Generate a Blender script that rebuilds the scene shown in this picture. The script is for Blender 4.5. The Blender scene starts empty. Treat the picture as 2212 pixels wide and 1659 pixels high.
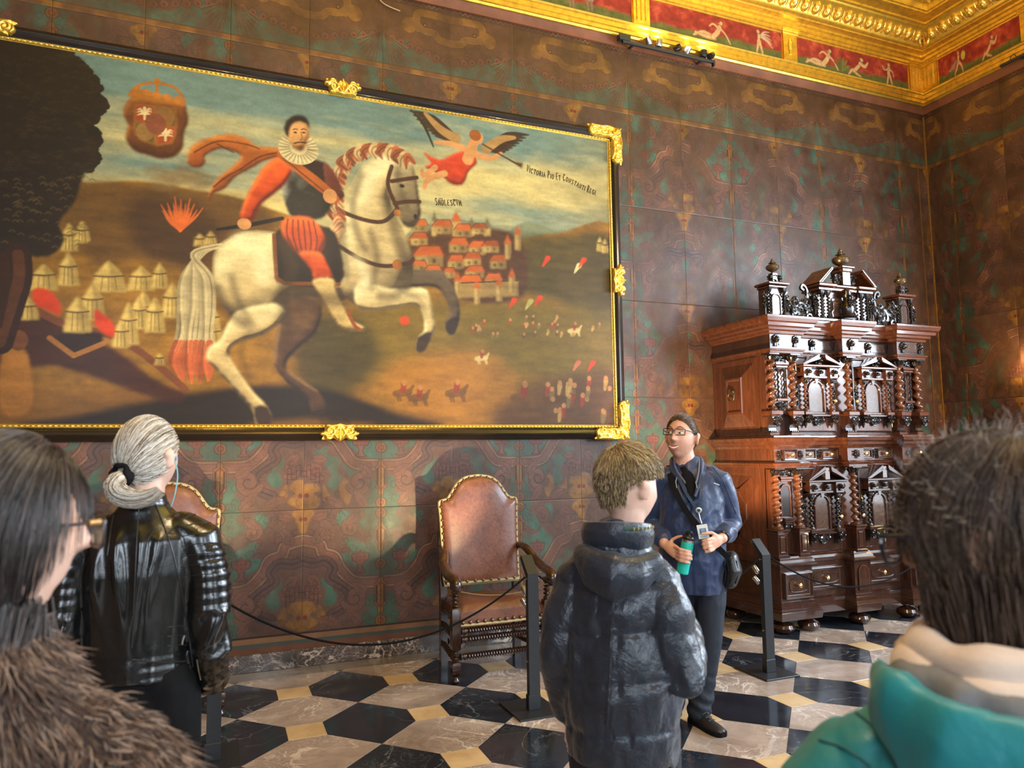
import bpy, bmesh, math, random
import numpy as np
from mathutils import Vector, Matrix

scene = bpy.context.scene
COL = scene.collection
PI = math.pi

# ------------------------------------------------------------------ camera
F_PX, YAW, PITCH, ROLL = 1566.55, 0.3850, 0.0929, -0.0131
CAM = np.array([-0.5108, -5.8690, 1.5964])

def cam_axes():
    f = np.array([math.sin(YAW)*math.cos(PITCH), math.cos(YAW)*math.cos(PITCH), math.sin(PITCH)])
    r = np.array([math.cos(YAW), -math.sin(YAW), 0.0])
    u = np.cross(r, f)
    r2 = math.cos(ROLL)*r + math.sin(ROLL)*u
    u2 = -math.sin(ROLL)*r + math.cos(ROLL)*u
    return r2, u2, f
RIGHT, UP, FWD = cam_axes()

def ray(px, py):
    return RIGHT*(px-1106.0)/F_PX + UP*(829.5-py)/F_PX + FWD

def at_depth(px, py, d):
    return Vector(CAM + d*ray(px, py))

def on_y(px, py, y):
    r = ray(px, py)
    return Vector(CAM + r*(y-CAM[1])/r[1])

cam_data = bpy.data.cameras.new('camera')
cam = bpy.data.objects.new('camera', cam_data)
COL.objects.link(cam)
cam_data.sensor_fit = 'HORIZONTAL'
cam_data.sensor_width = 36.0
cam_data.lens = F_PX/2212.0*36.0
cam_data.clip_start = 0.05
cam_data.clip_end = 100
cam_data.dof.use_dof = True
cam_data.dof.focus_distance = 5.2
cam_data.dof.aperture_fstop = 4.2
R3 = Matrix((RIGHT, UP, -FWD)).transposed()
cam.matrix_world = Matrix.Translation(Vector(CAM)) @ R3.to_4x4()
scene.camera = cam

# ------------------------------------------------------------------ view
vs = scene.view_settings
vs.view_transform = 'Standard'
vs.look = 'None'
vs.gamma = 1.0
vs.use_curve_mapping = False
vs.exposure = 0.45

# ------------------------------------------------------------------ world: overcast daylight outside the windows
world = bpy.data.worlds.new('daylight')
scene.world = world
world.use_nodes = True
wb = world.node_tree.nodes['Background']
wb.inputs[0].default_value = (0.72, 0.86, 1.0, 1)
wb.inputs[1].default_value = 1.0

# room size: main wall at y=0, right wall at x=XR
XR, XL, YF, ZW, ZC = 7.208, -5.6, -9.6, 5.53, 6.62

def area_light(name, loc, size_x, size_y, power, color, direction):
    l = bpy.data.lights.new(name, 'AREA')
    l.shape = 'RECTANGLE'; l.size = size_x; l.size_y = size_y
    l.energy = power; l.color = color
    o = bpy.data.objects.new(name, l); COL.objects.link(o)
    o.location = loc
    o.rotation_euler = Vector(direction).to_track_quat('-Z', 'Y').to_euler()
    return o
DAY = (0.70, 0.85, 1.0)
# daylight entering by the windows of the right wall and the wall behind the camera
WIN_R = [(-3.25, 1.9), (-6.5, 1.9)]
WIN_F = [(4.6, 1.5), (0.9, 1.5), (-2.8, 1.5)]
WZ0, WZ1 = 0.95, 4.35
for yy, w in WIN_R:
    area_light('daylight', (XR-0.03, yy, (WZ0+WZ1)/2), w, WZ1-WZ0, 430, DAY, (-1, 0, -0.12))
for xx, w in WIN_F:
    area_light('daylight', (xx, YF+0.03, (WZ0+WZ1)/2), w, WZ1-WZ0, 105, DAY, (0, 1, -0.12))

# ------------------------------------------------------------------ tagging helpers
def tag(o, label=None, cat=None, group=None, kind=None):
    if label: o['label'] = label
    if cat: o['category'] = cat
    if group: o['group'] = group
    if kind: o['kind'] = kind
    return o

def empty(name, loc=(0, 0, 0), rz=0.0, parent=None):
    o = bpy.data.objects.new(name, None)
    COL.objects.link(o)
    o.empty_display_size = 0.1
    o.location = loc
    o.rotation_euler = (0, 0, rz)
    if parent: o.parent = parent
    return o

def link_mesh(name, me, mat=None, parent=None, loc=None, rot=None):
    o = bpy.data.objects.new(name, me)
    COL.objects.link(o)
    if mat is not None:
        if len(me.materials) == 0: me.materials.append(mat)
    if parent: o.parent = parent
    if loc is not None: o.location = loc
    if rot is not None: o.rotation_euler = rot
    return o

def copy_tree(o, parent=None):
    c = o.copy(); COL.objects.link(c); c.parent = parent
    for ch in list(o.children):
        copy_tree(ch, c)
    return c

# ------------------------------------------------------------------ mesh builder
class MB:
    def __init__(s): s.v = []; s.f = []
    def add(s, vs, fs):
        b = len(s.v)
        s.v.extend([tuple(p) for p in vs]); s.f.extend([tuple(b+i for i in q) for q in fs])
        return s
    def box(s, x0, x1, y0, y1, z0, z1):
        return s.add([(x0,y0,z0),(x1,y0,z0),(x1,y1,z0),(x0,y1,z0),(x0,y0,z1),(x1,y0,z1),(x1,y1,z1),(x0,y1,z1)],
              [(0,3,2,1),(4,5,6,7),(0,1,5,4),(1,2,6,5),(2,3,7,6),(3,0,4,7)])
    def bbox(s, x0, x1, y0, y1, z0, z1, b=0.004):
        # box with bevelled edges (front, back, sides)
        xs = [(x0+b, x1-b), (x0, x1), (x0, x1), (x0+b, x1-b)]
        ys = [(y0+b, y1-b), (y0, y1), (y0, y1), (y0+b, y1-b)]
        zs = [z0, z0+b, z1-b, z1]
        rings = []
        for (a, c), (d, e), z in zip(xs, ys, zs):
            rings.append([(a,d,z),(c,d,z),(c,e,z),(a,e,z)])
        return s.loft(rings, cap=True)
    def loft(s, rings, cap=True, closed=True):
        n = len(rings[0]); vs = [p for r in rings for p in r]; fs = []
        for i in range(len(rings)-1):
            for j in range(n if closed else n-1):
                k = (j+1) % n
                fs.append((i*n+j, i*n+k, (i+1)*n+k, (i+1)*n+j))
        if cap and closed:
            fs.append(tuple(range(n-1, -1, -1))); fs.append(tuple((len(rings)-1)*n+j for j in range(n)))
        return s.add(vs, fs)
    def lathe(s, prof, n=16, c=(0, 0, 0), axis='z', cap=True):
        rings = []
        for r, z in prof:
            ring = []
            for j in range(n):
                a = 2*PI*j/n
                x, y = r*math.cos(a), r*math.sin(a)
                if axis == 'z': p = (c[0]+x, c[1]+y, c[2]+z)
                elif axis == 'y': p = (c[0]+x, c[1]-z, c[2]+y)
                else: p = (c[0]+z, c[1]+x, c[2]+y)
                ring.append(p)
            rings.append(ring)
        return s.loft(rings, cap=cap)
    def tube(s, pts, rad, n=8, cap=True, flat=1.0):
        pts = [Vector(p) for p in pts]
        m = len(pts)
        rads = rad if isinstance(rad, (list, tuple, np.ndarray)) else [rad]*m
        up = Vector((0, 0, 1)); rings = []; prev = None
        for i, p in enumerate(pts):
            t = (pts[min(i+1, m-1)] - pts[max(i-1, 0)])
            if t.length < 1e-9: t = Vector((0, 0, 1))
            t.normalize()
            if prev is None:
                a = up if abs(t.dot(up)) < 0.95 else Vector((1, 0, 0))
                nrm = (a - t*a.dot(t)).normalized()
            else:
                nrm = prev - t*prev.dot(t)
                if nrm.length < 1e-6: nrm = t.orthogonal()
                nrm.normalize()
            prev = nrm
            bn = t.cross(nrm)
            rings.append([tuple(p + nrm*(rads[i]*math.cos(2*PI*j/n)) + bn*(rads[i]*flat*math.sin(2*PI*j/n))) for j in range(n)])
        return s.loft(rings, cap=cap)
    def ell(s, c, r, nu=10, nv=7, rot=None):
        rings = []
        for i in range(nv+1):
            t = PI*i/nv; t = min(max(t, 0.02), PI-0.02)
            ring = []
            for j in range(nu):
                a = 2*PI*j/nu
                p = Vector((r[0]*math.sin(t)*math.cos(a), r[1]*math.sin(t)*math.sin(a), -r[2]*math.cos(t)))
                if rot is not None: p = rot @ p
                ring.append((c[0]+p.x, c[1]+p.y, c[2]+p.z))
            rings.append(ring)
        return s.loft(rings, cap=True)
    def prism(s, poly, axis, a0, a1):
        # poly: 2D points; axis 'x': (y,z) 'y': (x,z) 'z': (x,y)
        def mk(p, a):
            if axis == 'x': return (a, p[0], p[1])
            if axis == 'y': return (p[0], a, p[1])
            return (p[0], p[1], a)
        return s.loft([[mk(p, a0) for p in poly], [mk(p, a1) for p in poly]], cap=True)
    def twist(s, c, h, r, amp, turns, n=14, steps=None, axis='z', starts=2, hand=1, taper=1.0):
        # barley-twist shaft
        steps = steps or int(max(24, turns*14)); rings = []
        for i in range(steps+1):
            t = i/steps; ph = hand*2*PI*turns*t; ring = []
            rr = r*(1+(taper-1)*t)
            for j in range(n):
                a = 2*PI*j/n
                q = rr + amp*math.cos(starts*(a-ph))
                if starts == 1:
                    x = rr*0.86*math.cos(a) + amp*math.cos(ph); y = rr*0.86*math.sin(a) + amp*math.sin(ph)
                else:
                    x = q*math.cos(a); y = q*math.sin(a)
                z = h*t
                if axis == 'z': ring.append((c[0]+x, c[1]+y, c[2]+z))
                elif axis == 'x': ring.append((c[0]+z, c[1]+x, c[2]+y))
                else: ring.append((c[0]+x, c[1]+z, c[2]+y))
            rings.append(ring)
        return s.loft(rings, cap=True)
    def xf(s, M):
        s.v = [tuple(M @ Vector(p)) for p in s.v]; return s
    def mesh(s, name, smooth=True, angle=0.6):
        me = bpy.data.meshes.new(name)
        me.from_pydata(s.v, [], s.f)
        bm = bmesh.new(); bm.from_mesh(me)
        bmesh.ops.recalc_face_normals(bm, faces=bm.faces)
        bm.to_mesh(me); bm.free()
        if smooth:
            me.polygons.foreach_set('use_smooth', [True]*len(me.polygons))
            me.set_sharp_from_angle(angle=angle)
        me.update()
        return me
    def build(s, name, mat, parent=None, loc=None, rot=None, smooth=True, angle=0.6):
        return link_mesh(name, s.mesh(name, smooth, angle), mat, parent, loc, rot)

def grid_mesh(name, P, colors=None, smooth=True, mask=None):
    """P: (h,w,3) positions; colors (h,w,3) linear; mask faces"""
    h, w = P.shape[:2]
    idx = np.arange(h*w).reshape(h, w)
    q = np.stack([idx[:-1, :-1], idx[:-1, 1:], idx[1:, 1:], idx[1:, :-1]], -1).reshape(-1, 4)
    if mask is not None:
        m = (mask[:-1, :-1] & mask[:-1, 1:] & mask[1:, 1:] & mask[1:, :-1]).reshape(-1)
        q = q[m]
    me = bpy.data.meshes.new(name)
    me.vertices.add(h*w)
    me.vertices.foreach_set('co', P.reshape(-1).astype(np.float32))
    n = len(q)
    me.loops.add(n*4); me.polygons.add(n)
    me.polygons.foreach_set('loop_start', np.arange(0, n*4, 4, dtype=np.int32))
    me.loops.foreach_set('vertex_index', q.reshape(-1).astype(np.int32))
    me.polygons.foreach_set('use_smooth', np.full(n, smooth))
    me.update(calc_edges=True)
    if colors is not None:
        a = me.color_attributes.new('paint', 'FLOAT_COLOR', 'POINT')
        c = np.ones((h*w, 4), np.float32); c[:, :3] = np.clip(colors.reshape(-1, 3), 0, 1)
        a.data.foreach_set('color', c.reshape(-1))
    if mask is not None:
        bm = bmesh.new(); bm.from_mesh(me)
        bmesh.ops.delete(bm, geom=[v for v in bm.verts if not v.link_faces], context='VERTS')
        bm.to_mesh(me); bm.free()
    return me

# ------------------------------------------------------------------ material helpers
def srgb(r, g, b):
    def c(u):
        u /= 255.0
        return u/12.92 if u <= 0.04045 else ((u+0.055)/1.055)**2.4
    return (c(r), c(g), c(b))

class NM:
    def __init__(s, name):
        s.m = bpy.data.materials.new(name); s.m.use_nodes = True
        s.t = s.m.node_tree; s.b = s.t.nodes['Principled BSDF']
    def n(s, typ, **kw):
        x = s.t.nodes.new(typ)
        for k, v in kw.items():
            if k in x.inputs: x.inputs[k].default_value = v
            else: setattr(x, k, v)
        return x
    def l(s, a, b): s.t.links.new(a, b)
    def coords(s, kind='Object', scale=(1, 1, 1), rand=False):
        tc = s.n('ShaderNodeTexCoord'); mp = s.n('ShaderNodeMapping'); mp.inputs['Scale'].default_value = scale
        s.l(tc.outputs[kind], mp.inputs['Vector'])
        if rand:
            oi = s.n('ShaderNodeObjectInfo'); mu = s.n('ShaderNodeMath', operation='MULTIPLY'); mu.inputs[1].default_value = 37.0
            cx = s.n('ShaderNodeCombineXYZ')
            s.l(oi.outputs['Random'], mu.inputs[0])
            for i in range(3): s.l(mu.outputs[0], cx.inputs[i])
            s.l(cx.outputs[0], mp.inputs['Location'])
        return mp.outputs[0]
    def noise(s, vec, scale, detail=4, rough=0.55, dist=0.0):
        x = s.n('ShaderNodeTexNoise'); x.inputs['Scale'].default_value = scale; x.inputs['Detail'].default_value = detail
        x.inputs['Roughness'].default_value = rough; x.inputs['Distortion'].default_value = dist
        if vec is not None: s.l(vec, x.inputs['Vector'])
        return x.outputs['Fac']
    def ramp(s, fac, stops, interp='LINEAR'):
        x = s.n('ShaderNodeValToRGB'); x.color_ramp.interpolation = interp
        e = x.color_ramp.elements
        while len(e) < len(stops): e.new(0.5)
        for i, (p, c) in enumerate(stops):
            e[i].position = p; e[i].color = (*c, 1) if len(c) == 3 else c
        s.l(fac, x.inputs['Fac'])
        return x.outputs['Color']
    def mix(s, fac, a, b, mode='MIX'):
        x = s.n('ShaderNodeMix', data_type='RGBA', blend_type=mode)
        for v, i in ((fac, 0), (a, 6), (b, 7)):
            if isinstance(v, (int, float)): x.inputs[i].default_value = v
            elif isinstance(v, tuple): x.inputs[i].default_value = (*v, 1)
            else: s.l(v, x.inputs[i])
        return x.outputs[2]
    def math(s, op, a, b=None):
        x = s.n('ShaderNodeMath', operation=op)
        for v, i in ((a, 0), (b, 1)):
            if v is None: continue
            if isinstance(v, (int, float)): x.inputs[i].default_value = v
            else: s.l(v, x.inputs[i])
        return x.outputs[0]
    def base(s, c):
        if isinstance(c, tuple): s.b.inputs['Base Color'].default_value = (*c, 1)
        else: s.l(c, s.b.inputs['Base Color'])
        return s
    def set(s, **kw):
        for k, v in kw.items():
            k = k.replace('_', ' ')
            inp = s.b.inputs[k]
            if isinstance(v, (int, float)): inp.default_value = v
            elif isinstance(v, tuple): inp.default_value = (*v, 1) if (len(v) == 3 and len(inp.default_value) == 4) else v
            else: s.l(v, inp)
        return s
    def bump(s, h, strength=0.3, dist=0.01):
        x = s.n('ShaderNodeBump'); x.inputs['Strength'].default_value = strength; x.inputs['Distance'].default_value = dist
        s.l(h, x.inputs['Height']); s.l(x.outputs[0], s.b.inputs['Normal'])
        return s

def simple(name, col, rough=0.5, metal=0.0, noise=0.0, nscale=20, bump=0.0, coat=0.0, **kw):
    m = NM(name)
    vec = m.coords('Object')
    nz = m.noise(vec, nscale)
    if noise > 0:
        lo = tuple(c*(1-noise) for c in col); hi = tuple(min(1, c*(1+noise)) for c in col)
        m.base(m.ramp(nz, [(0.3, lo), (0.7, hi)]))
    else: m.base(col)
    m.set(Roughness=rough, Metallic=metal)
    if coat: m.set(Coat_Weight=coat, Coat_Roughness=0.08)
    if bump: m.bump(nz, bump, 0.01)
    if kw: m.set(**kw)
    return m.m

def emission(name, col, strength):
    m = NM(name); m.base((0.02, 0.02, 0.02))
    m.set(Emission_Color=col, Emission_Strength=strength)
    return m.m

# ------------------------------------------------------------------ a small numpy painter (flat artwork on panels and canvas)
def vnoise(h, w, cells, seed, octaves=4, aspect=1.0):
    rng = np.random.RandomState(seed); out = np.zeros((h, w)); amp = 1.0; tot = 0
    c = float(cells)
    for o in range(octaves):
        gy, gx = int(max(2, c))+2, int(max(2, c*aspect))+2
        g = rng.rand(gy, gx)
        y = np.linspace(0, gy-2.001, h); x = np.linspace(0, gx-2.001, w)
        yi = y.astype(int); xi = x.astype(int); fy = y-yi; fx = x-xi
        fy = fy*fy*(3-2*fy); fx = fx*fx*(3-2*fx)
        a = g[np.ix_(yi, xi)]; b = g[np.ix_(yi, xi+1)]; d = g[np.ix_(yi+1, xi)]; e = g[np.ix_(yi+1, xi+1)]
        out += amp*((a*(1-fx)+b*fx)*(1-fy)[:, None] + (d*(1-fx)+e*fx)*fy[:, None])
        tot += amp; amp *= 0.55; c *= 2
    return out/tot

def blur(a, r):
    if r < 0.5: return a
    for ax in (0, 1):
        for _ in range(2):
            k = int(max(1, round(r*0.6)))
            p = np.concatenate([np.repeat(np.take(a, [0], ax), k+1, ax), a, np.repeat(np.take(a, [-1], ax), k, ax)], ax)
            c = np.cumsum(p, ax)
            n = a.shape[ax]
            hi = np.take(c, range(2*k+1, 2*k+1+n), ax); lo = np.take(c, range(0, n), ax)
            a = (hi-lo)/(2*k+1)
    return a

def smooth_path(pts, n=8, closed=True):
    pts = np.array(pts, float); m = len(pts); out = []
    rng = range(m if closed else m-1)
    for i in rng:
        if closed: p0, p1, p2, p3 = pts[i-1], pts[i], pts[(i+1) % m], pts[(i+2) % m]
        else: p0, p1, p2, p3 = pts[max(i-1, 0)], pts[i], pts[i+1], pts[min(i+2, m-1)]
        for k in range(n):
            t = k/n
            out.append(0.5*((2*p1)+(-p0+p2)*t+(2*p0-5*p1+4*p2-p3)*t*t+(-p0+3*p1-3*p2+p3)*t**3))
    if not closed: out.append(pts[-1])
    return np.array(out)

class Paint:
    """canvas in its own units: x right 0..W, y down 0..H"""
    def __init__(s, W, H, nx):
        s.W, s.H = W, H; s.nx = nx; s.ny = int(round(nx*H/W)); s.k = s.nx/W
        s.img = np.zeros((s.ny, s.nx, 3))
        s.X, s.Y = np.meshgrid((np.arange(s.nx)+0.5)/s.k, (np.arange(s.ny)+0.5)/s.k)
    def polymask(s, pts):
        pts = np.asarray(pts, float)
        m = np.zeros((s.ny, s.nx), bool)
        x0 = int(max(0, pts[:, 0].min()*s.k-1)); x1 = int(min(s.nx, pts[:, 0].max()*s.k+2))
        y0 = int(max(0, pts[:, 1].min()*s.k-1)); y1 = int(min(s.ny, pts[:, 1].max()*s.k+2))
        if x1 <= x0 or y1 <= y0: return m
        X = s.X[y0:y1, x0:x1]; Y = s.Y[y0:y1, x0:x1]; ins = np.zeros(X.shape, bool)
        n = len(pts)
        for i in range(n):
            xa, ya = pts[i]; xb, yb = pts[(i+1) % n]
            if ya == yb: continue
            c = ((ya > Y) != (yb > Y)) & (X < (xb-xa)*(Y-ya)/(yb-ya)+xa)
            ins ^= c
        m[y0:y1, x0:x1] = ins
        return m
    def strokemask(s, pts, w):
        pts = np.asarray(pts, float); n = len(pts)
        ws = np.full(n, w, float) if np.isscalar(w) else np.interp(np.linspace(0, 1, n), np.linspace(0, 1, len(w)), w)
        m = np.zeros((s.ny, s.nx))
        px = 0.5/s.k
        for i in range(n-1):
            a, b = pts[i], pts[i+1]; wa, wb = ws[i]/2, ws[i+1]/2; R = max(wa, wb)+2/s.k
            x0 = int(max(0, (min(a[0], b[0])-R)*s.k)); x1 = int(min(s.nx, (max(a[0], b[0])+R)*s.k+1))
            y0 = int(max(0, (min(a[1], b[1])-R)*s.k)); y1 = int(min(s.ny, (max(a[1], b[1])+R)*s.k+1))
            if x1 <= x0 or y1 <= y0: continue
            X = s.X[y0:y1, x0:x1]; Y = s.Y[y0:y1, x0:x1]
            d = b-a; L = d@d
            t = np.clip(((X-a[0])*d[0]+(Y-a[1])*d[1])/L, 0, 1) if L > 0 else np.zeros(X.shape)
            dist = np.hypot(X-a[0]-t*d[0], Y-a[1]-t*d[1]); rad = wa+(wb-wa)*t
            mm = np.clip((rad-dist)/(2*px)+0.5, 0, 1)
            m[y0:y1, x0:x1] = np.maximum(m[y0:y1, x0:x1], mm)
        return m
    def win(s, pts, pad):
        pts = np.asarray(pts, float); pd = pad+3/s.k
        x0 = int(max(0, (pts[:, 0].min()-pd)*s.k)); x1 = int(min(s.nx, (pts[:, 0].max()+pd)*s.k+2))
        y0 = int(max(0, (pts[:, 1].min()-pd)*s.k)); y1 = int(min(s.ny, (pts[:, 1].max()+pd)*s.k+2))
        if x1-x0 < 3 or y1-y0 < 3: return None
        return slice(y0, y1), slice(x0, x1)
    def put(s, m, col, a=1.0, w=None):
        m = np.asarray(m, float); mm = (m*a)[..., None]
        if w is None: s.img = s.img*(1-mm) + np.asarray(col)*mm
        else: s.img[w] = s.img[w]*(1-mm) + np.asarray(col)*mm
    def poly(s, pts, col, smooth=0, soft=0.0, a=1.0):
        if smooth: pts = smooth_path(pts, smooth)
        w = s.win(pts, soft*3)
        if w is None: return
        m = blur(s.polymask(pts)[w].astype(float), max(soft*s.k, 0.7))
        s.put(m, col, a, w)
    def stroke(s, pts, wd, col, smooth=6, a=1.0, closed=False, soft=0.0):
        if smooth: pts = smooth_path(pts, smooth, closed)
        w = s.win(pts, np.max(wd)/2+soft*2)
        if w is None: return
        mk = s.strokemask(pts, wd)[w]
        if soft: mk = blur(mk, soft*s.k)
        s.put(mk, col, a, w)
    def ell(s, cx, cy, rx, ry, col, soft=0.0, a=1.0):
        w = s.win([(cx-rx, cy-ry), (cx+rx, cy+ry)], soft)
        if w is None: return
        d = np.hypot((s.X[w]-cx)/rx, (s.Y[w]-cy)/ry)
        e = max(soft/min(rx, ry), 0.7/(s.k*min(rx, ry)))
        s.put(np.clip((1-d)/e+0.5, 0, 1), col, a, w)
    def relief(s, pts, col, r, light=(-0.35, -0.75), amount=0.6, dark=None, hi=None, smooth=6, a=1.0):
        """shape with rounded modelling, as a painter would render a body"""
        if smooth: pts = smooth_path(pts, smooth)
        w = s.win(pts, r*1.5)
        if w is None: return
        m = s.polymask(pts)[w].astype(float)
        hgt = np.sqrt(np.clip(blur(m, r*s.k), 0, 1))*m
        hgt = blur(hgt, max(1, r*s.k*0.45))
        gy, gx = np.gradient(hgt)
        g = (gx*light[0]+gy*light[1])*r*s.k
        ys = np.where(m.any(1))[0]; ym = np.linspace(-1, 1, max(2, ys[-1]-ys[0]+1)) if len(ys) else np.zeros(1)
        lin = np.zeros(m.shape)
        if len(ys): lin[ys[0]:ys[-1]+1] = ym[:, None]
        # painterly turn of form: lit from above, broken by brush noise
        br = vnoise(m.shape[0], m.shape[1], 9, int(abs(pts[0][0])*977) % 9999, 3, m.shape[1]/max(1, m.shape[0]))-0.5
        g = np.clip(g*2.6+0.42*lin+0.55*br, -1, 1)*amount
        col = np.asarray(col); dark = np.asarray(dark if dark is not None else col*0.25); hi = np.asarray(hi if hi is not None else np.clip(col*1.25+0.03, 0, 1))
        c = np.where((g < 0)[..., None], col+(hi-col)*(-g)[..., None], col+(dark-col)*g[..., None])
        rim = np.clip((0.55-hgt)*1.6, 0, 0.75)[..., None]*m[..., None]
        c = c*(1-rim)+dark*rim
        mm = (blur(m, 0.8)*a)[..., None]
        s.img[w] = s.img[w]*(1-mm)+c*mm
# ================================================================== materials of the room
def marble(name, base_stops, vein_col, vein_amt, scale, rough, thin=0.02):
    m = NM(name)
    v = m.coords('Object', rand=True)
    n1 = m.noise(v, 3.2*scale, 8, 0.62, 0.6)
    col = m.ramp(n1, base_stops)
    n2 = m.noise(v, 2.3*scale, 6, 0.55, 1.6)
    d = m.math('ABSOLUTE', m.math('SUBTRACT', n2, 0.5))
    vein = m.ramp(d, [(0.0, (1, 1, 1)), (thin, (0, 0, 0))])
    n3 = m.noise(v, 7.0*scale, 8, 0.65, 2.2)
    d3 = m.math('ABSOLUTE', m.math('SUBTRACT', n3, 0.5))
    vein3 = m.ramp(d3, [(0.0, (0.6, 0.6, 0.6)), (thin*0.9, (0, 0, 0))])
    msk = m.ramp(m.noise(v, 1.7*scale, 3), [(0.42, (0, 0, 0)), (0.62, (1, 1, 1))])
    vv = m.mix(1.0, m.mix(1.0, vein, vein3, 'ADD'), msk, 'MULTIPLY')
    fac = m.math('MULTIPLY', vv, vein_amt)
    m.base(m.mix(fac, col, vein_col))
    rr = m.ramp(m.noise(v, 9*scale, 4), [(0.3, (rough*0.8,)*3), (0.7, (rough*1.35,)*3)])
    m.set(Roughness=rr, Specular_IOR_Level=0.5)
    return m.m
M_MARBLE = marble('mauve_marble', [(0.25, srgb(126, 110, 100)), (0.5, srgb(164, 146, 134)), (0.75, srgb(192, 174, 160))], srgb(232, 218, 204), 1.0, 1.0, 0.13, 0.026)
M_BLACK = marble('black_marble', [(0.3, srgb(22, 26, 34)), (0.7, srgb(40, 46, 56))], srgb(150, 154, 158), 0.42, 0.6, 0.12, 0.010)
M_OCHRE = marble('ochre_limestone', [(0.25, srgb(190, 158, 112)), (0.6, srgb(214, 184, 138)), (0.85, srgb(226, 200, 158))], srgb(150, 112, 66), 0.3, 1.6, 0.2, 0.008)
M_DARKMARBLE = marble('brown_breccia', [(0.3, srgb(52, 44, 40)), (0.6, srgb(84, 72, 66)), (0.85, srgb(116, 102, 94))], srgb(206, 190, 178), 1.0, 2.0, 0.16, 0.03)
M_BORDER = marble('grey_border_marble', [(0.3, srgb(108, 100, 92)), (0.7, srgb(138, 128, 116))], srgb(190, 180, 168), 0.5, 1.0, 0.14, 0.012)

def leather_mat():
    m = NM('painted_leather')
    at = m.n('ShaderNodeVertexColor'); at.layer_name = 'paint'
    v = m.coords('Object', rand=True)
    w = m.noise(v, 2.4, 6, 0.6)
    wear = m.ramp(w, [(0.28, (0.34, 0.29, 0.25)), (0.5, (0.72, 0.68, 0.62)), (0.75, (1.15, 1.06, 0.92))])
    c = m.mix(1.0, at.outputs['Color'], wear, 'MULTIPLY')
    n2 = m.noise(v, 6.0, 7, 0.68)
    rub = m.ramp(n2, [(0.42, (0.04, 0.04, 0.04)), (0.70, (0.62, 0.62, 0.62))])
    c = m.mix(rub, c, srgb(88, 60, 40))
    c = m.mix(1.0, c, (0.72, 0.69, 0.66), 'MULTIPLY')
    m.base(c)
    fine = m.noise(v, 140, 4, 0.6)
    m.set(Roughness=m.ramp(n2, [(0.3, (0.36,)*3), (0.75, (0.56,)*3)]), Specular_IOR_Level=0.45)
    m.bump(m.math('ADD', fine, m.math('MULTIPLY', w, 4.0)), 0.25, 0.002)
    return m.m
M_LEATHERWALL = leather_mat()
M_WALLDARK = simple('dark_wall_backing', srgb(52, 38, 32), 0.7, noise=0.3, nscale=6)
M_BROWNSTRIP = simple('brown_painted_strip', srgb(118, 70, 42), 0.55, noise=0.25, nscale=5, bump=0.1)

def gold_mat(name, col=(0.80, 0.50, 0.065), rough=0.34, bump=0.25, nscale=18):
    m = NM(name); v = m.coords('Object')
    n = m.noise(v, nscale, 6, 0.6)
    m.base(m.ramp(n, [(0.25, tuple(c*0.62 for c in col)), (0.55, col), (0.85, tuple(min(1, c*1.15) for c in col))]))
    m.set(Metallic=0.82, Roughness=m.ramp(n, [(0.3, (rough*1.25,)*3), (0.7, (rough*0.85,)*3)]))
    m.bump(n, bump, 0.004)
    return m.m
M_GOLD = gold_mat('gilded_cornice')
M_GILT = gold_mat('bright_gilding', (0.92, 0.62, 0.12), 0.27, 0.2, 30)
M_PLASTER = simple('plaster', srgb(196, 180, 150), 0.8, noise=0.08, nscale=4)
M_WHITEPAINT = simple('white_window_paint', srgb(214, 214, 210), 0.45, noise=0.04)

def vcol_mat(name, rough, spec=0.4, bump=0.0, bscale=200, coat=0.0):
    m = NM(name); at = m.n('ShaderNodeVertexColor'); at.layer_name = 'paint'
    v = m.coords('Object'); n = m.noise(v, bscale, 4, 0.65)
    c = m.mix(0.35, at.outputs['Color'], m.mix(1.0, at.outputs['Color'], m.ramp(n, [(0.3, (0.55,)*3), (0.7, (1.45,)*3)]), 'MULTIPLY'))
    m.base(c); m.set(Roughness=rough, Specular_IOR_Level=spec)
    if coat: m.set(Coat_Weight=coat, Coat_Roughness=0.2)
    if bump: m.bump(n, bump, 0.002)
    return m.m
M_FRESCO = vcol_mat('frieze_fresco', 0.65, 0.3, 0.15, 60)

# ================================================================== floor
P_T = 0.73; S_T = 0.2155
floor_mb = MB().box(XL, XR, YF, 0, -0.06, -0.006)
floor_o = floor_mb.build('floor', M_BORDER, smooth=False)
tag(floor_o, 'polished floor of black, mauve and ochre marble tiles in a hexagon pattern', kind='structure')

def clip(poly, ax, lim, keep_less):
    out = []
    n = len(poly)
    for i in range(n):
        a, b = poly[i], poly[(i+1) % n]
        ia = (a[ax] <= lim) if keep_less else (a[ax] >= lim)
        ib = (b[ax] <= lim) if keep_less else (b[ax] >= lim)
        if ia: out.append(a)
        if ia != ib:
            t = (lim-a[ax])/(b[ax]-a[ax])
            out.append((a[0]+t*(b[0]-a[0]), a[1]+t*(b[1]-a[1])))
    return out

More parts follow.
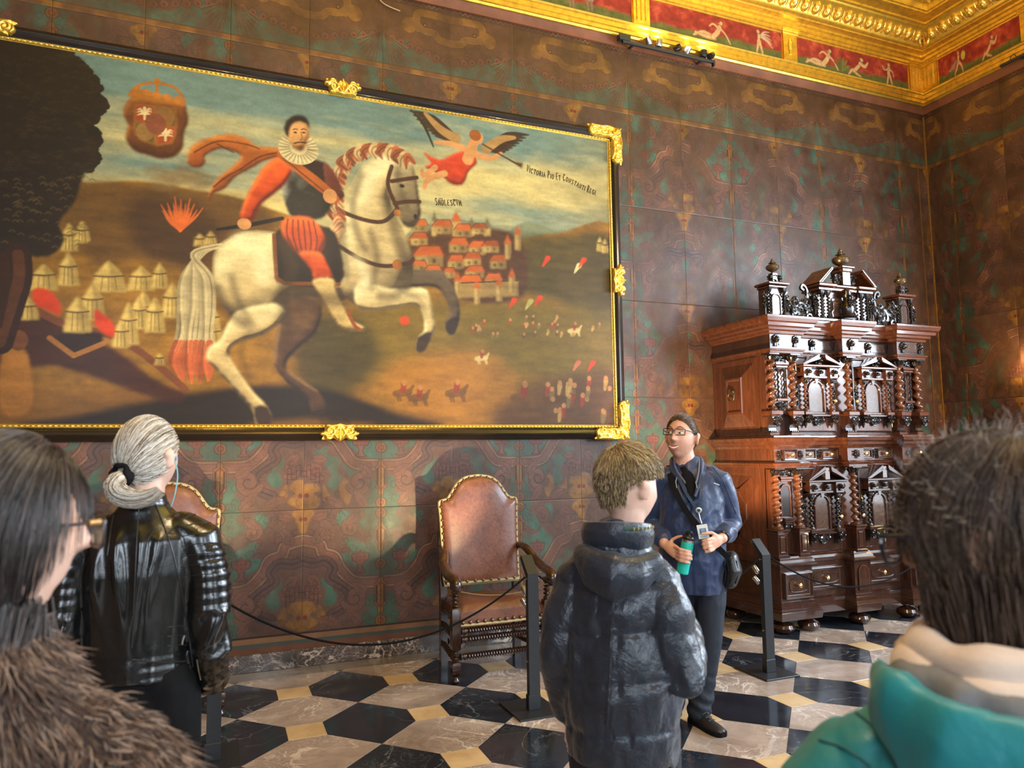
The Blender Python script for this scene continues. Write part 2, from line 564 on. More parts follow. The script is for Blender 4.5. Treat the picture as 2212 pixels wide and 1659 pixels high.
def tile_mesh(poly, name):
    cx = sum(p[0] for p in poly)/len(poly); cy = sum(p[1] for p in poly)/len(poly)
    def sh(d):
        out = []
        for x, y in poly:
            L = math.hypot(x-cx, y-cy); out.append((x-(x-cx)/L*d, y-(y-cy)/L*d))
        return out
    mb = MB()
    a, b = sh(0.0010), sh(0.0022)
    mb.loft([[(x, y, -0.012) for x, y in a], [(x, y, -0.0010) for x, y in a], [(x, y, 0.0) for x, y in b]])
    return mb.mesh(name, smooth=False)
h_, s_ = P_T/2, S_T/2
SQ = [(-s_, -s_), (s_, -s_), (s_, s_), (-s_, s_)]
HB = [(-h_+s_, -s_), (0, -h_), (h_-s_, -s_), (h_-s_, s_), (0, h_), (-h_+s_, s_)]
HV = [(y, x) for x, y in HB][::-1]
tile_src = {'square_tile': (SQ, M_OCHRE), 'black_hexagon_tile': (HB, M_BLACK), 'mauve_hexagon_tile': (HV, M_MARBLE)}
tile_full = {}
for k, (poly, m) in tile_src.items():
    me = tile_mesh(poly, k); me.materials.append(m); tile_full[k] = me
Y_EDGE, X_EDGE = -0.232, XR-0.232
rng = random.Random(4)
def put_tile(kind, x, y):
    poly, m = tile_src[kind]
    w = [(px+x, py+y) for px, py in poly]
    if max(p[1] for p in w) <= Y_EDGE and max(p[0] for p in w) <= X_EDGE:
        link_mesh(kind, tile_full[kind], m, floor_o, (x, y, rng.uniform(-0.0004, 0.0004)))
        return
    c = clip(clip(w, 1, Y_EDGE, True), 0, X_EDGE, True)
    if len(c) < 3: return
    ar = abs(sum(c[i][0]*c[(i+1) % len(c)][1]-c[(i+1) % len(c)][0]*c[i][1] for i in range(len(c))))/2
    if ar < 0.0006: return
    me = tile_mesh([(px-x, py-y) for px, py in c], kind); me.materials.append(m)
    link_mesh(kind, me, m, floor_o, (x, y, 0))
for j in range(-1, 9):
    for i in range(-5, 10):
        x = P_T*i; y = -P_T*j-0.6293
        put_tile('square_tile', x, y)
        put_tile('black_hexagon_tile', x+h_, y)
        put_tile('mauve_hexagon_tile', x, y-h_)
# border slabs along the walls
mb = MB()
xx = XL
k = 0
while xx < XR-0.3:
    x2 = min(xx+1.46, XR-0.232)
    MB().bbox(xx+0.001, x2-0.001, Y_EDGE+0.001, -0.03, -0.012, 0.0, 0.001).build('border_slab', M_BORDER, floor_o, smooth=False)
    xx = x2
yy = 0
while yy > -6.0:
    MB().bbox(XR-0.231, XR-0.03, yy-1.46, yy-0.001, -0.012, 0.0, 0.001).build('border_slab', M_BORDER, floor_o, smooth=False)
    yy -= 1.46

# ================================================================== shell
wall_back = MB().box(XL, XR, 0.0, 0.15, 0, ZC).build('wall_back', M_WALLDARK, smooth=False)
tag(wall_back, 'wall hung with painted leather panels behind the large painting', kind='structure')
wall_right = MB().box(XR, XR+0.15, YF, 0.15, 0, ZC).build('wall_right', M_WALLDARK, smooth=False)
tag(wall_right, 'right wall hung with painted leather panels', kind='structure')
wall_left = MB().box(XL-0.15, XL, YF, 0.15, 0, ZC).build('wall_left', simple('left_wall_leather', srgb(96, 66, 50), 0.6, noise=0.3, nscale=3), smooth=False)
tag(wall_left, 'left wall in brown leather', kind='structure')
wall_front = MB().box(XL-0.15, XR+0.15, YF-0.15, YF, 0, ZC).build('wall_front', simple('front_wall_leather', srgb(104, 74, 58), 0.6, noise=0.3, nscale=3), smooth=False)
tag(wall_front, 'wall behind the viewer in brown leather', kind='structure')
ceiling = MB().box(XL-0.15, XR+0.15, YF-0.15, 0.15, ZC, ZC+0.15).build('ceiling', M_GOLD, smooth=False)
tag(ceiling, 'gilded coffered ceiling', kind='structure')

# windows that give the daylight
M_PANE = emission('bright_window_pane', (0.80, 0.90, 1.0), 4.5)
def window(name, cx, cy, w, on_right):
    e = empty(name, (cx, cy, 0)); tag(e, 'tall bright window letting daylight in', kind='structure')
    z0, z1 = WZ0-0.05, WZ1+0.05; hw = w/2+0.05
    def bar(n, a0, a1, z0_, z1_, d0, d1, mat):
        if on_right: MB().box(-d1, -d0, a0, a1, z0_, z1_).build(n, mat, e, smooth=False)
        else: MB().box(a0, a1, d0, d1, z0_, z1_).build(n, mat, e, smooth=False)
    bar('pane', -hw, hw, z0, z1, 0.004, 0.012, M_PANE)
    t = 0.09
    bar('jamb', -hw-t, -hw, z0-t, z1+t, 0.0, 0.10, M_WHITEPAINT); bar('jamb', hw, hw+t, z0-t, z1+t, 0.0, 0.10, M_WHITEPAINT)
    bar('head', -hw, hw, z1, z1+t, 0.0, 0.10, M_WHITEPAINT); bar('window_sill', -hw-t, hw+t, z0-t-0.05, z0, 0.0, 0.18, M_WHITEPAINT)
    bar('glazing_bar', -0.03, 0.03, z0, z1, 0.012, 0.028, M_WHITEPAINT)
    for kz in (1, 2, 3): bar('glazing_bar', -hw, hw, z0+(z1-z0)*kz/4-0.02, z0+(z1-z0)*kz/4+0.02, 0.012, 0.028, M_WHITEPAINT)
k = 1
for yy, w in WIN_R: window('window_%d' % k, XR, yy, w, True); k += 1
for xx, w in WIN_F: window('window_%d' % k, xx, YF, w, False); k += 1

# marble baseboard, brown board, leather border bands
for name, mk in (('baseboard_back', lambda a, b, z0, z1: MB().bbox(XL, XR, -b, -a, z0, z1, 0.003)), ('baseboard_right', lambda a, b, z0, z1: MB().bbox(XR-b, XR-a, -1.9, -0.04, z0, z1, 0.003))):
    o = mk(0.0, 0.035, 0.0, 0.128).build(name, M_DARKMARBLE, smooth=False)
    tag(o, 'dark veined marble baseboard', kind='structure')
M_BAND1 = simple('brown_wall_band', srgb(98, 58, 34), 0.5, noise=0.3, nscale=5)
M_BAND2 = simple('green_wall_band', srgb(58, 66, 58), 0.5, noise=0.25, nscale=5)
M_BAND3 = simple('tan_wall_band', srgb(118, 82, 52), 0.5, noise=0.25, nscale=5)
M_LINE = simple('dark_engraved_line', srgb(60, 36, 24), 0.6)
for z0, z1, m, d in ((0.128, 0.170, M_BAND1, 0.012), (0.170, 0.198, M_BAND2, 0.010), (0.198, 0.236, M_BAND3, 0.012), (0.236, 0.243, M_LINE, 0.009)):
    MB().box(XL, XR-0.001, -d, 0.0, z0, z1).build('border_band', m, wall_back, smooth=False)
    MB().box(XR-d, XR, -1.9, -0.001, z0, z1).build('border_band', m, wall_right, smooth=False)

# ================================================================== painted leather panels
MAUVE = np.array(srgb(124, 92, 80)); TEAL = np.array(srgb(82, 132, 116)); GOLDP = np.array(srgb(186, 136, 58)); CRIM = np.array(srgb(150, 50, 46)); INK = np.array(srgb(74, 50, 42)); TAN = np.array(srgb(164, 128, 100)); ROSE = np.array(srgb(142, 98, 84)); PLUM = np.array(srgb(98, 74, 72))

def spiral(cx, cy, r, turns, a0=0.0, hand=1, n=26, r1=0.12):
    t = np.linspace(0, 1, n); a = a0+hand*2*PI*turns*t; rr = r*(1-(1-r1)*t)
    return np.stack([cx+rr*np.cos(a), cy+rr*np.sin(a)], 1)

def leaf(p, cx, cy, L, W, ang, col, lobes=5):
    # acanthus leaf outline
    pts = []
    for sgn in (1, -1):
        rngk = range(lobes*2+1) if sgn == 1 else range(lobes*2, -1, -1)
        for q in rngk:
            t = q/(lobes*2); w = W*math.sin(PI*min(1, t*0.9+0.1))*(1.0 if q % 2 else 0.68)
            pts.append((t*L, sgn*w))
    c, s = math.cos(ang), math.sin(ang)
    pts = [(cx+x*c-y*s, cy+x*s+y*c) for x, y in pts]
    p.poly(pts, col, smooth=3)
    p.stroke(pts+[pts[0]], 0.8, INK, smooth=3, a=0.65)
    p.stroke([(cx, cy), (cx+L*0.8*c, cy+L*0.8*s)], 0.7, INK, a=0.6)

def panel_art(warmlit_fade=1.0, var=0):
    p = Paint(100, 153, 150); rs = np.random.RandomState(70+var)
    jx, jy = (0, 0) if var == 0 else (rs.uniform(-6, 6), rs.uniform(-10, 10))
    def J(pts, k=1.0): return [(x+(jx*k if 6 < x < 96 else 0), y+jy*k+(rs.uniform(-3, 3) if var else 0)) for x, y in pts]
    nz = vnoise(p.ny, p.nx, 5, 3+var, 5)[..., None]
    p.img[:] = MAUVE*(0.8+0.4*nz)
    # teal ground with scalloped edge against the chain strip
    p.poly(J([(0, -2), (26, -2), (20, 10), (30, 18), (22, 28), (12, 34), (16, 46), (30, 44), (40, 36), (46, 44), (38, 56), (52, 60), (44, 72), (26, 80), (14, 92), (0, 96)]), TEAL, smooth=5)
    p.poly(J([(0, 118), (12, 112), (22, 120), (18, 132), (28, 140), (22, 156), (0, 156)]), TEAL*0.9, smooth=5)
    p.poly(J([(58, 88), (70, 84), (78, 94), (70, 104), (74, 118), (64, 124), (56, 112), (62, 100)]), TEAL, smooth=5)
    p.poly(J([(40, 6), (50, 2), (58, 12), (52, 24), (44, 20)]), TEAL*1.05, smooth=5)
    if var: 
        for _ in range(4):
            cx, cy = rs.rand(2)*[90, 140]+[8, 6]
            p.poly([(cx+rs.uniform(5, 13)*math.cos(t), cy+rs.uniform(5, 15)*math.sin(t)) for t in np.linspace(0, 2*PI, 9, endpoint=False)], TEAL*rs.uniform(0.85, 1.1), smooth=4)
    # gold grounds at the free edge
    p.poly(J([(102, 118), (88, 116), (82, 126), (90, 132), (80, 142), (88, 148), (102, 150)], 0.6), GOLDP, smooth=4)
    p.poly(J([(102, -1), (90, 0), (86, 8), (92, 16), (96, 28), (102, 32)], 0.6), GOLDP, smooth=4)
    p.poly(J([(74, 126), (80, 120), (80, 136), (74, 144), (70, 136)]), GOLDP*0.9, smooth=4)
    if var == 2: p.poly(J([(44, 124), (52, 112), (60, 122), (56, 138), (48, 142)]), GOLDP, smooth=4); p.poly(J([(66, 30), (76, 22), (84, 34), (74, 44)]), GOLDP*0.9, smooth=4)
    # scrolled strapwork
    for w, c in ((17, INK), (15, TAN), (9.5, INK), (8.3, ROSE)):
        p.stroke([(6, 97), (34, 95), (52+jx, 78+jy*0.5), (60, 62), (74, 56), (80, 44), (102, 38)], w, c)
    if var != 2:
        for w, c in ((13, INK), (11.3, PLUM*1.25), (2.0, INK)):
            p.stroke([(104, 62), (88, 68), (72+jx, 66), (62, 76), (66, 88), (52, 98), (40, 110), (46, 126), (62, 134)], w, c)
    for w, c in ((9, INK), (7.5, ROSE)):
        p.stroke(spiral(34+jx, 116+jy, 15, 1.35, 0.4), w, c); p.stroke(spiral(84, 100+jy, 12, 1.3, 2.2, -1), w*0.7, c); p.stroke(spiral(40+jx, 26-jy, 12, 1.3, 4.0), w*0.7, c)
    # leaves
    for cx, cy, L, W, a in ((62, 34, 30, 9, -0.9), (60, 36, 28, 8, -0.2), (74, 24, 26, 9, 1.0), (18, 110, 24, 8, -0.6), (24, 150, 30, 8, -0.8), (54, 146, 26, 8, -0.35), (94, 84, 20, 8, 2.6), (30, 8, 22, 7, 0.7), (70, 8, 20, 7, 0.2)):
        leaf(p, cx+jx, cy+jy, L, W, a+(rs.uniform(-0.5, 0.5) if var else 0), MAUVE*1.08 if W > 8 else ROSE)
    # crimson diaper vase
    vy = jy*0.4
    v = [(27, 55), (31, 60), (38, 60), (37, 68), (31, 72), (30, 80), (34, 84), (20, 84), (24, 80), (23, 72), (17, 68), (16, 60), (23, 60)]; v = [(x, y+vy) for x, y in v]
    p.poly(v, ROSE*1.1, smooth=4); p.stroke(v+[v[0]], 1.0, INK, smooth=4)
    for i in range(3):
        for j in range(3):
            if abs(i-1)+abs(j-1) < 3:
                p.poly([(27+(i-1)*5, 59+vy+j*5-2.2), (29.2+(i-1)*5, 59+vy+j*5), (27+(i-1)*5, 59+vy+j*5+2.2), (24.8+(i-1)*5, 59+vy+j*5)], CRIM)
    # lambrequin lines
    for d in (0, 3.2, 6.4):
        q = [(102, 104+d), (96, 104+d), (96, 96+d), (91, 96+d), (91, 108+d), (85, 108+d), (85, 100+d), (80, 100+d), (80, 114+d)]
        p.stroke(q, 1.0, CRIM if d == 3.2 else INK, smooth=0)
    p.ell(96, 135, 3, 3, CRIM); p.ell(97, 12, 2.6, 2.6, CRIM)
    # chain strip at the left edge (half of it)
    for y0, y1 in ((16, 60), (88, 140)):
        q = [(-1, y0), (4, y0+5), (4, y0+9), (8, y0+12), (8, y1-14), (4, y1-10), (4, y1-4), (-1, y1)]
        p.poly(q, GOLDP*0.85); p.stroke(q, 1.0, INK, smooth=0)
        q2 = [(-1, y0+8), (2.4, y0+12), (5.4, y0+14), (5.4, y1-16), (2.4, y1-12), (-1, y1-8)]
        p.stroke(q2, 2.2, CRIM, smooth=0)
        for t in np.linspace(y0+16, y1-18, 7): p.ell(5.4, t, 1.5, 1.9, INK*0.8)
    for yc in (8, 74, 147):
        p.ell(0, yc, 8, 7.5, INK); p.ell(0, yc, 7, 6.5, GOLDP*0.75); p.ell(0, yc, 4.4, 4.2, CRIM); p.ell(0, yc, 2.4, 2.4, GOLDP)
    p.stroke([(0.2, -2), (0.2, 155)], 1.6, GOLDP*0.6, smooth=0)
    # fine engraving
    rs = np.random.RandomState(7+var)
    for _ in range(70):
        cx, cy = rs.rand(2)*[100, 153]
        p.stroke(spiral(cx, cy, 3+6*rs.rand(), 0.5+0.7*rs.rand(), rs.rand()*6, rs.choice([-1, 1]), 14), 0.8, INK*0.8, smooth=0, a=0.6)
    grime = vnoise(p.ny, p.nx, 9, 11+var, 5)[..., None]
    fade = np.clip((vnoise(p.ny, p.nx, 4, 17+var*3, 5)-0.34)*3.0, 0.05, 0.85)[..., None]*warmlit_fade  # patchy wear; at full strength it also paints warm lamplight
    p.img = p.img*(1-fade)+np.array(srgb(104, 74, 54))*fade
    p.img *= 0.62+0.6*grime
    return p.img

def frieze_art():
    p = Paint(100, 111, 136)
    nz = vnoise(p.ny, p.nx, 5, 21, 5)[..., None]
    p.img[:] = np.array(srgb(122, 86, 64))*(0.8+0.4*nz)
    p.poly([(-2, 66), (14, 60), (24, 68), (36, 62), (46, 74), (62, 78), (72, 88), (90, 86), (102, 94), (102, 106), (-2, 106)], TEAL, smooth=5)
    for cx, r in ((14, 5), (27, 5), (40, 5), (53, 5.5), (66, 5), (79, 5), (91, 5)):
        p.ell(cx, 62+abs(cx-10)*0.25, r+0.8, r+0.8, INK); p.ell(cx, 62+abs(cx-10)*0.25, r, r, ROSE); p.ell(cx, 63+abs(cx-10)*0.25, 2, 2, CRIM*0.7)
    for w, c in ((13, INK), (11.5, np.array(srgb(176, 128, 66)))):
        p.stroke([(102, 18), (70, 16), (52, 18), (50, 34), (60, 42), (76, 44), (84, 52), (102, 54)], w, c)
        p.stroke(spiral(40, 40, 12, 1.4, 0.2, -1), w*0.7, c)
    p.ell(62, 34, 3.4, 3.4, INK); p.ell(62, 34, 1.6, 1.6, GOLDP)
    for a in np.linspace(0.35, 1.3, 7):
        p.stroke([(2, 58), (2+36*math.cos(a), 58+46*math.sin(a))], [1, 4.5, 2], TAN*0.9, smooth=0); p.stroke([(3, 58), (3+38*math.cos(a+0.06), 58+48*math.sin(a+0.06))], 0.8, INK, smooth=0)
    p.poly([(-1, -1), (101, -1), (101, 9), (-1, 9)], np.array(srgb(88, 56, 44)))
    for x in np.arange(4, 100, 8.0):
        p.stroke([(x-3, 6), (x, 2.5), (x+3, 6)], 1.3, np.array(srgb(186, 148, 116)), smooth=3)
    p.poly([(-1, 103), (101, 103), (101, 112), (-1, 112)], np.array(srgb(182, 128, 58)))
    p.stroke([(-1, 102.6), (101, 102.6)], 1, INK, smooth=0)
    rs = np.random.RandomState(9)
    for _ in range(40):
        cx, cy = rs.rand(2)*[100, 100]
        p.stroke(spiral(cx, cy, 3+6*rs.rand(), 0.5+0.7*rs.rand(), rs.rand()*6, rs.choice([-1, 1]), 14), 0.8, INK, smooth=0, a=0.45)
    fade = np.clip((vnoise(p.ny, p.nx, 4, 18, 5)-0.3)*2.2, 0.2, 0.75)[..., None]
    p.img = p.img*(1-fade)+np.array(srgb(98, 66, 44))*fade
    p.img *= 0.68+0.5*vnoise(p.ny, p.nx, 8, 12, 5)[..., None]
    return p.img

def panel_mesh(name, art, w, h, mirror):
    if mirror: art = art[:, ::-1]
    ny, nx = art.shape[:2]
    X, Z = np.meshgrid(np.linspace(0.0004, w-0.0004, nx), np.linspace(h-0.0005, 0.0005, ny))
    lum = art.mean(-1)
    Yd = -0.006-0.0022*np.clip((blur(lum, 1.2)-lum.mean())*4, -1, 1)
    Yd[0, :] = Yd[-1, :] = -0.0045; Yd[:, 0] = Yd[:, -1] = -0.0045
    P3 = np.stack([X, Yd, Z], -1)
    me = grid_mesh(name, P3[::-1], art[::-1]); me.materials.append(M_LEATHERWALL)
    return me
PW, PH, PZ0 = 0.6035, 0.9224, 0.245
FH = 5.53-(PZ0+5*PH)
art_f = frieze_art()
pan = [panel_mesh('leather_panel', panel_art(1.0, v), PW, PH, False) for v in (0, 1, 2)]  # upper rows: brown wear plus warm lamplight put into the colour
pan_daylit = [panel_mesh('leather_panel', panel_art(0.30, v), PW, PH, False) for v in (0, 2)]  # lower rows: less browning, the daylight tone put into the colour
fri = [panel_mesh('leather_frieze_panel', art_f, PW, FH, False)]
X_CH = -0.494-1.207*3          # a chain strip
cols = int(math.ceil((XR-X_CH)/PW))
prs = random.Random(12)
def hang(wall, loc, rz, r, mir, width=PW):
    src = pan_daylit if r < 2 else pan if r < 5 else fri
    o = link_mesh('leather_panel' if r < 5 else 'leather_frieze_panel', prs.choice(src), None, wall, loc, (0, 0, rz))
    k = width/PW
    if mir:          # every second panel of a pair is the mirror image
        o.scale = (-k, 1, 1); o.location = Vector(loc)+Matrix.Rotation(rz, 3, 'Z') @ Vector((width, 0, 0))
    else: o.scale = (k, 1, 1)
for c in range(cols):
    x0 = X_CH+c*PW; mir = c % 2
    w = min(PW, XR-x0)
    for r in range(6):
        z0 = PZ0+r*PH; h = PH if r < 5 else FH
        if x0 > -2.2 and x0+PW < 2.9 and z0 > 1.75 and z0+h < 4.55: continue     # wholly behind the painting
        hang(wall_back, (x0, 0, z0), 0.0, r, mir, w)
# right wall: chain strip at y=-0.31
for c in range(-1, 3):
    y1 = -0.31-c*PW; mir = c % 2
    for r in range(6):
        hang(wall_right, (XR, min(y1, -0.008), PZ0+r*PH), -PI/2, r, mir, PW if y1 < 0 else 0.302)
# narrow gilt beading in the corner
MB().box(XR-0.022, XR-0.008, -0.022, -0.008, 0.245, 5.5).build('corner_bead', simple('dull_gilt_bead', srgb(150, 104, 48), 0.4, 0.3, noise=0.2), wall_right)
MB().box(XR-0.16, XR-0.148, -0.014, -0.002, 0.245, 4.85).build('corner_bead', simple('dull_gilt_bead2', srgb(128, 88, 46), 0.45, 0.3, noise=0.2), wall_back)

# ================================================================== gilded cornice (trim)
def offset_path(path, d, side=1):
    """offset an open polyline by d to the right-hand side with mitres"""
    out = []; n = len(path)
    for i in range(n):
        ns = []
        if i > 0: ns.append((path[i-1], path[i]))
        if i < n-1: ns.append((path[i], path[i+1]))
        vec = []
        for a, b in ns:
            dx, dy = b[0]-a[0], b[1]-a[1]; L = math.hypot(dx, dy); vec.append((dy/L*side, -dx/L*side))
        if len(vec) == 1: o = vec[0]
        else:
            bx, by = vec[0][0]+vec[1][0], vec[0][1]+vec[1][1]; q = (bx*bx+by*by)
            o = (2*bx/q, 2*by/q) if q > 1e-6 else vec[0]
        out.append((path[i][0]+o[0]*d, path[i][1]+o[1]*d))
    return out
def molding(path, prof, side=1):
    mb = MB(); rings = []
    pts = [offset_path(path, d, side) for d, z in prof]
    n = len(path); m = len(prof)
    vs = []; fs = []
    for i in range(n):
        for k, (d, z) in enumerate(prof): vs.append((pts[k][i][0], pts[k][i][1], z))
    for i in range(n-1):
        for k in range(m-1):
            fs.append((i*m+k, (i+1)*m+k, (i+1)*m+k+1, i*m+k+1))
    mb.add(vs, fs)
    return mb
PATH = [(XL, 0.0), (XR, 0.0), (XR, YF)]
cornice = empty('trim_1', (XR, 0, 5.53)); tag(cornice, 'gilded cornice with painted frieze panels running round the room', kind='structure')
def cpart(name, mb, mat, **kw):
    mb.xf(Matrix.Translation((-XR, 0, -5.53)))
    return mb.build(name, mat, cornice, **kw)
cpart('brown_strip', molding(PATH, [(0.0, 5.52), (0.03, 5.52), (0.034, 5.55), (0.05, 5.60), (0.06, 5.605)]), M_BROWNSTRIP, angle=0.4)
cpart('lower_molding', molding(PATH, [(0.055, 5.600), (0.075, 5.598), (0.085, 5.615), (0.098, 5.62), (0.10, 5.655), (0.112, 5.66), (0.115, 5.70), (0.13, 5.706), (0.135, 5.722), (0.12, 5.734), (0.10, 5.738), (0.096, 5.752), (0.07, 5.758)]), M_GOLD, angle=0.4)
cpart('frieze_ground', molding(PATH, [(0.068, 5.757), (0.068, 6.11)]), M_GOLD)
cpart('upper_molding', molding(PATH, [(0.066, 6.055), (0.08, 6.057), (0.084, 6.07), (0.10, 6.075), (0.105, 6.10), (0.125, 6.104), (0.13, 6.135), (0.16, 6.14), (0.165, 6.16), (0.225, 6.166), (0.23, 6.178), (0.245, 6.18)]), M_GOLD, angle=0.4)
cpart('egg_band_ground', molding(PATH, [(0.243, 6.178), (0.262, 6.186), (0.29, 6.235), (0.34, 6.285), (0.40, 6.305), (0.42, 6.325)]), M_GOLD, angle=0.9)
cpart('crown_molding', molding(PATH, [(0.418, 6.322), (0.445, 6.328), (0.45, 6.345), (0.475, 6.35), (0.56, 6.356), (0.565, 6.37), (0.58, 6.375), (0.60, 6.43), (0.62, 6.44), (0.78, 6.45), (0.785, 6.47), (0.81, 6.475), (0.83, 6.54), (0.86, 6.55), (1.15, 6.555), (1.16, 6.60), (1.16, 6.64)]), M_GOLD, angle=0.4)
# egg and dart
egg = MB()
egg.ell((0, 0, 0), (0.040, 0.034, 0.056), 12, 8)
egg_me = egg.mesh('egg'); egg_me.materials.append(M_GILT)
cup = MB()
arc = [(0.056*math.cos(a), 0.006, 0.070*math.sin(a)+0.006) for a in np.linspace(-0.12*PI-PI*0.0, -PI+0.12*PI, 11)]
arc = [(0.055*math.cos(a), 0.012, 0.066*math.sin(a)) for a in np.linspace(0.25, PI-0.25, 3)][:0]+[(0.056*math.cos(a), 0.010, 0.068*math.sin(a)) for a in np.linspace(0.35, -PI-0.35, 15)]
cup.tube(arc, 0.0105, 6)
cup.tube([(0.075, 0.012, 0.062), (0.075, -0.006, 0.01), (0.075, 0.006, -0.06)], [0.004, 0.011, 0.003], 6)
cup.ell((0.075, -0.002, -0.045), (0.012, 0.01, 0.02), 6, 5)
cup_me = cup.mesh('egg_cup'); cup_me.materials.append(M_GILT)
tilt = math.radians(48)
pitch = 0.15
def egg_at(x, y, rz):
    e = link_mesh('egg', egg_me, None, cornice, (x-XR, y, 6.252-5.53)); e.rotation_euler = (tilt, 0, rz); e.scale = (1.12, 1.25, 1.15)
    c = link_mesh('egg_cup', cup_me, None, cornice, (x-XR, y, 6.252-5.53)); c.rotation_euler = (tilt, 0, rz)
x = XR-0.42
while x > 1.2:
    egg_at(x, -0.318, 0.0); x -= pitch
y = -0.42
while y > -1.9:
    egg_at(XR-0.318, y, -PI/2); y -= pitch
# corner acanthus on the egg band and rosette on the soffit
ros = MB()
for k in range(8):
    a = 2*PI*k/8
    ros.ell((0.05*math.cos(a), 0.05*math.sin(a), -0.012), (0.036, 0.024, 0.018), 8, 5, Matrix.Rotation(a, 3, 'Z'))
for k in range(5):
    a = 2*PI*k/5+0.3
    ros.ell((0.024*math.cos(a), 0.024*math.sin(a), -0.03), (0.02, 0.014, 0.014), 8, 5, Matrix.Rotation(a, 3, 'Z'))
ros.lathe([(0.014, -0.03), (0.018, -0.05), (0.010, -0.075), (0.002, -0.085)], 8)
ros.build('rosette', M_GILT, cornice, (-0.70, -0.70, 6.447-5.53))
lf = MB()
for sg in (-1, 0, 1):
    pts = [(sg*0.012, 0, -0.02), (sg*0.03, -0.03, 0.02), (sg*0.04, -0.05, 0.07), (sg*0.035, -0.06, 0.11)]
    lf.tube(pts, [0.018, 0.028, 0.024, 0.006], 8, flat=0.5)
lf.build('corner_leaf', M_GILT, cornice, (-0.29, -0.29, 6.19-5.53), (0.4, 0, -PI/4))

# fluted pilaster blocks of the frieze
def pilaster(cx, w, on_right=False, round_=False):
    e = empty('frieze_pilaster', parent=cornice)
    if on_right: e.location = (-0.068, cx, 0); e.rotation_euler = (0, 0, -PI/2)
    else: e.location = (cx-XR, -0.068, 0)
    z0, z1 = 5.757-5.53, 6.115-5.53
    MB().bbox(-w/2, w/2, -0.022, 0.01, z0, z1, 0.004).build('shaft', M_GOLD, e)
    MB().bbox(-w/2-0.012, w/2+0.012, -0.034, 0.01, z1-0.06, z1-0.035, 0.004).build('capital_band', M_GOLD, e)
    MB().bbox(-w/2-0.018, w/2+0.018, -0.042, 0.01, z1-0.035, z1, 0.004).build('capital_band', M_GOLD, e)
    if round_:
        mb = MB(); mb.tube([(0, -0.024, z0+0.07), (0, -0.028, z0+0.16), (0, -0.024, z1-0.11)], [0.018, 0.032, 0.020], 10, flat=0.5)
        mb.build('cabochon', M_GILT, e)
    else:
        for q in (-1, 0, 1):
            MB().tube([(q*w*0.27, -0.023, z0+0.04), (q*w*0.27, -0.023, z1-0.085)], 0.011, 8).build('flute', M_GILT, e)
PIL = [(3.26, 0.185, False), (5.13, 0.185, True), (1.39, 0.185, True), (-0.48, 0.185, False)]
for cx, w, r in PIL: pilaster(cx, w, False, r)
# corner pilaster: two leaves
pilaster(7.025, 0.20); pilaster(-0.183, 0.20, True); pilaster(-1.32, 0.185, True, True)

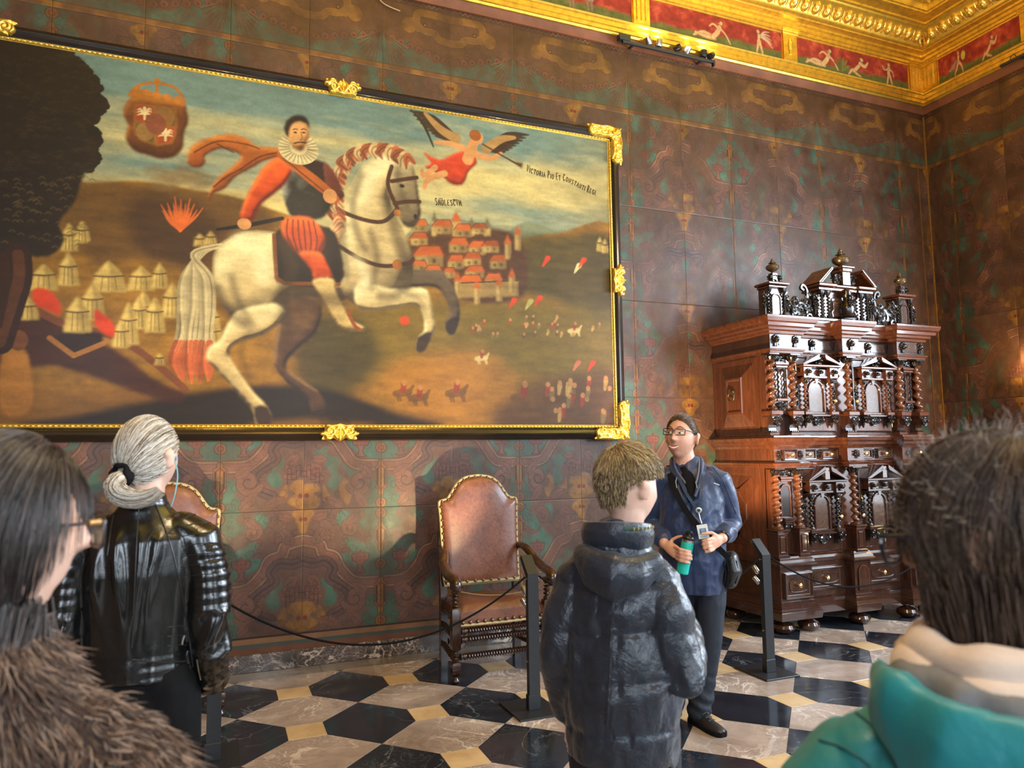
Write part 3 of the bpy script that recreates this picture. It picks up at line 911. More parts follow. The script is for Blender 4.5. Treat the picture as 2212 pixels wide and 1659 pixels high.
# painted frieze pictures
SKY = np.array(srgb(158, 52, 36)); GRASS = np.array(srgb(96, 98, 44)); SKIN = np.array(srgb(202, 158, 102))
def figure(p, pts, w, head, col=SKIN, hr=1.9):
    for q in pts:
        p.stroke(q, [x*1.25 for x in w], INK*1.3, a=0.6); p.stroke(q, w, col)
    p.ell(head[0], head[1], hr*1.15, hr*1.25, INK*1.3); p.ell(head[0], head[1], hr, hr*1.1, col*0.95)
def frieze_scene(seed, figs, w=170, h=30):
    p = Paint(w, h, 200); rs = np.random.RandomState(seed)
    n = vnoise(p.ny, p.nx, 4, seed, 5, 5.0)[..., None]
    p.img[:] = SKY*(0.35+1.1*n)+np.array(srgb(120, 84, 44))*np.clip(n-0.52, 0, 1)*2.0
    g = 0.62+0.18*vnoise(p.ny, p.nx, 2, seed+3, 3, 5.0)
    m = blur((p.Y/h > g).astype(float), 2)
    p.put(m, GRASS*(0.6+0.7*vnoise(p.ny, p.nx, 6, seed+5, 5, 5)[..., None]))
    for kind, x in figs:
        if kind == 'recline':
            figure(p, [[(x-24, 25), (x-12, 20), (x, 23)], [(x-22, 22), (x-10, 24), (x+2, 24)]], [2.2, 3.4, 4.2], (x+10, 7))
            figure(p, [[(x, 23), (x+6, 17), (x+9, 11)]], [5.2, 5.4, 4.4], (x+11, 6.5))
            figure(p, [[(x+9, 12), (x+16, 17), (x+22, 26)], [(x+8, 13), (x+1, 9), (x-4, 12)]], [2.2, 1.8, 1.4], (x+11, 6.5))
        elif kind == 'stand':
            figure(p, [[(x-3, 28), (x-1, 20), (x, 15)], [(x+5, 28), (x+3, 21), (x+1, 15)]], [1.8, 2.6, 3.4], (x+1, 5))
            figure(p, [[(x, 16), (x+1, 9)]], [4, 4.6], (x+1, 5)); figure(p, [[(x, 10), (x-6, 12), (x-9, 8)], [(x+2, 10), (x+7, 13), (x+8, 18)]], [1.8, 1.5, 1.2], (x+1, 5))
        elif kind == 'wing':
            for k in range(5): p.stroke([(x+2, 10), (x+8+k, 4+k*2.4), (x+15+k, 3+k*4.2)], [2, 1.6, 0.6], np.array(srgb(196, 160, 120)))
            figure(p, [[(x-3, 28), (x-1, 20), (x, 15)], [(x+5, 28), (x+3, 21), (x+1, 15)], [(x, 16), (x+1, 9)]], [2, 3, 3.8], (x, 5))
        elif kind == 'leaf':
            for a in np.linspace(-2.6, -0.5, 6): p.stroke([(x, 26), (x+8*math.cos(a), 26+12*math.sin(a)), (x+14*math.cos(a), 26+17*math.sin(a))], [1, 3, 0.5], GRASS*(1.3 if a > -1.5 else 0.8))
        elif kind == 'crouch':
            figure(p, [[(x-10, 27), (x-4, 21), (x, 24), (x+8, 27)]], [2.2, 3, 3, 1.8], (x+10, 7)); figure(p, [[(x-2, 22), (x+5, 16), (x+9, 11)], [(x+8, 12), (x+15, 14), (x+20, 9)]], [4.4, 4, 1.6], (x+11, 7.5))
        elif kind == 'shield':
            figure(p, [[(x-9, 28), (x-3, 20), (x, 15)], [(x+9, 28), (x+6, 20), (x+1, 15)], [(x, 16), (x+1, 9)]], [2, 3, 4], (x+1, 5))
            p.ell(x+11, 10, 5.4, 6, INK); p.ell(x+11, 10, 4.6, 5.2, np.array(srgb(190, 170, 70)))
            p.stroke([(x-4, 12), (x-12, 18), (x-20, 20)], [3, 6, 2], np.array(srgb(140, 120, 104)))
        elif kind == 'beast':
            p.stroke([(x-14, 16), (x, 14), (x+12, 15)], [6, 8, 6], np.array(srgb(150, 120, 90))); p.stroke([(x-16, 12), (x-20, 16)], [5, 3], np.array(srgb(150, 120, 90)))
            for d in (-12, -8, 8, 12): p.stroke([(x+d, 18), (x+d+1, 27)], [3, 1.5], np.array(srgb(130, 100, 74)))
    p.img *= 0.75+0.45*vnoise(p.ny, p.nx, 10, seed+9, 4, 5)[..., None]
    return p.img
def frieze_panel(x0, x1, figs, seed, on_right=False):
    art = frieze_scene(seed, figs)
    ny, nx = art.shape[:2]; w = x1-x0
    X, Z = np.meshgrid(np.linspace(0, w, nx), np.linspace(6.058, 5.760, ny))
    P3 = np.stack([X, np.full(X.shape, -0.002), Z-5.53], -1)
    me = grid_mesh('painted_panel', P3[::-1], art[::-1]); me.materials.append(M_FRESCO)
    o = link_mesh('painted_panel', me, None, cornice)
    if on_right: o.location = (-0.068, x1, 0); o.rotation_euler = (0, 0, -PI/2)
    else: o.location = (x0-XR, -0.068, 0)
frieze_panel(3.362, 5.028, [('recline', 78), ('wing', 138)], 31)
frieze_panel(5.232, 6.915, [('recline', 38), ('leaf', 66), ('crouch', 86), ('stand', 138)], 32)
frieze_panel(1.495, 3.158, [('stand', 40), ('leaf', 70), ('beast', 112)], 33)
frieze_panel(-1.225, -0.29, [('shield', 44), ('crouch', 104)], 34, True)
frieze_panel(-0.38, 1.285, [('beast', 40), ('recline', 104)], 35)
# ================================================================== the large framed painting
PX0, PX1, PZ0_, PZ1_ = -2.245, 2.985, 1.702, 4.648      # outer frame
FWID, SLIP = 0.098, 0.026
CX0, CX1, CZ0, CZ1 = PX0+FWID+SLIP, PX1-FWID-SLIP, PZ0_+FWID+SLIP, PZ1_-FWID-SLIP
CW, CH = CX1-CX0, CZ1-CZ0
CANVAS_Y = -0.045
def T(pts):
    """photograph pixels -> canvas units (metres from the canvas' top left corner)"""
    out = []
    for x, y in pts:
        v = on_y(x, y, CANVAS_Y); out.append((v.x-CX0, CZ1-v.z))
    return out
def L(*flat):
    return T([(flat[i], flat[i+1]) for i in range(0, len(flat), 2)])
def c8(r, g, b): return np.array(srgb(r, g, b))

def paint_canvas():
    p = Paint(CW, CH, 740)
    X, Y = p.X/CW, p.Y/CH
    nA = vnoise(p.ny, p.nx, 5, 41, 5, 0.7)
    nB = vnoise(p.ny, p.nx, 14, 42, 5, 0.35)       # streaky clouds
    nC = vnoise(p.ny, p.nx, 22, 43, 4, 1.8)
    # sky
    cream, blue, grey = c8(226, 206, 140), c8(120, 146, 142), c8(150, 146, 118)
    t = np.clip(1.15-Y*2.0+(nB-0.5)*1.6, 0, 1)[..., None]
    p.img = cream*(1-t)+blue*t
    t2 = np.clip((nA-0.5)*3.2, 0, 0.7)[..., None]; p.img = p.img*(1-t2)+cream*t2
    t3 = np.clip((X-0.82)*4.0*(nB+0.2)*(Y < 0.45), 0, 0.8)[..., None]; p.img = p.img*(1-t3)+grey*t3
    # distant hills
    p.poly(L(880, 505, 930, 482, 990, 474, 1030, 484, 1080, 505, 1130, 482, 1170, 486, 1220, 504, 1330, 515, 1330, 560, 880, 560), c8(132, 138, 112), smooth=5, soft=0.01)
    # ground
    ground = c8(150, 112, 42); green = c8(104, 98, 40); brown = c8(84, 58, 28); olive = c8(122, 104, 50)
    G = ground*(0.6+0.8*nC[..., None])
    gm = p.polymask(smooth_path(L(-60, 410, 205, 396, 300, 392, 420, 410, 520, 430, 640, 470, 760, 505, 900, 512, 1010, 520, 1120, 516, 1200, 505, 1340, 512, 1340, 960, -60, 960), 5)).astype(float)
    p.put(blur(gm, 2), G)
    p.poly(L(150, 400, 300, 395, 430, 415, 560, 440, 600, 520, 480, 600, 330, 560, 200, 560, 130, 480), c8(104, 76, 36), smooth=5, soft=0.05, a=0.85)
    p.poly(L(280, 430, 420, 440, 480, 500, 420, 570, 300, 540), c8(70, 48, 28), smooth=5, soft=0.08, a=0.8)
    p.poly(L(1110, 525, 1200, 510, 1330, 520, 1330, 700, 1200, 650, 1120, 620), c8(84, 74, 34), smooth=4, soft=0.06, a=0.9)
    p.poly(L(690, 690, 800, 660, 1000, 650, 1330, 680, 1330, 830, 1100, 800, 900, 790, 760, 830, 690, 860), c8(120, 104, 38), smooth=4, soft=0.10, a=0.8)
    p.poly(L(640, 700, 760, 680, 820, 760, 760, 850, 650, 880), c8(70, 62, 26), smooth=4, soft=0.08, a=0.85)
    p.poly(L(840, 790, 1050, 760, 1120, 860, 1050, 905, 880, 890), c8(176, 124, 40), smooth=4, soft=0.10, a=0.8)
    p.poly(L(1100, 860, 1200, 820, 1330, 800, 1330, 930, 1080, 925), c8(104, 70, 40), smooth=4, soft=0.08, a=0.85)
    p.poly(L(-40, 860, 200, 840, 420, 850, 420, 930, -40, 940), c8(140, 100, 42), smooth=4, soft=0.05, a=0.8)
    # dark foreground mound
    p.poly(L(90, 925, 170, 895, 300, 868, 430, 845, 560, 830, 690, 838, 780, 862, 850, 890, 930, 925), c8(44, 30, 18), smooth=5, soft=0.03)
    p.poly(L(520, 925, 640, 905, 760, 912, 860, 926), c8(132, 96, 44), smooth=4, soft=0.03, a=0.8)
    # trench and earthwork at the left
    p.poly(L(-60, 630, 60, 655, 140, 705, 250, 755, 330, 815, 400, 850, 380, 870, 300, 850, 120, 790, -60, 800), c8(76, 42, 26), smooth=3, soft=0.02)
    p.stroke(L(40, 650, 140, 700, 250, 728, 330, 780, 400, 840), 0.05, c8(126, 76, 44))
    p.poly(L(110, 735, 160, 765, 222, 745, 222, 720, 150, 708), c8(54, 32, 22), smooth=0); p.stroke(L(108, 730, 160, 768, 224, 742), 0.035, c8(170, 118, 60), smooth=0)
    p.poly(L(5, 765, 40, 752, 62, 770, 70, 880, 5, 890), c8(176, 124, 56), smooth=4, soft=0.01); p.ell(*L(40, 735)[0], 0.06, 0.07, c8(120, 76, 44))
    # tents
    tent_l, tent_d, ink = c8(216, 190, 116), c8(150, 128, 76), c8(74, 52, 28)
    def tent(cx, top, w, h, roof=0.42):
        zr = top+h*roof
        p.poly(L(cx-w*0.36, zr, cx+w*0.36, zr, cx+w/2, top+h, cx-w/2, top+h), tent_l)
        p.poly(L(cx, zr, cx+w*0.36, zr, cx+w/2, top+h, cx+w*0.08, top+h), tent_d, a=0.6)
        p.poly(L(cx, top, cx+w*0.40, zr, cx-w*0.40, zr), tent_l*1.05); p.poly(L(cx, top, cx+w*0.40, zr, cx+w*0.05, zr), tent_d, a=0.7)
        p.stroke(L(cx-w*0.40, zr, cx, zr+h*0.03, cx+w*0.40, zr), 0.012, ink, a=0.8)
        for q in (-0.2, 0.0, 0.22): p.stroke(L(cx+w*q*0.8, zr+h*0.06, cx+w*q, top+h*0.95), 0.008, ink, smooth=0, a=0.5)
    for a in ((150, 482, 38, 60), (178, 478, 34, 46), (148, 545, 46, 72), (95, 570, 60, 56), (235, 562, 80, 68, 0.5), (305, 575, 60, 52), (345, 568, 36, 54), (200, 612, 56, 80), (168, 640, 62, 78), (372, 610, 48, 76), (310, 628, 50, 80), (300, 640, 40, 70), (278, 652, 44, 92), (335, 640, 44, 78), (262, 690, 40, 60), (455, 655, 46, 70), (460, 690, 40, 60), (60, 640, 50, 50), (345, 762, 20, 26), (432, 505, 26, 26), (455, 500, 26, 28)): tent(*a)
    for a in ((1295, 512, 14, 30), (1306, 516, 14, 30)): tent(*a)
    red = c8(214, 74, 30)
    p.poly(L(75, 623, 108, 628, 130, 655, 130, 681, 100, 668, 75, 655), red, smooth=3); p.poly(L(206, 668, 232, 685, 248, 705, 245, 727, 222, 718, 206, 698), red, smooth=3)
    # burning town behind the tents
    for k, a in enumerate(np.linspace(-2.5, -0.7, 18)):
        l = 40+30*((k*7) % 5)/5; p.stroke(L(390, 498, 390+l*0.6*math.cos(a), 498+l*0.6*math.sin(a), 390+l*math.cos(a), 495+l*1.1*math.sin(a)), [0.02, 0.016, 0.004], c8(220, 116, 50), a=0.85)
    for k in range(7): p.ell(*L(340+k*17, 372+8*((k*3) % 4))[0], 0.09, 0.06, c8(130, 108, 70), soft=0.04, a=0.5)
    # walled town at the right
    roof, wallc, wdk = c8(196, 104, 46), c8(192, 164, 104), c8(120, 92, 56)
    rs = np.random.RandomState(12)
    def house(cx, y, w, h):
        p.poly(L(cx-w/2, y-h*0.55, cx, y-h*0.62, cx+w/2, y-h*0.55, cx+w/2, y, cx-w/2, y), wallc*(0.7+0.4*rs.rand())); p.poly(L(cx-w*0.05, y-h*0.6, cx+w/2, y-h*0.55, cx+w/2, y, cx, y), wdk, a=0.55)
        p.poly(L(cx-w*0.58, y-h*0.52, cx-w*0.3, y-h, cx+w*0.4, y-h, cx+w*0.58, y-h*0.50), roof*(0.7+0.45*rs.rand()))
        p.stroke(L(cx-w*0.58, y-h*0.52, cx-w*0.3, y-h, cx+w*0.4, y-h, cx+w*0.58, y-h*0.5), 0.007, ink, smooth=0, a=0.7)
        for q in (-0.25, 0.15): p.poly(L(cx+w*q, y-h*0.35, cx+w*(q+0.12), y-h*0.35, cx+w*(q+0.12), y-h*0.15, cx+w*q, y-h*0.15), ink)
    p.poly(L(885, 520, 960, 490, 1080, 495, 1130, 530, 1130, 640, 1000, 650, 890, 580), c8(96, 64, 38), smooth=4, soft=0.02)
    for cx, top, w in ((938, 462, 10), (985, 462, 18), (1018, 474, 14), (1052, 476, 14)):
        p.poly(L(cx-w/2, top+16, cx+w/2, top+16, cx+w/2, 510, cx-w/2, 510), wallc); p.poly(L(cx, top-6, cx+w*0.7, top+17, cx-w*0.7, top+17), roof if w > 16 else c8(130, 120, 90))
    for cx, y, w, h in ((905, 500, 34, 26), (955, 505, 40, 30), (1000, 512, 36, 28), (1035, 505, 30, 22), (905, 530, 36, 28), (990, 545, 40, 32), (1030, 550, 36, 30), (925, 575, 60, 44), (985, 580, 34, 30), (1020, 575, 36, 30), (1060, 545, 34, 26), (1075, 580, 34, 30), (905, 585, 30, 22), (935, 595, 34, 22), (1025, 600, 40, 26), (970, 600, 26, 22), (1015, 630, 50, 36), (1065, 620, 36, 30)): house(cx, y, w, h)
    p.poly(L(985, 612, 1118, 606, 1120, 640, 985, 644), c8(160, 132, 82)); p.stroke(L(985, 612, 1118, 606), 0.01, ink, smooth=0)
    for cx, y in ((988, 640), (1030, 656), (1078, 650), (1105, 632), (1118, 540), (1096, 560)):
        p.poly(L(cx-6, y-34, cx+6, y-34, cx+6, y, cx-6, y), wallc); p.poly(L(cx, y-34, cx+6, y-34, cx+6, y, cx+1, y), wdk, a=0.6); p.poly(L(cx, y-54, cx+8, y-33, cx-8, y-33), roof)
    # little figures of the battle
    for k in range(46):
        x = 1010+300*rs.rand(); y = 690+40*rs.rand() if k < 26 else 840+75*rs.rand()
        if k >= 26: x = 1180+140*rs.rand()
        h = 12 if k < 26 else 34; col = [c8(196, 164, 100), c8(170, 70, 44), c8(110, 84, 52), c8(140, 120, 80)][k % 4]
        p.stroke(L(x, y, x+2, y-h*0.5), [0.02, 0.03] if h < 20 else [0.03, 0.05], col, smooth=0, a=0.8); p.ell(*L(x+2, y-h*0.68)[0], 0.012 if h < 20 else 0.022, 0.014 if h < 20 else 0.024, c8(190, 140, 90))
    for bx, by, s in ((870, 850, 1.0), (905, 860, 1.0), (985, 850, 1.1), (1040, 775, 0.7), (1130, 860, 1.3), (1240, 715, 0.7)):
        cc = c8(120, 84, 40) if s > 0.75 else c8(206, 186, 130)
        p.stroke(L(bx-16*s, by, bx+14*s, by-3*s), [0.05*s, 0.07*s, 0.05*s], cc, smooth=3, a=0.85); p.stroke(L(bx+13*s, by-3*s, bx+22*s, by-16*s), [0.04*s, 0.025*s], cc, a=0.85)
        for d in (-14, -9, 9, 13): p.stroke(L(bx+d*s, by, bx+d*s+5*s, by+16*s), [0.025*s, 0.012*s], cc, smooth=0, a=0.85)
        p.stroke(L(bx, by-6*s, bx+2*s, by-18*s), [0.04*s, 0.05*s], c8(150, 60, 40), smooth=0, a=0.85); p.ell(*L(bx+3*s, by-23*s)[0], 0.02*s, 0.024*s, c8(180, 130, 84))
    for x, y, cc in ((1100, 665, red), (1135, 668, c8(190, 180, 110)), (1155, 660, red), (1172, 575, red), (1240, 590, c8(220, 210, 160)), (1250, 578, red), (1238, 800, c8(200, 120, 100)), (1270, 800, red)):
        p.stroke(L(x, y, x+10, y-16, x+16, y-18), [0.012, 0.05, 0.01], cc, a=0.9)
    p.poly(L(863, 686, 880, 682, 884, 698, 868, 704), red)
    # great dark tree
    tdk = c8(48, 36, 22); edge = [(-60, 60), (105, 95), (150, 108), (138, 122), (165, 132), (190, 158), (212, 185), (200, 200), (228, 228), (208, 245), (196, 262), (182, 272), (205, 285), (212, 300), (196, 318), (206, 342), (190, 366), (175, 398), (160, 440), (130, 480), (140, 520), (118, 548), (90, 555), (50, 552), (30, 560), (-60, 560)]
    p.poly(T(edge), tdk, smooth=4)
    for k in range(150):
        i = rs.randint(1, 16); q = edge[i]; t = rs.rand(); nx_, ny_ = edge[i+1]
        p.ell(*L(q[0]+(nx_-q[0])*t-2+6*rs.rand(), q[1]+(ny_-q[1])*t)[0], 0.02+0.03*rs.rand(), 0.02+0.02*rs.rand(), tdk*(0.8+0.5*rs.rand()))
    for k in range(260):
        x, y = 200*rs.rand(), 120+420*rs.rand()
        p.stroke(L(x, y, x+6, y-3, x+12, y+1), 0.010, c8(104, 86, 50) if y > 380 else c8(70, 56, 34), smooth=2, a=0.55)
    for w, cc in ((0.16, c8(60, 36, 22)), (0.07, c8(96, 60, 36))): p.stroke(L(40, 550, 42, 600, 25, 660, 0, 740), w, cc)
    p.stroke(L(4, 560, 6, 620, -10, 700), 0.09, c8(66, 40, 24))
    # armorial cartouche under a crown
    cb, cg = c8(116, 70, 36), c8(178, 118, 48)
    p.relief(L(276, 218, 300, 205, 330, 212, 395, 222, 404, 240, 408, 262, 398, 290, 396, 318, 380, 338, 350, 344, 320, 336, 290, 326, 272, 300, 276, 270, 266, 245), cb, 0.04, amount=0.7, hi=cg, dark=cb*0.4)
    p.poly(L(291, 224, 381, 236, 381, 290, 372, 310, 340, 316, 305, 304, 291, 286), c8(168, 120, 56), smooth=0)
    for q, cc in ((L(293, 227, 334, 232, 334, 268, 293, 262), c8(166, 78, 40)), (L(337, 233, 379, 238, 379, 274, 337, 268), c8(112, 84, 44)), (L(293, 265, 334, 270, 334, 311, 306, 302, 293, 284), c8(104, 88, 46)), (L(337, 271, 379, 277, 378, 292, 370, 308, 340, 313), c8(172, 84, 46))): p.poly(q, cc)
    for cx, cy in ((313, 246), (358, 292)):
        p.stroke(L(cx, cy-12, cx, cy+12), [0.02, 0.05, 0.015], c8(226, 206, 160), smooth=0)
        for sg in (-1, 1):
            for d in (-8, -3, 3): p.stroke(L(cx, cy, cx+sg*9, cy+d-2, cx+sg*15, cy+d), [0.02, 0.012, 0.006], c8(226, 206, 160))
    p.ell(*L(356, 252)[0], 0.07, 0.08, c8(150, 110, 60)); p.ell(*L(314, 285)[0], 0.06, 0.07, c8(150, 116, 66)); p.ell(*L(337, 268)[0], 0.07, 0.08, c8(140, 84, 60))
    p.poly(L(281, 205, 286, 196, 300, 192, 340, 204, 396, 218, 398, 228, 340, 218, 286, 214), cg); p.stroke(L(280, 206, 300, 186, 340, 180, 380, 192, 400, 220), 0.022, cg); p.stroke(L(340, 172, 340, 204), 0.02, cg, smooth=0); p.ell(*L(340, 176)[0], 0.022, 0.022, cg)
    for k in range(5): p.ell(*L(296+k*22, 197+k*5)[0], 0.03, 0.03, cg*1.1)
    # winged figure with a trumpet
    wing = c8(70, 48, 32)
    for ax, ay, bx, by, n, up in ((985, 300, 885, 240, 8, 1), (1050, 322, 1142, 292, 8, -1)):
        for k in range(n):
            t = k/(n-1); ex, ey = bx+(ax-bx)*t*0.55, by+(68 if up > 0 else 46)*t*(1-t*0.2)
            p.stroke(L(ax, ay, (ax+ex)/2, (ay+ey)/2-14*(1-t), ex, ey), [0.05, 0.06, 0.012], wing*(0.8+0.5*((k*5) % 3)/3), a=0.95)
        p.stroke(L(ax, ay, (ax*2+bx)/3, ay-20, (ax+2*bx)/3, by+6), [0.09, 0.07, 0.03], c8(176, 140, 92))
    p.relief(L(1015, 325, 985, 330, 950, 345, 915, 330, 930, 352, 918, 362, 950, 378, 975, 398, 1000, 398, 1012, 372, 1030, 350), c8(206, 74, 36), 0.03, amount=0.8)
    flesh = c8(214, 158, 104)
    for q, w in ((L(940, 362, 915, 380, 912, 368), [0.05, 0.04, 0.03]), (L(960, 375, 925, 388, 916, 408), [0.06, 0.05, 0.03]), (L(1012, 325, 975, 312, 940, 308), [0.06, 0.05, 0.03]), (L(1030, 335, 1060, 342, 1082, 332), [0.06, 0.05, 0.03]), (L(1010, 345, 1022, 312), [0.10, 0.09])): p.stroke(q, w, flesh)
    p.ell(*L(1033, 299)[0], 0.045, 0.055, flesh); p.ell(*L(1026, 293)[0], 0.055, 0.05, c8(160, 96, 44)); p.stroke(L(1042, 312, 1090, 340, 1122, 358), [0.012, 0.014, 0.02], c8(70, 46, 30)); p.poly(L(1112, 350, 1130, 352, 1126, 366), c8(92, 62, 36)); p.stroke(L(936, 318, 915, 270, 888, 238), [0.012, 0.03, 0.01], c8(60, 52, 34))
    # ---- the horse: far legs, tail, body, neck, head
    horse, hd, hh = c8(206, 186, 138), c8(74, 60, 46), c8(238, 226, 178)
    p.relief(L(605, 620, 690, 650, 684, 715, 645, 752, 618, 790, 655, 822, 690, 848, 706, 888, 676, 894, 664, 862, 620, 826, 592, 786, 594, 740, 600, 700), c8(92, 66, 44), 0.05, amount=0.8, dark=c8(34, 24, 18), hi=c8(150, 120, 86))
    p.relief(L(870, 588, 948, 584, 966, 600, 988, 642, 993, 682, 980, 720, 966, 716, 962, 692, 972, 678, 960, 642, 940, 620, 880, 618), c8(100, 84, 64), 0.04, amount=0.8, dark=c8(40, 32, 24))
    for k in range(11):
        t = k/10; x0 = 470-t*30
        pts = L(480, 530, x0-30+t*8, 545+t*4, 398+t*55, 600, 392+t*66, 660, 388+t*68+6*math.sin(k), 720, 372+t*84, 780, 392+t*58+8*math.cos(k*2), 828-14*abs(t-0.5))
        sp = smooth_path(pts, 6, False); n1 = int(len(sp)*0.72)
        sh = 0.62+0.45*((k*3) % 4)/3
        p.stroke(sp[:n1+3], [0.03, 0.06, 0.05], c8(206, 192, 152)*sh, smooth=0); p.stroke(sp[n1:], [0.05, 0.05, 0.012], c8(196, 108, 66)*sh, smooth=0)
        p.stroke(sp[:n1], 0.010, c8(96, 78, 56), smooth=0, a=0.6)
    p.relief(L(462, 560, 478, 528, 520, 504, 565, 500, 610, 510, 660, 560, 740, 590, 762, 630, 730, 652, 690, 640, 640, 644, 618, 660, 616, 690, 590, 704, 560, 714, 525, 706, 490, 672, 464, 620), horse, 0.24, amount=0.95, dark=hd, hi=hh)
    p.relief(L(498, 690, 520, 668, 590, 655, 614, 672, 600, 700, 566, 724, 524, 736, 496, 758, 506, 786, 544, 842, 578, 880, 586, 912, 556, 916, 546, 886, 508, 842, 470, 802, 447, 776, 450, 752, 474, 734, 486, 712), horse, 0.06, amount=0.9, dark=hd, hi=hh)
    p.poly(L(548, 880, 578, 878, 587, 914, 556, 917), c8(66, 46, 32), smooth=2)
    p.relief(L(735, 610, 736, 520, 745, 450, 760, 400, 785, 358, 815, 338, 856, 330, 884, 348, 872, 396, 848, 420, 846, 455, 868, 490, 886, 540, 892, 590, 878, 640, 850, 664, 800, 668, 760, 655), horse, 0.24, amount=0.9, dark=hd, hi=hh)
    p.relief(L(775, 610, 850, 624, 912, 622, 928, 640, 937, 690, 939, 716, 916, 756, 899, 756, 903, 730, 917, 708, 904, 662, 862, 664, 800, 672, 768, 655), horse, 0.05, amount=0.8, dark=hd, hi=hh)
    p.poly(L(902, 728, 934, 716, 917, 758, 898, 757), c8(70, 50, 36), smooth=2); p.poly(L(964, 694, 992, 684, 980, 722, 965, 717), c8(60, 44, 32), smooth=2)
    p.relief(L(836, 372, 850, 342, 882, 344, 896, 372, 905, 425, 908, 468, 892, 492, 870, 484, 856, 452, 840, 420), c8(150, 134, 104), 0.06, amount=0.9, dark=hd*0.7, hi=hh)
    p.ell(*L(868, 402)[0], 0.022, 0.016, c8(30, 22, 18)); p.ell(*L(897, 468)[0], 0.016, 0.022, c8(50, 36, 30)); p.poly(L(866, 352, 872, 328, 880, 350), c8(150, 120, 90))
    br = c8(84, 50, 30)
    for q in (L(846, 392, 872, 388, 900, 384), L(852, 440, 880, 436, 906, 436), L(846, 360, 838, 400, 858, 450), L(858, 452, 830, 478, 790, 476, 740, 458, 715, 440), L(730, 530, 780, 560, 830, 575, 886, 568), L(886, 568, 892, 560)): p.stroke(q, 0.035, br)
    p.ell(*L(858, 572)[0], 0.04, 0.045, c8(170, 110, 56)); p.ell(*L(858, 460)[0], 0.03, 0.03, c8(196, 130, 60))
    for k in range(26):
        t = k/25; bx, by = 742+120*t, 470-240*t+130*t*t+ (0 if t < 0.5 else 0)
        base = np.array([(735, 470), (730, 420), (738, 372), (765, 338), (805, 324), (850, 326), (885, 345)]); sp = smooth_path(base, 8, False); q = sp[int(t*(len(sp)-1))]
        cc = [c8(206, 178, 132), c8(190, 112, 74), c8(150, 92, 62)][k % 3]
        s = smooth_path(T([(q[0]+10, q[1]+8), (q[0]-4, q[1]-6), (q[0]-14+8*math.sin(k*2.1), q[1]+4), (q[0]-8+6*math.cos(k*1.7), q[1]+20)]), 5, False)
        p.stroke(s, [0.03, 0.07, 0.05, 0.015], cc, smooth=0); p.stroke(s, 0.009, c8(84, 50, 34), smooth=0, a=0.7)
    for k in range(8): p.stroke(L(728+k*2, 470+k*4, 722-4*(k % 2), 490+k*4, 732, 506+k*3), [0.05, 0.04, 0.012], [c8(200, 120, 84), c8(214, 186, 140)][k % 2])
    # saddle cloth and rider
    p.poly(L(592, 506, 640, 490, 712, 492, 736, 540, 734, 616, 610, 612, 596, 590), c8(36, 24, 18), smooth=3); p.stroke(L(592, 508, 597, 600, 615, 612, 732, 614), 0.03, c8(130, 76, 36), smooth=0)
    orange, od, oh = c8(208, 84, 26), c8(110, 36, 14), c8(236, 124, 54)
    scarf = c8(166, 92, 36)
    p.relief(L(405, 352, 412, 320, 440, 302, 490, 290, 530, 298, 556, 316, 600, 320, 612, 336, 572, 348, 540, 366, 508, 384, 486, 408, 460, 420, 450, 442, 456, 408, 476, 380, 506, 356, 520, 336, 480, 322, 445, 336, 444, 352, 428, 364), scarf, 0.03, amount=0.9, dark=scarf*0.35, hi=c8(206, 134, 60))
    for q in (L(420, 330, 470, 306, 530, 312, 560, 322), L(520, 366, 560, 340, 600, 330), L(462, 404, 490, 382, 520, 366), L(470, 312, 505, 330)): p.stroke(q, 0.012, c8(96, 48, 20), a=0.8)
    p.relief(L(612, 356, 648, 344, 700, 350, 722, 390, 718, 440, 694, 472, 640, 474, 620, 452, 610, 410), c8(58, 54, 50), 0.07, amount=0.9, dark=c8(20, 17, 16), hi=c8(186, 190, 180))
    p.poly(L(640, 344, 700, 350, 722, 388, 716, 420, 690, 400, 660, 372), c8(52, 32, 26), smooth=3)
    p.relief(L(700, 352, 722, 372, 738, 405, 742, 428, 722, 430, 706, 410), c8(110, 56, 40), 0.03, amount=0.8)
    p.relief(L(604, 340, 572, 358, 545, 400, 526, 440, 520, 472, 544, 480, 562, 446, 592, 420, 618, 396, 630, 364), orange, 0.05, amount=0.95, dark=od, hi=oh)
    p.relief(L(612, 474, 664, 468, 692, 492, 702, 528, 676, 562, 642, 548, 612, 512), orange, 0.06, amount=0.9, dark=od, hi=oh)
    for k in range(6): p.stroke(L(622+k*11, 474+k*1, 620+k*13, 505+k*3, 634+k*9, 540+k*2), 0.012, od, a=0.85)
    p.relief(L(646, 545, 690, 545, 706, 570, 718, 604, 682, 606, 672, 582), orange, 0.04, amount=0.9, dark=od, hi=oh)
    p.relief(L(676, 606, 718, 602, 726, 632, 740, 660, 756, 690, 786, 706, 780, 716, 742, 710, 724, 690, 696, 644), c8(206, 182, 124), 0.03, amount=0.8, dark=c8(90, 66, 40)); p.stroke(L(752, 672, 764, 700, 776, 712), 0.03, c8(150, 84, 36))
    p.stroke(L(608, 334, 655, 372, 700, 408, 724, 430), [0.07, 0.09, 0.07], c8(176, 100, 40)); p.stroke(L(612, 342, 700, 414), 0.010, c8(100, 50, 20), smooth=0)
    p.stroke(L(470, 496, 530, 488, 610, 472), [0.02, 0.035, 0.03], c8(30, 22, 18), smooth=0); p.ell(*L(528, 484)[0], 0.05, 0.045, flesh); p.ell(*L(713, 424)[0], 0.055, 0.06, flesh)
    p.ell(*L(645, 322)[0], 0.155, 0.13, c8(214, 202, 160)); 
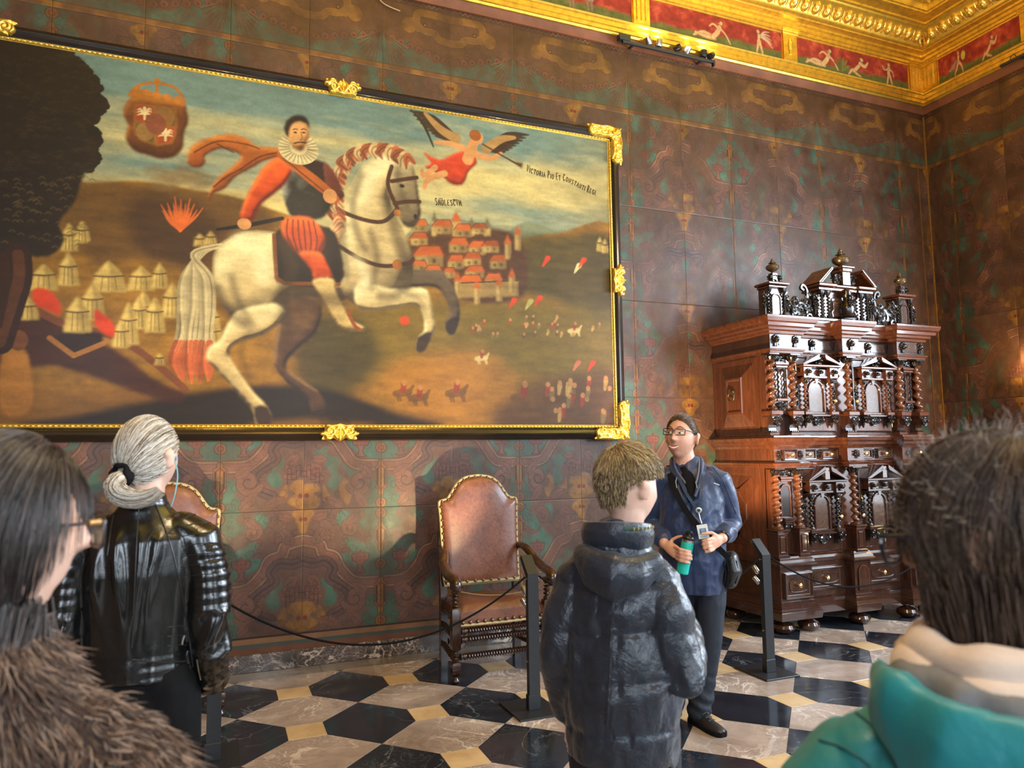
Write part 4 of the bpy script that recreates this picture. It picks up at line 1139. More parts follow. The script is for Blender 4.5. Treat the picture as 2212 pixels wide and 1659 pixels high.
    for a in np.linspace(0.1, 2*PI, 26): 
        c0 = L(645, 320)[0]; p.stroke([(c0[0]+0.07*math.cos(a), c0[1]+0.06*math.sin(a)), (c0[0]+0.15*math.cos(a), c0[1]+0.125*math.sin(a))], 0.008, c8(128, 112, 80), smooth=0, a=0.8)
    p.relief(L(622, 275, 636, 258, 660, 262, 668, 285, 664, 308, 652, 326, 636, 322, 624, 302), c8(214, 164, 108), 0.05, amount=0.7, dark=c8(120, 76, 44))
    p.poly(L(614, 282, 618, 262, 636, 250, 658, 252, 668, 266, 668, 280, 660, 268, 640, 264, 628, 276, 622, 298), c8(46, 36, 28), smooth=3)
    for ex in (638, 656): p.ell(*L(ex, 287)[0], 0.014, 0.007, c8(40, 28, 22)); p.stroke(L(ex-5, 281, ex, 279, ex+5, 281), 0.008, c8(60, 42, 30))
    p.stroke(L(650, 286, 653, 300, 648, 303), 0.010, c8(150, 100, 64)); p.stroke(L(636, 310, 648, 308, 660, 309), 0.012, c8(84, 54, 36)); p.poly(L(642, 316, 656, 316, 650, 328), c8(110, 74, 46), smooth=2)
    # muscles and folds of the horse in soft brown glazes
    gl = c8(70, 54, 40)
    for q, w in ((L(545, 700, 520, 660, 500, 600), 0.05), (L(610, 520, 630, 580, 612, 640, 618, 690), 0.10), (L(650, 640, 700, 648, 740, 650), 0.12), (L(780, 380, 762, 440, 770, 500, 790, 540), 0.06), (L(800, 500, 815, 560, 800, 620), 0.06), (L(842, 450, 860, 520, 880, 580), 0.10), (L(820, 640, 850, 640, 880, 620), 0.07), (L(540, 715, 520, 760, 540, 820), 0.03), (L(880, 636, 908, 650, 918, 690), 0.025), (L(740, 480, 742, 540, 748, 600), 0.06), (L(470, 620, 490, 670, 530, 700), 0.07), (L(860, 360, 862, 400, 880, 450), 0.04)):
        p.stroke(q, w, gl, a=0.62, soft=0.03)
    for q, w in ((L(520, 520, 560, 540, 570, 600), 0.12), (L(790, 420, 800, 380, 830, 350), 0.06), (L(770, 560, 790, 600, 780, 630), 0.08), (L(560, 690, 580, 680, 600, 672), 0.04)):
        p.stroke(q, w, c8(246, 236, 196), a=0.6, soft=0.04)
    # old varnish: fine canvas texture, craquelure, warm tone
    wv = 0.90+0.2*vnoise(p.ny, p.nx, 160, 51, 2, 1.8)
    dirt = 0.82+0.3*vnoise(p.ny, p.nx, 6, 52, 4, 1.8)
    st = vnoise(p.ny, p.nx, 60, 53, 3, 0.5)
    p.img = np.clip(p.img*(0.72+0.56*st)[..., None], 0, 1)
    vig = 1.0-0.45*np.clip((np.abs(p.X/CW-0.52)-0.30)*2.2, 0, 1)-0.25*np.clip((p.Y/CH-0.78)*3, 0, 1)
    p.img = (p.img**1.12)*0.84*(wv*dirt*vig)[..., None]*np.array([1.0, 0.94, 0.76])
    return p.img

art = paint_canvas()
painting = empty('framed_painting', ((PX0+PX1)/2, 0, PZ0_))
tag(painting, 'huge oil painting of a rider on a rearing white horse in black and gilt frame', 'painting')
OX, OZ = (PX0+PX1)/2, PZ0_
ny, nx = art.shape[:2]
Xg, Zg = np.meshgrid(np.linspace(CX0, CX1, nx)-OX, np.linspace(CZ1, CZ0, ny)-OZ)
me = grid_mesh('canvas', np.stack([Xg, np.full(Xg.shape, CANVAS_Y), Zg], -1)[::-1], art[::-1], smooth=False)
M_CANVAS = vcol_mat('oil_paint_on_canvas', 0.50, 0.3, 0.35, 260, 0.06)
me.materials.append(M_CANVAS)
link_mesh('canvas', me, None, painting)
MB().box(CX0-OX-0.01, CX1-OX+0.01, CANVAS_Y+0.002, -0.012, CZ0-OZ-0.01, CZ1-OZ+0.01).build('canvas_backing', M_WALLDARK, painting, smooth=False)
M_EBONY = simple('black_lacquered_frame', (0.018, 0.013, 0.011), 0.2, noise=0.2, nscale=6, coat=0.4)
def frame_bar(name, prof, mat, inner):
    """four mitred bars; prof list of (inset from outer edge, y)"""
    W2, H2 = PX1-PX0, PZ1_-PZ0_
    cs = [(-W2/2, 0), (W2/2, 0), (W2/2, H2), (-W2/2, H2)]
    dr = [(1, 1), (-1, 1), (-1, -1), (1, -1)]
    for k in range(4):
        a, b = cs[k], cs[(k+1) % 4]; da, db = dr[k], dr[(k+1) % 4]
        r1 = [(a[0]+da[0]*d, y, a[1]+da[1]*d) for d, y in prof]; r2 = [(b[0]+db[0]*d, y, b[1]+db[1]*d) for d, y in prof]
        MB().loft([r1, r2], cap=True).build(name, mat, painting, angle=0.9)
frame_bar('frame_bar', [(0, -0.014), (0, -0.03), (0.01, -0.045), (0.022, -0.052), (0.03, -0.07), (0.052, -0.082), (0.074, -0.072), (0.084, -0.056), (0.098, -0.05), (0.099, -0.014)], M_EBONY, True)
frame_bar('gilt_slip', [(0.097, -0.015), (0.097, -0.056), (0.104, -0.062), (0.112, -0.058), (0.118, -0.05), (0.125, -0.046), (0.125, -0.015)], M_GILT, True)
# beading carved along the gilt slip
bead = MB()
def bead_row(a, b, n):
    A, B = Vector(a), Vector(b)
    for i in range(n):
        q = A.lerp(B, (i+0.5)/n); d = (B-A).normalized()
        bead.ell(q, (0.013 if abs(d.x) > 0.5 else 0.007, 0.006, 0.007 if abs(d.x) > 0.5 else 0.013), 6, 4)
HW_, HH_ = (PX1-PX0)/2, PZ1_-PZ0_
d = 0.111
bead_row((-HW_+d, -0.060, d), (HW_-d, -0.060, d), 150); bead_row((-HW_+d, -0.060, HH_-d), (HW_-d, -0.060, HH_-d), 150)
bead_row((-HW_+d, -0.060, d), (-HW_+d, -0.060, HH_-d), 84); bead_row((HW_-d, -0.060, d), (HW_-d, -0.060, HH_-d), 84)
tag(bead.build('slip_beading', M_GILT, painting), kind='stuff')

# carved gilt ornaments (relief with cut-out outline)
def carve(w, h, mask_pts_list, scrolls, nx, depth=0.03, base=0.012):
    p = Paint(w, h, nx); m = np.zeros((p.ny, p.nx), bool)
    for pts in mask_pts_list: m |= p.polymask(smooth_path(pts, 5))
    H = np.zeros((p.ny, p.nx))
    for pts, wd in scrolls:
        s = p.strokemask(pts, wd); H = np.maximum(H, np.sqrt(np.clip(blur(s, 1.2), 0, 1)))
    H = blur(H, 0.8)
    m |= H > 0.35
    e = np.sqrt(np.clip(blur(m.astype(float), 3)*2-1, 0, 1))
    return p, m, base+depth*H*np.clip(e*1.5, 0, 1)-0.0*e
def relief_mesh(name, p, m, Z, flipx=False, flipy=False):
    X = p.X.copy(); Yv = p.Y.copy()
    if flipx: X = -X
    if not flipy: Yv = -Yv
    er = m.copy()
    inner = er & np.roll(er, 1, 0) & np.roll(er, -1, 0) & np.roll(er, 1, 1) & np.roll(er, -1, 1)
    dep = np.where(inner, Z, 0.0)
    P3 = np.stack([X, -dep, Yv], -1)
    return grid_mesh(name, P3, None, True, m)
a_ = 0.37; b_ = 0.118
corner_mask = [[(0.0, 0.0), (a_*0.5, 0.0), (a_-0.03, 0.0), (a_, 0.02), (a_-0.035, 0.045), (a_-0.01, 0.075), (a_-0.05, 0.105), (a_-0.06, b_), (a_*0.5, b_), (b_, b_), (b_, a_*0.5), (b_, a_-0.06), (0.105, a_-0.05), (0.075, a_-0.01), (0.045, a_-0.035), (0.02, a_), (0.0, a_-0.03), (0.0, a_*0.5)]]
def both(f): return [(q, w) for q, w in f]+[(np.asarray(q)[:, ::-1], w) for q, w in f]
cs_ = [(spiral(0.30, 0.06, 0.040, 1.5, 2.6, 1), [0.022, 0.016, 0.010]), (spiral(0.205, 0.055, 0.040, 1.6, 0.2, -1), [0.022, 0.016, 0.010]), (smooth_path([(0.05, 0.10), (0.12, 0.085), (0.16, 0.10), (0.24, 0.095), (0.30, 0.11)], 6, False), [0.012, 0.02, 0.012]), (smooth_path([(0.10, 0.02), (0.16, 0.012), (0.24, 0.02), (0.33, 0.016)], 6, False), 0.016), (spiral(0.145, 0.07, 0.022, 1.2, 1.0, 1), 0.012), (smooth_path([(0.33, 0.10), (0.35, 0.07), (0.34, 0.04)], 5, False), [0.012, 0.02, 0.008])]
cs_ = both(cs_)+[(np.array([(0.012, 0.012), (0.115, 0.115)]), [0.010, 0.03, 0.018]), (smooth_path([(0.02, 0.05), (0.05, 0.07), (0.09, 0.10)], 5, False), 0.012), (smooth_path([(0.05, 0.02), (0.07, 0.05), (0.10, 0.09)], 5, False), 0.012)]
pc, mc, zc = carve(0.40, 0.40, corner_mask, cs_, 110)
for sx, sz, fx, fy in ((PX1-OX+0.012, HH_+0.012, True, False), (PX1-OX+0.012, -0.012, True, True), (PX0-OX-0.012, HH_+0.012, False, False), (PX0-OX-0.012, -0.012, False, True)):
    me = relief_mesh('gilt_corner_ornament', pc, mc, zc, fx, fy); me.materials.append(M_GILT)
    link_mesh('gilt_corner_ornament', me, None, painting, (sx, -0.072, sz))
w_ = 0.32
mid_mask = [[(0.0, 0.065), (0.03, 0.05), (0.02, 0.02), (0.06, 0.012), (0.10, 0.03), (0.16, 0.005), (0.22, 0.03), (0.26, 0.012), (0.30, 0.02), (0.29, 0.05), (0.32, 0.065), (0.28, 0.085), (0.265, 0.14), (0.16, 0.145), (0.055, 0.14), (0.04, 0.085)]]
ms_ = [(spiral(0.085, 0.085, 0.045, 1.5, 3.4, 1), [0.022, 0.014, 0.010]), (spiral(0.075, 0.045, 0.028, 1.2, 0.6, -1), [0.018, 0.010]), (smooth_path([(0.02, 0.065), (0.05, 0.055), (0.09, 0.05)], 5, False), [0.022, 0.010]), (smooth_path([(0.16, 0.13), (0.135, 0.10), (0.125, 0.06), (0.14, 0.03)], 5, False), [0.016, 0.02, 0.010]), (smooth_path([(0.06, 0.13), (0.11, 0.125), (0.15, 0.135)], 5, False), 0.016)]
ms_ = ms_+[(np.stack([w_-np.asarray(q)[:, 0], np.asarray(q)[:, 1]], 1), w) for q, w in ms_]+[(np.array([(0.16, 0.01), (0.16, 0.14)]), [0.012, 0.026, 0.014])]
pm, mm_, zm = carve(0.33, 0.155, mid_mask, ms_, 100)
me = relief_mesh('gilt_centre_ornament', pm, mm_, zm); me.materials.append(M_GILT)
for loc, ry in (((-0.16, -0.076, HH_+0.012), 0.0), ((0.16, -0.076, -0.012), PI)):
    link_mesh('gilt_centre_ornament', me, None, painting, loc, (0, ry, 0))
link_mesh('gilt_centre_ornament', me, None, painting, (HW_+0.012, -0.076, HH_/2+0.16), (0, PI/2, 0))
link_mesh('gilt_centre_ornament', me, None, painting, (-HW_-0.012, -0.076, HH_/2-0.16), (0, -PI/2, 0))

# inscriptions, drawn as thin brush lettering with serifs
GLY = {'S': [[(.8,.2),(.55,.02),(.2,.12),(.2,.35),(.7,.58),(.8,.82),(.5,1),(.15,.85)]], 'M': [[(.05,1),(.15,0),(.5,.8),(.85,0),(.95,1)]], 'O': [[(.5,0),(.12,.25),(.12,.75),(.5,1),(.88,.75),(.88,.25),(.5,0)]],
 'L': [[(.2,0),(.2,1),(.8,1),(.82,.85)]], 'E': [[(.8,.12),(.78,0),(.2,0),(.2,1),(.8,1),(.82,.88)], [(.2,.5),(.65,.5)]], 'C': [[(.85,.2),(.55,0),(.15,.3),(.15,.7),(.55,1),(.85,.82)]], 'V': [[(.05,0),(.5,1),(.95,0)]],
 'I': [[(.5,0),(.5,1)]], 'T': [[(.08,.12),(.08,0),(.92,0),(.92,.12)], [(.5,0),(.5,1)]], 'R': [[(.2,1),(.2,0),(.65,.03),(.75,.25),(.6,.48),(.2,.5)], [(.45,.5),(.9,1)]], 'A': [[(.05,1),(.5,0),(.95,1)], [(.25,.62),(.75,.62)]],
 'P': [[(.2,1),(.2,0),(.65,.03),(.78,.27),(.6,.52),(.2,.55)]], 'N': [[(.12,1),(.12,0),(.88,1),(.88,0)]], 'G': [[(.85,.2),(.55,0),(.15,.3),(.15,.7),(.55,1),(.85,.85),(.85,.55),(.6,.55)]], '.': [[(.3,.95),(.4,1)]]}
M_INK = simple('painted_letter', srgb(52, 40, 30), 0.6)
def letters(text, path_px, size_px, first=1.25):
    """letters follow a pixel path on the canvas plane"""
    pth = smooth_path(np.array(T(path_px)), 12, False)
    seg = np.hypot(*np.diff(pth, axis=0).T); cum = np.concatenate([[0], np.cumsum(seg)]); tot = cum[-1]
    wd = [0.5 if c in ' I.' else 1.0 for c in text]; step = tot/sum(wd)
    mb = MB(); s0 = 0
    for i, c in enumerate(text):
        mid = s0+wd[i]*step/2; s0 += wd[i]*step
        if c == ' ': continue
        x = np.interp(mid, cum, pth[:, 0]); y = np.interp(mid, cum, pth[:, 1])
        x2 = np.interp(min(mid+0.02, tot), cum, pth[:, 0]); y2 = np.interp(min(mid+0.02, tot), cum, pth[:, 1])
        x1 = np.interp(max(mid-0.02, 0), cum, pth[:, 0]); y1 = np.interp(max(mid-0.02, 0), cum, pth[:, 1])
        a = math.atan2(y2-y1, x2-x1)
        big = first if (i == 0 or text[i-1] == ' ') else 1.0
        hgt = size_px*big; w = step*0.42*2*0.85
        def tr(u, v):
            lx = (u-0.5)*w; ly = (v-1.0)*hgt
            gx = x+lx*math.cos(a)-ly*math.sin(a); gy = y+lx*math.sin(a)+ly*math.cos(a)
            return (CX0+gx-OX, CANVAS_Y-0.0015, CZ1-gy-OZ)
        for st in GLY[c]:
            sp = smooth_path(st, 4, False) if c in 'SOCGPR' and len(st) > 3 else np.array(st)
            mb.tube([tr(u, v) for u, v in sp], 0.0030, 4)
            for e in (sp[0], sp[-1]):
                if c in 'MLTVIRAPN' : mb.tube([tr(e[0]-0.13, e[1]), tr(e[0]+0.13, e[1])], 0.0020, 4)
    mb.build('inscription', M_INK, painting, smooth=False)
letters('SMOLESCVM.', [(940, 443), (970, 444), (1001, 445)], 0.050, 1.25)
letters('VICTORIA PIO ET CONSTANTI REGI.', [(1136, 370), (1165, 380), (1200, 388), (1225, 393), (1262, 412), (1289, 423)], 0.045, 1.45)
for q in ((948, 429, 956, 429), (978, 431, 988, 432)):
    mb = MB()
    a, b = T([(q[0], q[1]), (q[2], q[3])]); mb.tube([(CX0+a[0]-OX, CANVAS_Y-0.0015, CZ1-a[1]-OZ), (CX0+b[0]-OX, CANVAS_Y-0.0015, CZ1-b[1]-OZ)], 0.003, 4)
    mb.build('inscription', M_INK, painting, smooth=False)
# ================================================================== carved walnut cabinet
def wood(name, c0, c1, c2, rough, scale=1.0, coat=0.35, axis=2):
    m = NM(name)
    sc = [9.0, 9.0, 9.0]; sc[axis] = 0.9
    v = m.coords('Object', tuple(x*scale for x in sc))
    n = m.noise(v, 2.2, 7, 0.62, 1.0)
    n2 = m.noise(v, 14, 4, 0.6)
    m.base(m.mix(0.25, m.ramp(n, [(0.28, c0), (0.5, c1), (0.74, c2)]), m.ramp(n2, [(0.3, c0), (0.7, c2)])))
    m.set(Roughness=m.ramp(n, [(0.3, (rough*1.2,)*3), (0.7, (rough*0.8,)*3)]), Coat_Weight=coat, Coat_Roughness=0.08)
    m.bump(n2, 0.08, 0.002)
    return m.m
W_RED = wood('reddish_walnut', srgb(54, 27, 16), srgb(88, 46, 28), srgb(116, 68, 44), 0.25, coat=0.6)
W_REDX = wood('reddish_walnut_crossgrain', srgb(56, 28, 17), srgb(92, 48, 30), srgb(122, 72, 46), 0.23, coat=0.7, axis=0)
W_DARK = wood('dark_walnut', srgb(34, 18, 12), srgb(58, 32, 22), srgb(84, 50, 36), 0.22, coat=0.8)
W_BURL = wood('polished_burl_veneer', srgb(46, 32, 26), srgb(80, 58, 48), srgb(112, 86, 72), 0.14, 2.2, coat=1.0, axis=1)
W_CARVE = simple('ebonised_carving', srgb(30, 21, 17), 0.26, noise=0.4, nscale=40, coat=0.6)
W_COL = wood('turned_column_wood', srgb(54, 26, 14), srgb(96, 52, 30), srgb(128, 78, 48), 0.2, coat=0.7)
M_BRASS = simple('polished_brass', (0.80, 0.56, 0.22), 0.22, 1.0, noise=0.15)
M_IRON = simple('aged_bronze', (0.20, 0.15, 0.09), 0.35, 0.9, noise=0.3)

CABX = 4.95
cabinet = empty('carved_cabinet', (CABX, 0, 0))
tag(cabinet, 'tall carved walnut cabinet with twisted columns, arched doors and urn finials', 'cabinet')
def cab(name, mb, mat=W_DARK, parent=None, **kw):
    return mb.build(name, mat, parent or cabinet, **kw)
def sub(name, mb, mat, parent, **kw):
    return mb.build(name, mat, parent, **kw)

CXS, CB, CF, BG, BC = 0.95, 0.83, 0.70, 0.595, 0.10
def plan(xs=CXS, b=CB, f=CF, back=-0.02):
    return [(-xs, back), (-xs, -b), (-BG, -b), (-BG, -f), (-BC, -f), (-BC, -b), (BC, -b), (BC, -f), (BG, -f), (BG, -b), (xs, -b), (xs, back)]
def solid_plan(pth, z0, z1):
    return MB().loft([[(x, y, z0) for x, y in pth], [(x, y, z1) for x, y in pth]], cap=True)
def mould(name, prof, mat=W_RED, pth=None):
    pth = pth or plan()
    mb = molding(pth, prof)
    o1 = offset_path(pth, prof[-1][0], 1); z = prof[-1][1]
    mb.add([(x, y, z) for x, y in o1], [tuple(range(len(o1)))])
    o0 = offset_path(pth, prof[0][0], 1); z = prof[0][1]
    mb.add([(x, y, z) for x, y in o0], [tuple(range(len(o0)-1, -1, -1))])
    return cab(name, mb, mat, angle=0.35)

# carcass
cab('lower_carcass', MB().bbox(-CXS, CXS, -CF, -0.02, 0.60, 1.43, 0.003), W_RED, smooth=False)
cab('upper_carcass', MB().bbox(-CXS+0.005, CXS-0.005, -CF, -0.02, 1.69, 2.46, 0.003), W_RED, smooth=False)
cab('drawer_band_carcass', solid_plan(plan(CXS, CB-0.01, CF+0.005), 1.470, 1.600), W_RED, smooth=False)
cab('base_carcass', solid_plan(plan(CXS, CB-0.005, CF+0.02), 0.27, 0.585), W_DARK, smooth=False)
# side stiles reaching to the front
for sx in (-1, 1):
    for z0, z1 in ((0.585, 1.43), (1.69, 2.45)):
        MB().bbox(min(sx*0.95, sx*0.915), max(sx*0.95, sx*0.915), -0.755, -0.69, z0, z1, 0.004).build('corner_stile', W_RED, cabinet, smooth=False)

# mouldings
mould('base_moulding', [(0.0, 0.125), (0.045, 0.127), (0.05, 0.165), (0.052, 0.190), (0.040, 0.198), (0.040, 0.212), (0.028, 0.22), (0.024, 0.248), (0.010, 0.256), (0.008, 0.275)], W_DARK)
mould('waist_moulding', [(0.0, 0.575), (0.026, 0.580), (0.03, 0.596), (0.018, 0.606), (0.012, 0.628), (0.0, 0.640), (-0.004, 0.656)], W_DARK)
mould('lower_architrave', [(0.0, 1.418), (0.010, 1.420), (0.012, 1.440), (0.024, 1.446), (0.03, 1.462), (0.014, 1.470), (0.004, 1.476)])
mould('middle_cornice', [(0.0, 1.588), (0.012, 1.592), (0.02, 1.612), (0.044, 1.622), (0.05, 1.646), (0.075, 1.66), (0.082, 1.684), (0.07, 1.690), (0.03, 1.692), (0.028, 1.704), (0.008, 1.712)])
mould('upper_architrave', [(0.0, 2.438), (0.008, 2.44), (0.010, 2.458), (0.022, 2.462), (0.026, 2.478), (0.006, 2.484)])
mould('frieze', [(0.0, 2.482), (0.0, 2.614)], W_DARK)
mould('top_cornice', [(0.004, 2.606), (0.018, 2.612), (0.024, 2.634), (0.048, 2.644), (0.052, 2.664), (0.082, 2.672), (0.086, 2.70), (0.104, 2.710), (0.116, 2.742), (0.116, 2.758), (0.0, 2.764)], W_REDX)

# side panels: frame, bevelled field, raised tablet
for sx in (-1, 1):
    for z0, z1, cham, ring in ((1.745, 2.425, 0.0, True), (0.66, 1.40, 0.13, True)):
        y0, y1 = -0.66, -0.10
        def rect(i, zi, c):
            a, b, lo, hi = y0+i, y1-i, z0+zi, z1-zi
            c = max(c, 0.0004)
            return [(a+c, lo), (b-c, lo), (b, lo+c), (b, hi-c), (b-c, hi), (a+c, hi), (a, hi-c), (a, lo+c)]
        x = sx*CXS
        pts = [(rect(0, 0, 0), 0.0), (rect(0.03, 0.03, cham*0.4), 0.004), (rect(0.05, 0.05, cham*0.6), 0.002), (rect(0.165, 0.17, cham), 0.050), (rect(0.17, 0.175, cham), 0.060), (rect(0.185, 0.19, cham*0.9), 0.062), (rect(0.20, 0.205, cham*0.8), 0.048), (rect(0.24, 0.25, cham*0.3), 0.052)]
        mb = MB().loft([[(x+sx*d, yy, zz) for yy, zz in r] for r, d in pts], cap=True)
        sp = cab('side_panel', mb, W_RED, angle=0.25)
        zc = (z0+z1)/2
        hb = MB(); hb.lathe([(0.030, 0.0), (0.034, 0.008), (0.022, 0.016), (0.014, 0.03), (0.004, 0.032)], 12, (0, 0, 0), 'x' if sx > 0 else 'x')
        if sx < 0: hb.xf(Matrix.Scale(-1, 4, (1, 0, 0)))
        hb.xf(Matrix.Translation((x+sx*0.052, -0.38, zc+0.03)))
        sub('handle_rose', hb, M_IRON, sp)
        rg = [(x+sx*0.085, -0.38+0.042*math.cos(a), zc-0.008+0.040*math.sin(a)) for a in np.linspace(0, 2*PI, 25)]
        sub('ring_handle', MB().tube(rg, [0.006+0.003*abs(math.sin(i*PI/24)) for i in range(25)], 8, cap=False), M_IRON, sp)

# ---- carved clusters
def cluster(w, h, n, seed, r0=0.010):
    rs = random.Random(seed); mb = MB()
    mb.tube([(0, -r0*0.4, -h*0.44), (w*0.05, -r0*0.6, 0), (0, -r0*0.4, h*0.44)], r0*0.8, 5); mb.tube([(-w*0.44, -r0*0.4, 0), (0, -r0*0.6, h*0.05), (w*0.44, -r0*0.4, 0)], r0*0.8, 5)
    for i in range(n):
        cx, cz = rs.uniform(-w/2, w/2)*0.8, rs.uniform(-h/2, h/2)*0.8
        r = rs.uniform(0.14, 0.30)*min(w, h)
        sp = spiral(cx, cz, r, rs.uniform(0.8, 1.4), rs.uniform(0, 6.28), rs.choice((-1, 1)), 12)
        y = -rs.uniform(0.2, 1.0)*r0*1.6
        mb.tube([(a, y-0.004*math.sin(k*0.6), b) for k, (a, b) in enumerate(sp)], [r0*0.55+r0*0.5*math.sin(PI*k/11) for k in range(12)], 5)
    for i in range(n//2):
        a = rs.uniform(0, 6.28)
        mb.ell((rs.uniform(-w/2, w/2)*0.85, -r0*0.8, rs.uniform(-h/2, h/2)*0.85), (min(w, h)*0.13, r0*0.9, min(w, h)*0.06), 6, 4, Matrix.Rotation(a, 3, 'Y'))
    return mb
def share(mb, name, mat):
    me = mb.mesh(name); me.materials.append(mat); return me
CL_A = share(cluster(0.12, 0.10, 16, 1, 0.009), 'carving', W_CARVE)
CL_B = share(cluster(0.10, 0.06, 12, 2, 0.007), 'carving', W_CARVE)
CL_C = share(cluster(0.06, 0.24, 18, 3, 0.009), 'carving', W_CARVE)
CL_D = share(cluster(0.30, 0.22, 26, 4, 0.014), 'carving', W_CARVE)
def carv(me, x, y, z, parent=None, sx=1, sz=1, ry=0, sy=1, name='carving'):
    o = link_mesh(name, me, None, parent or cabinet, (x, y, z), (0, ry, 0)); o.scale = (sx, sy, sz); return o
# lion mask
lm = MB()
lm.ell((0, -0.022, 0), (0.024, 0.024, 0.028), 12, 8)
for k in range(9):
    a = PI*0.1+k*PI*1.8/8-PI*0.4
    lm.ell((0.028*math.sin(a), -0.008, 0.008+0.028*math.cos(a)), (0.011, 0.014, 0.011), 6, 5)
lm.ell((0, -0.045, -0.008), (0.010, 0.010, 0.009), 8, 5); lm.ell((-0.009, -0.042, 0.008), (0.006, 0.006, 0.005), 6, 4); lm.ell((0.009, -0.042, 0.008), (0.006, 0.006, 0.005), 6, 4)
lm.ell((0, -0.036, -0.024), (0.012, 0.010, 0.006), 8, 5)
for s_x in (-0.011, 0.011): lm.bbox(s_x-0.007, s_x+0.007, -0.016, 0.0, -0.06, -0.02, 0.002)
LION = share(lm, 'lion_mask', W_CARVE)
for x, y in ((-0.89, CB), (-0.67, CB), (-0.35, CF), (0, CB), (0.35, CF), (0.67, CB), (0.89, CB)):
    link_mesh('lion_mask', LION, None, cabinet, (x, -y, 2.558))
for x0, x1, y in ((-0.85, -0.71, CB), (-0.57, -0.395, CF), (-0.305, -0.13, CF), (0.13, 0.305, CF), (0.395, 0.57, CF), (0.71, 0.85, CB)):
    pts = [(x0, 2.51), (x1, 2.51), (x1+0.012, 2.53), (x1, 2.55), (x1, 2.59), (x0, 2.59), (x0, 2.55), (x0-0.012, 2.53)]
    MB().prism(pts, 'y', -y-0.008, -y).build('frieze_tablet', W_BURL, cabinet, smooth=False)

# ---- columns
def capital(mb_parent, x, y, z0, z1, r, parent, s=1.0):
    h = z1-z0; mb = MB()
    mb.lathe([(r*0.9, 0), (r*1.0, h*0.3), (r*1.25, h*0.7), (r*1.35, h*0.8)], 12, (x, y, z0))
    for k in range(8):
        a = 2*PI*k/8; ca, sa = math.cos(a), math.sin(a)
        mb.tube([(x+ca*r*0.9, y+sa*r*0.9, z0+0.02*h), (x+ca*r*1.2, y+sa*r*1.2, z0+h*0.4), (x+ca*r*1.55, y+sa*r*1.55, z0+h*0.66), (x+ca*r*1.62, y+sa*r*1.62, z0+h*0.5)], [r*0.2, r*0.34, r*0.26, r*0.08], 5)
    mb.box(x-r*1.6, x+r*1.6, y-r*1.6, y+r*1.6, z0+h*0.82, z1)
    return sub('capital', mb, W_CARVE, parent)
def twist_col(x, y, z0, z1, r, amp, turns, parent, hand=1, starts=1, mat=None, cap=0.055):
    mb = MB(); hb = 0.028
    mb.lathe([(r*1.35, 0), (r*1.45, hb*0.25), (r*1.2, hb*0.5), (r*1.3, hb*0.75), (r*1.0, hb)], 14, (x, y, z0))
    mb.twist((x, y, z0+hb), z1-z0-cap-hb, r, amp, turns, 14, starts=starts, hand=hand)
    c = sub('twisted_column', mb, mat or W_COL, parent, angle=1.2)
    capital(mb, x, y, z1-cap, z1, r*0.95, c)
    return c
for k, x in enumerate((-0.905, -0.665, 0.0, 0.665, 0.905)):
    yc = -0.775
    twist_col(x, yc, 1.930, 2.438, 0.036, 0.013, 5.2, cabinet, 1 if x < 0 else -1)
    twist_col(x, yc, 0.888, 1.418, 0.036, 0.012, 6.8, cabinet, 1 if x < 0 else -1)
    # ledge and console below the upper column
    MB().bbox(x-0.062, x+0.062, -0.835, -0.70, 1.885, 1.93, 0.008).build('ledge', W_RED, cabinet, smooth=False)
    MB().bbox(x-0.052, x+0.052, -0.82, -0.70, 1.872, 1.886, 0.003).build('ledge', W_DARK, cabinet, smooth=False)
    cs = MB(); prof = [(-0.70, 1.872), (-0.815, 1.872), (-0.825, 1.845), (-0.80, 1.815), (-0.765, 1.80), (-0.755, 1.775), (-0.765, 1.75), (-0.745, 1.735), (-0.70, 1.735)]
    cs.prism(prof, 'x', x-0.042, x+0.042)
    c = cab('console', cs, W_DARK, angle=0.5)
    carv(CL_A, x, -0.825, 1.835, c, 0.75, 0.75, name='carving')
    for q in range(4): sub('console_bead', MB().ell((x-0.03+0.02*q, -0.775, 1.742), (0.009, 0.010, 0.012), 6, 5), W_CARVE, c)
    MB().bbox(x-0.05, x+0.05, -0.79, -0.70, 1.70, 1.735, 0.004).build('console_base', W_RED, cabinet, smooth=False)
    # pedestal of the lower column
    pd = MB(); pd.bbox(x-0.05, x+0.05, -0.825, -0.70, 0.650, 0.868, 0.003)
    pdo = cab('pedestal', pd, W_DARK, smooth=False)
    sub('pedestal_cap', MB().bbox(x-0.066, x+0.066, -0.845, -0.70, 0.868, 0.890, 0.006), W_DARK, pdo, smooth=False)
    sub('pedestal_cap', MB().bbox(x-0.058, x+0.058, -0.835, -0.70, 0.852, 0.868, 0.004), W_RED, pdo, smooth=False)
    sub('pedestal_foot', MB().bbox(x-0.062, x+0.062, -0.838, -0.70, 0.645, 0.672, 0.005), W_DARK, pdo, smooth=False)
    fr = [[(x+a*(0.036-i), -0.826-d, z) for a, z in ((-1, 0.69+i), (1, 0.69+i), (1, 0.838-i), (-1, 0.838-i))] for i, d in ((0, 0.0), (0.005, 0.009), (0.010, 0.002), (0.014, 0.003))]
    sub('pedestal_panel', MB().loft(fr, cap=True), W_DARK, pdo, smooth=False)

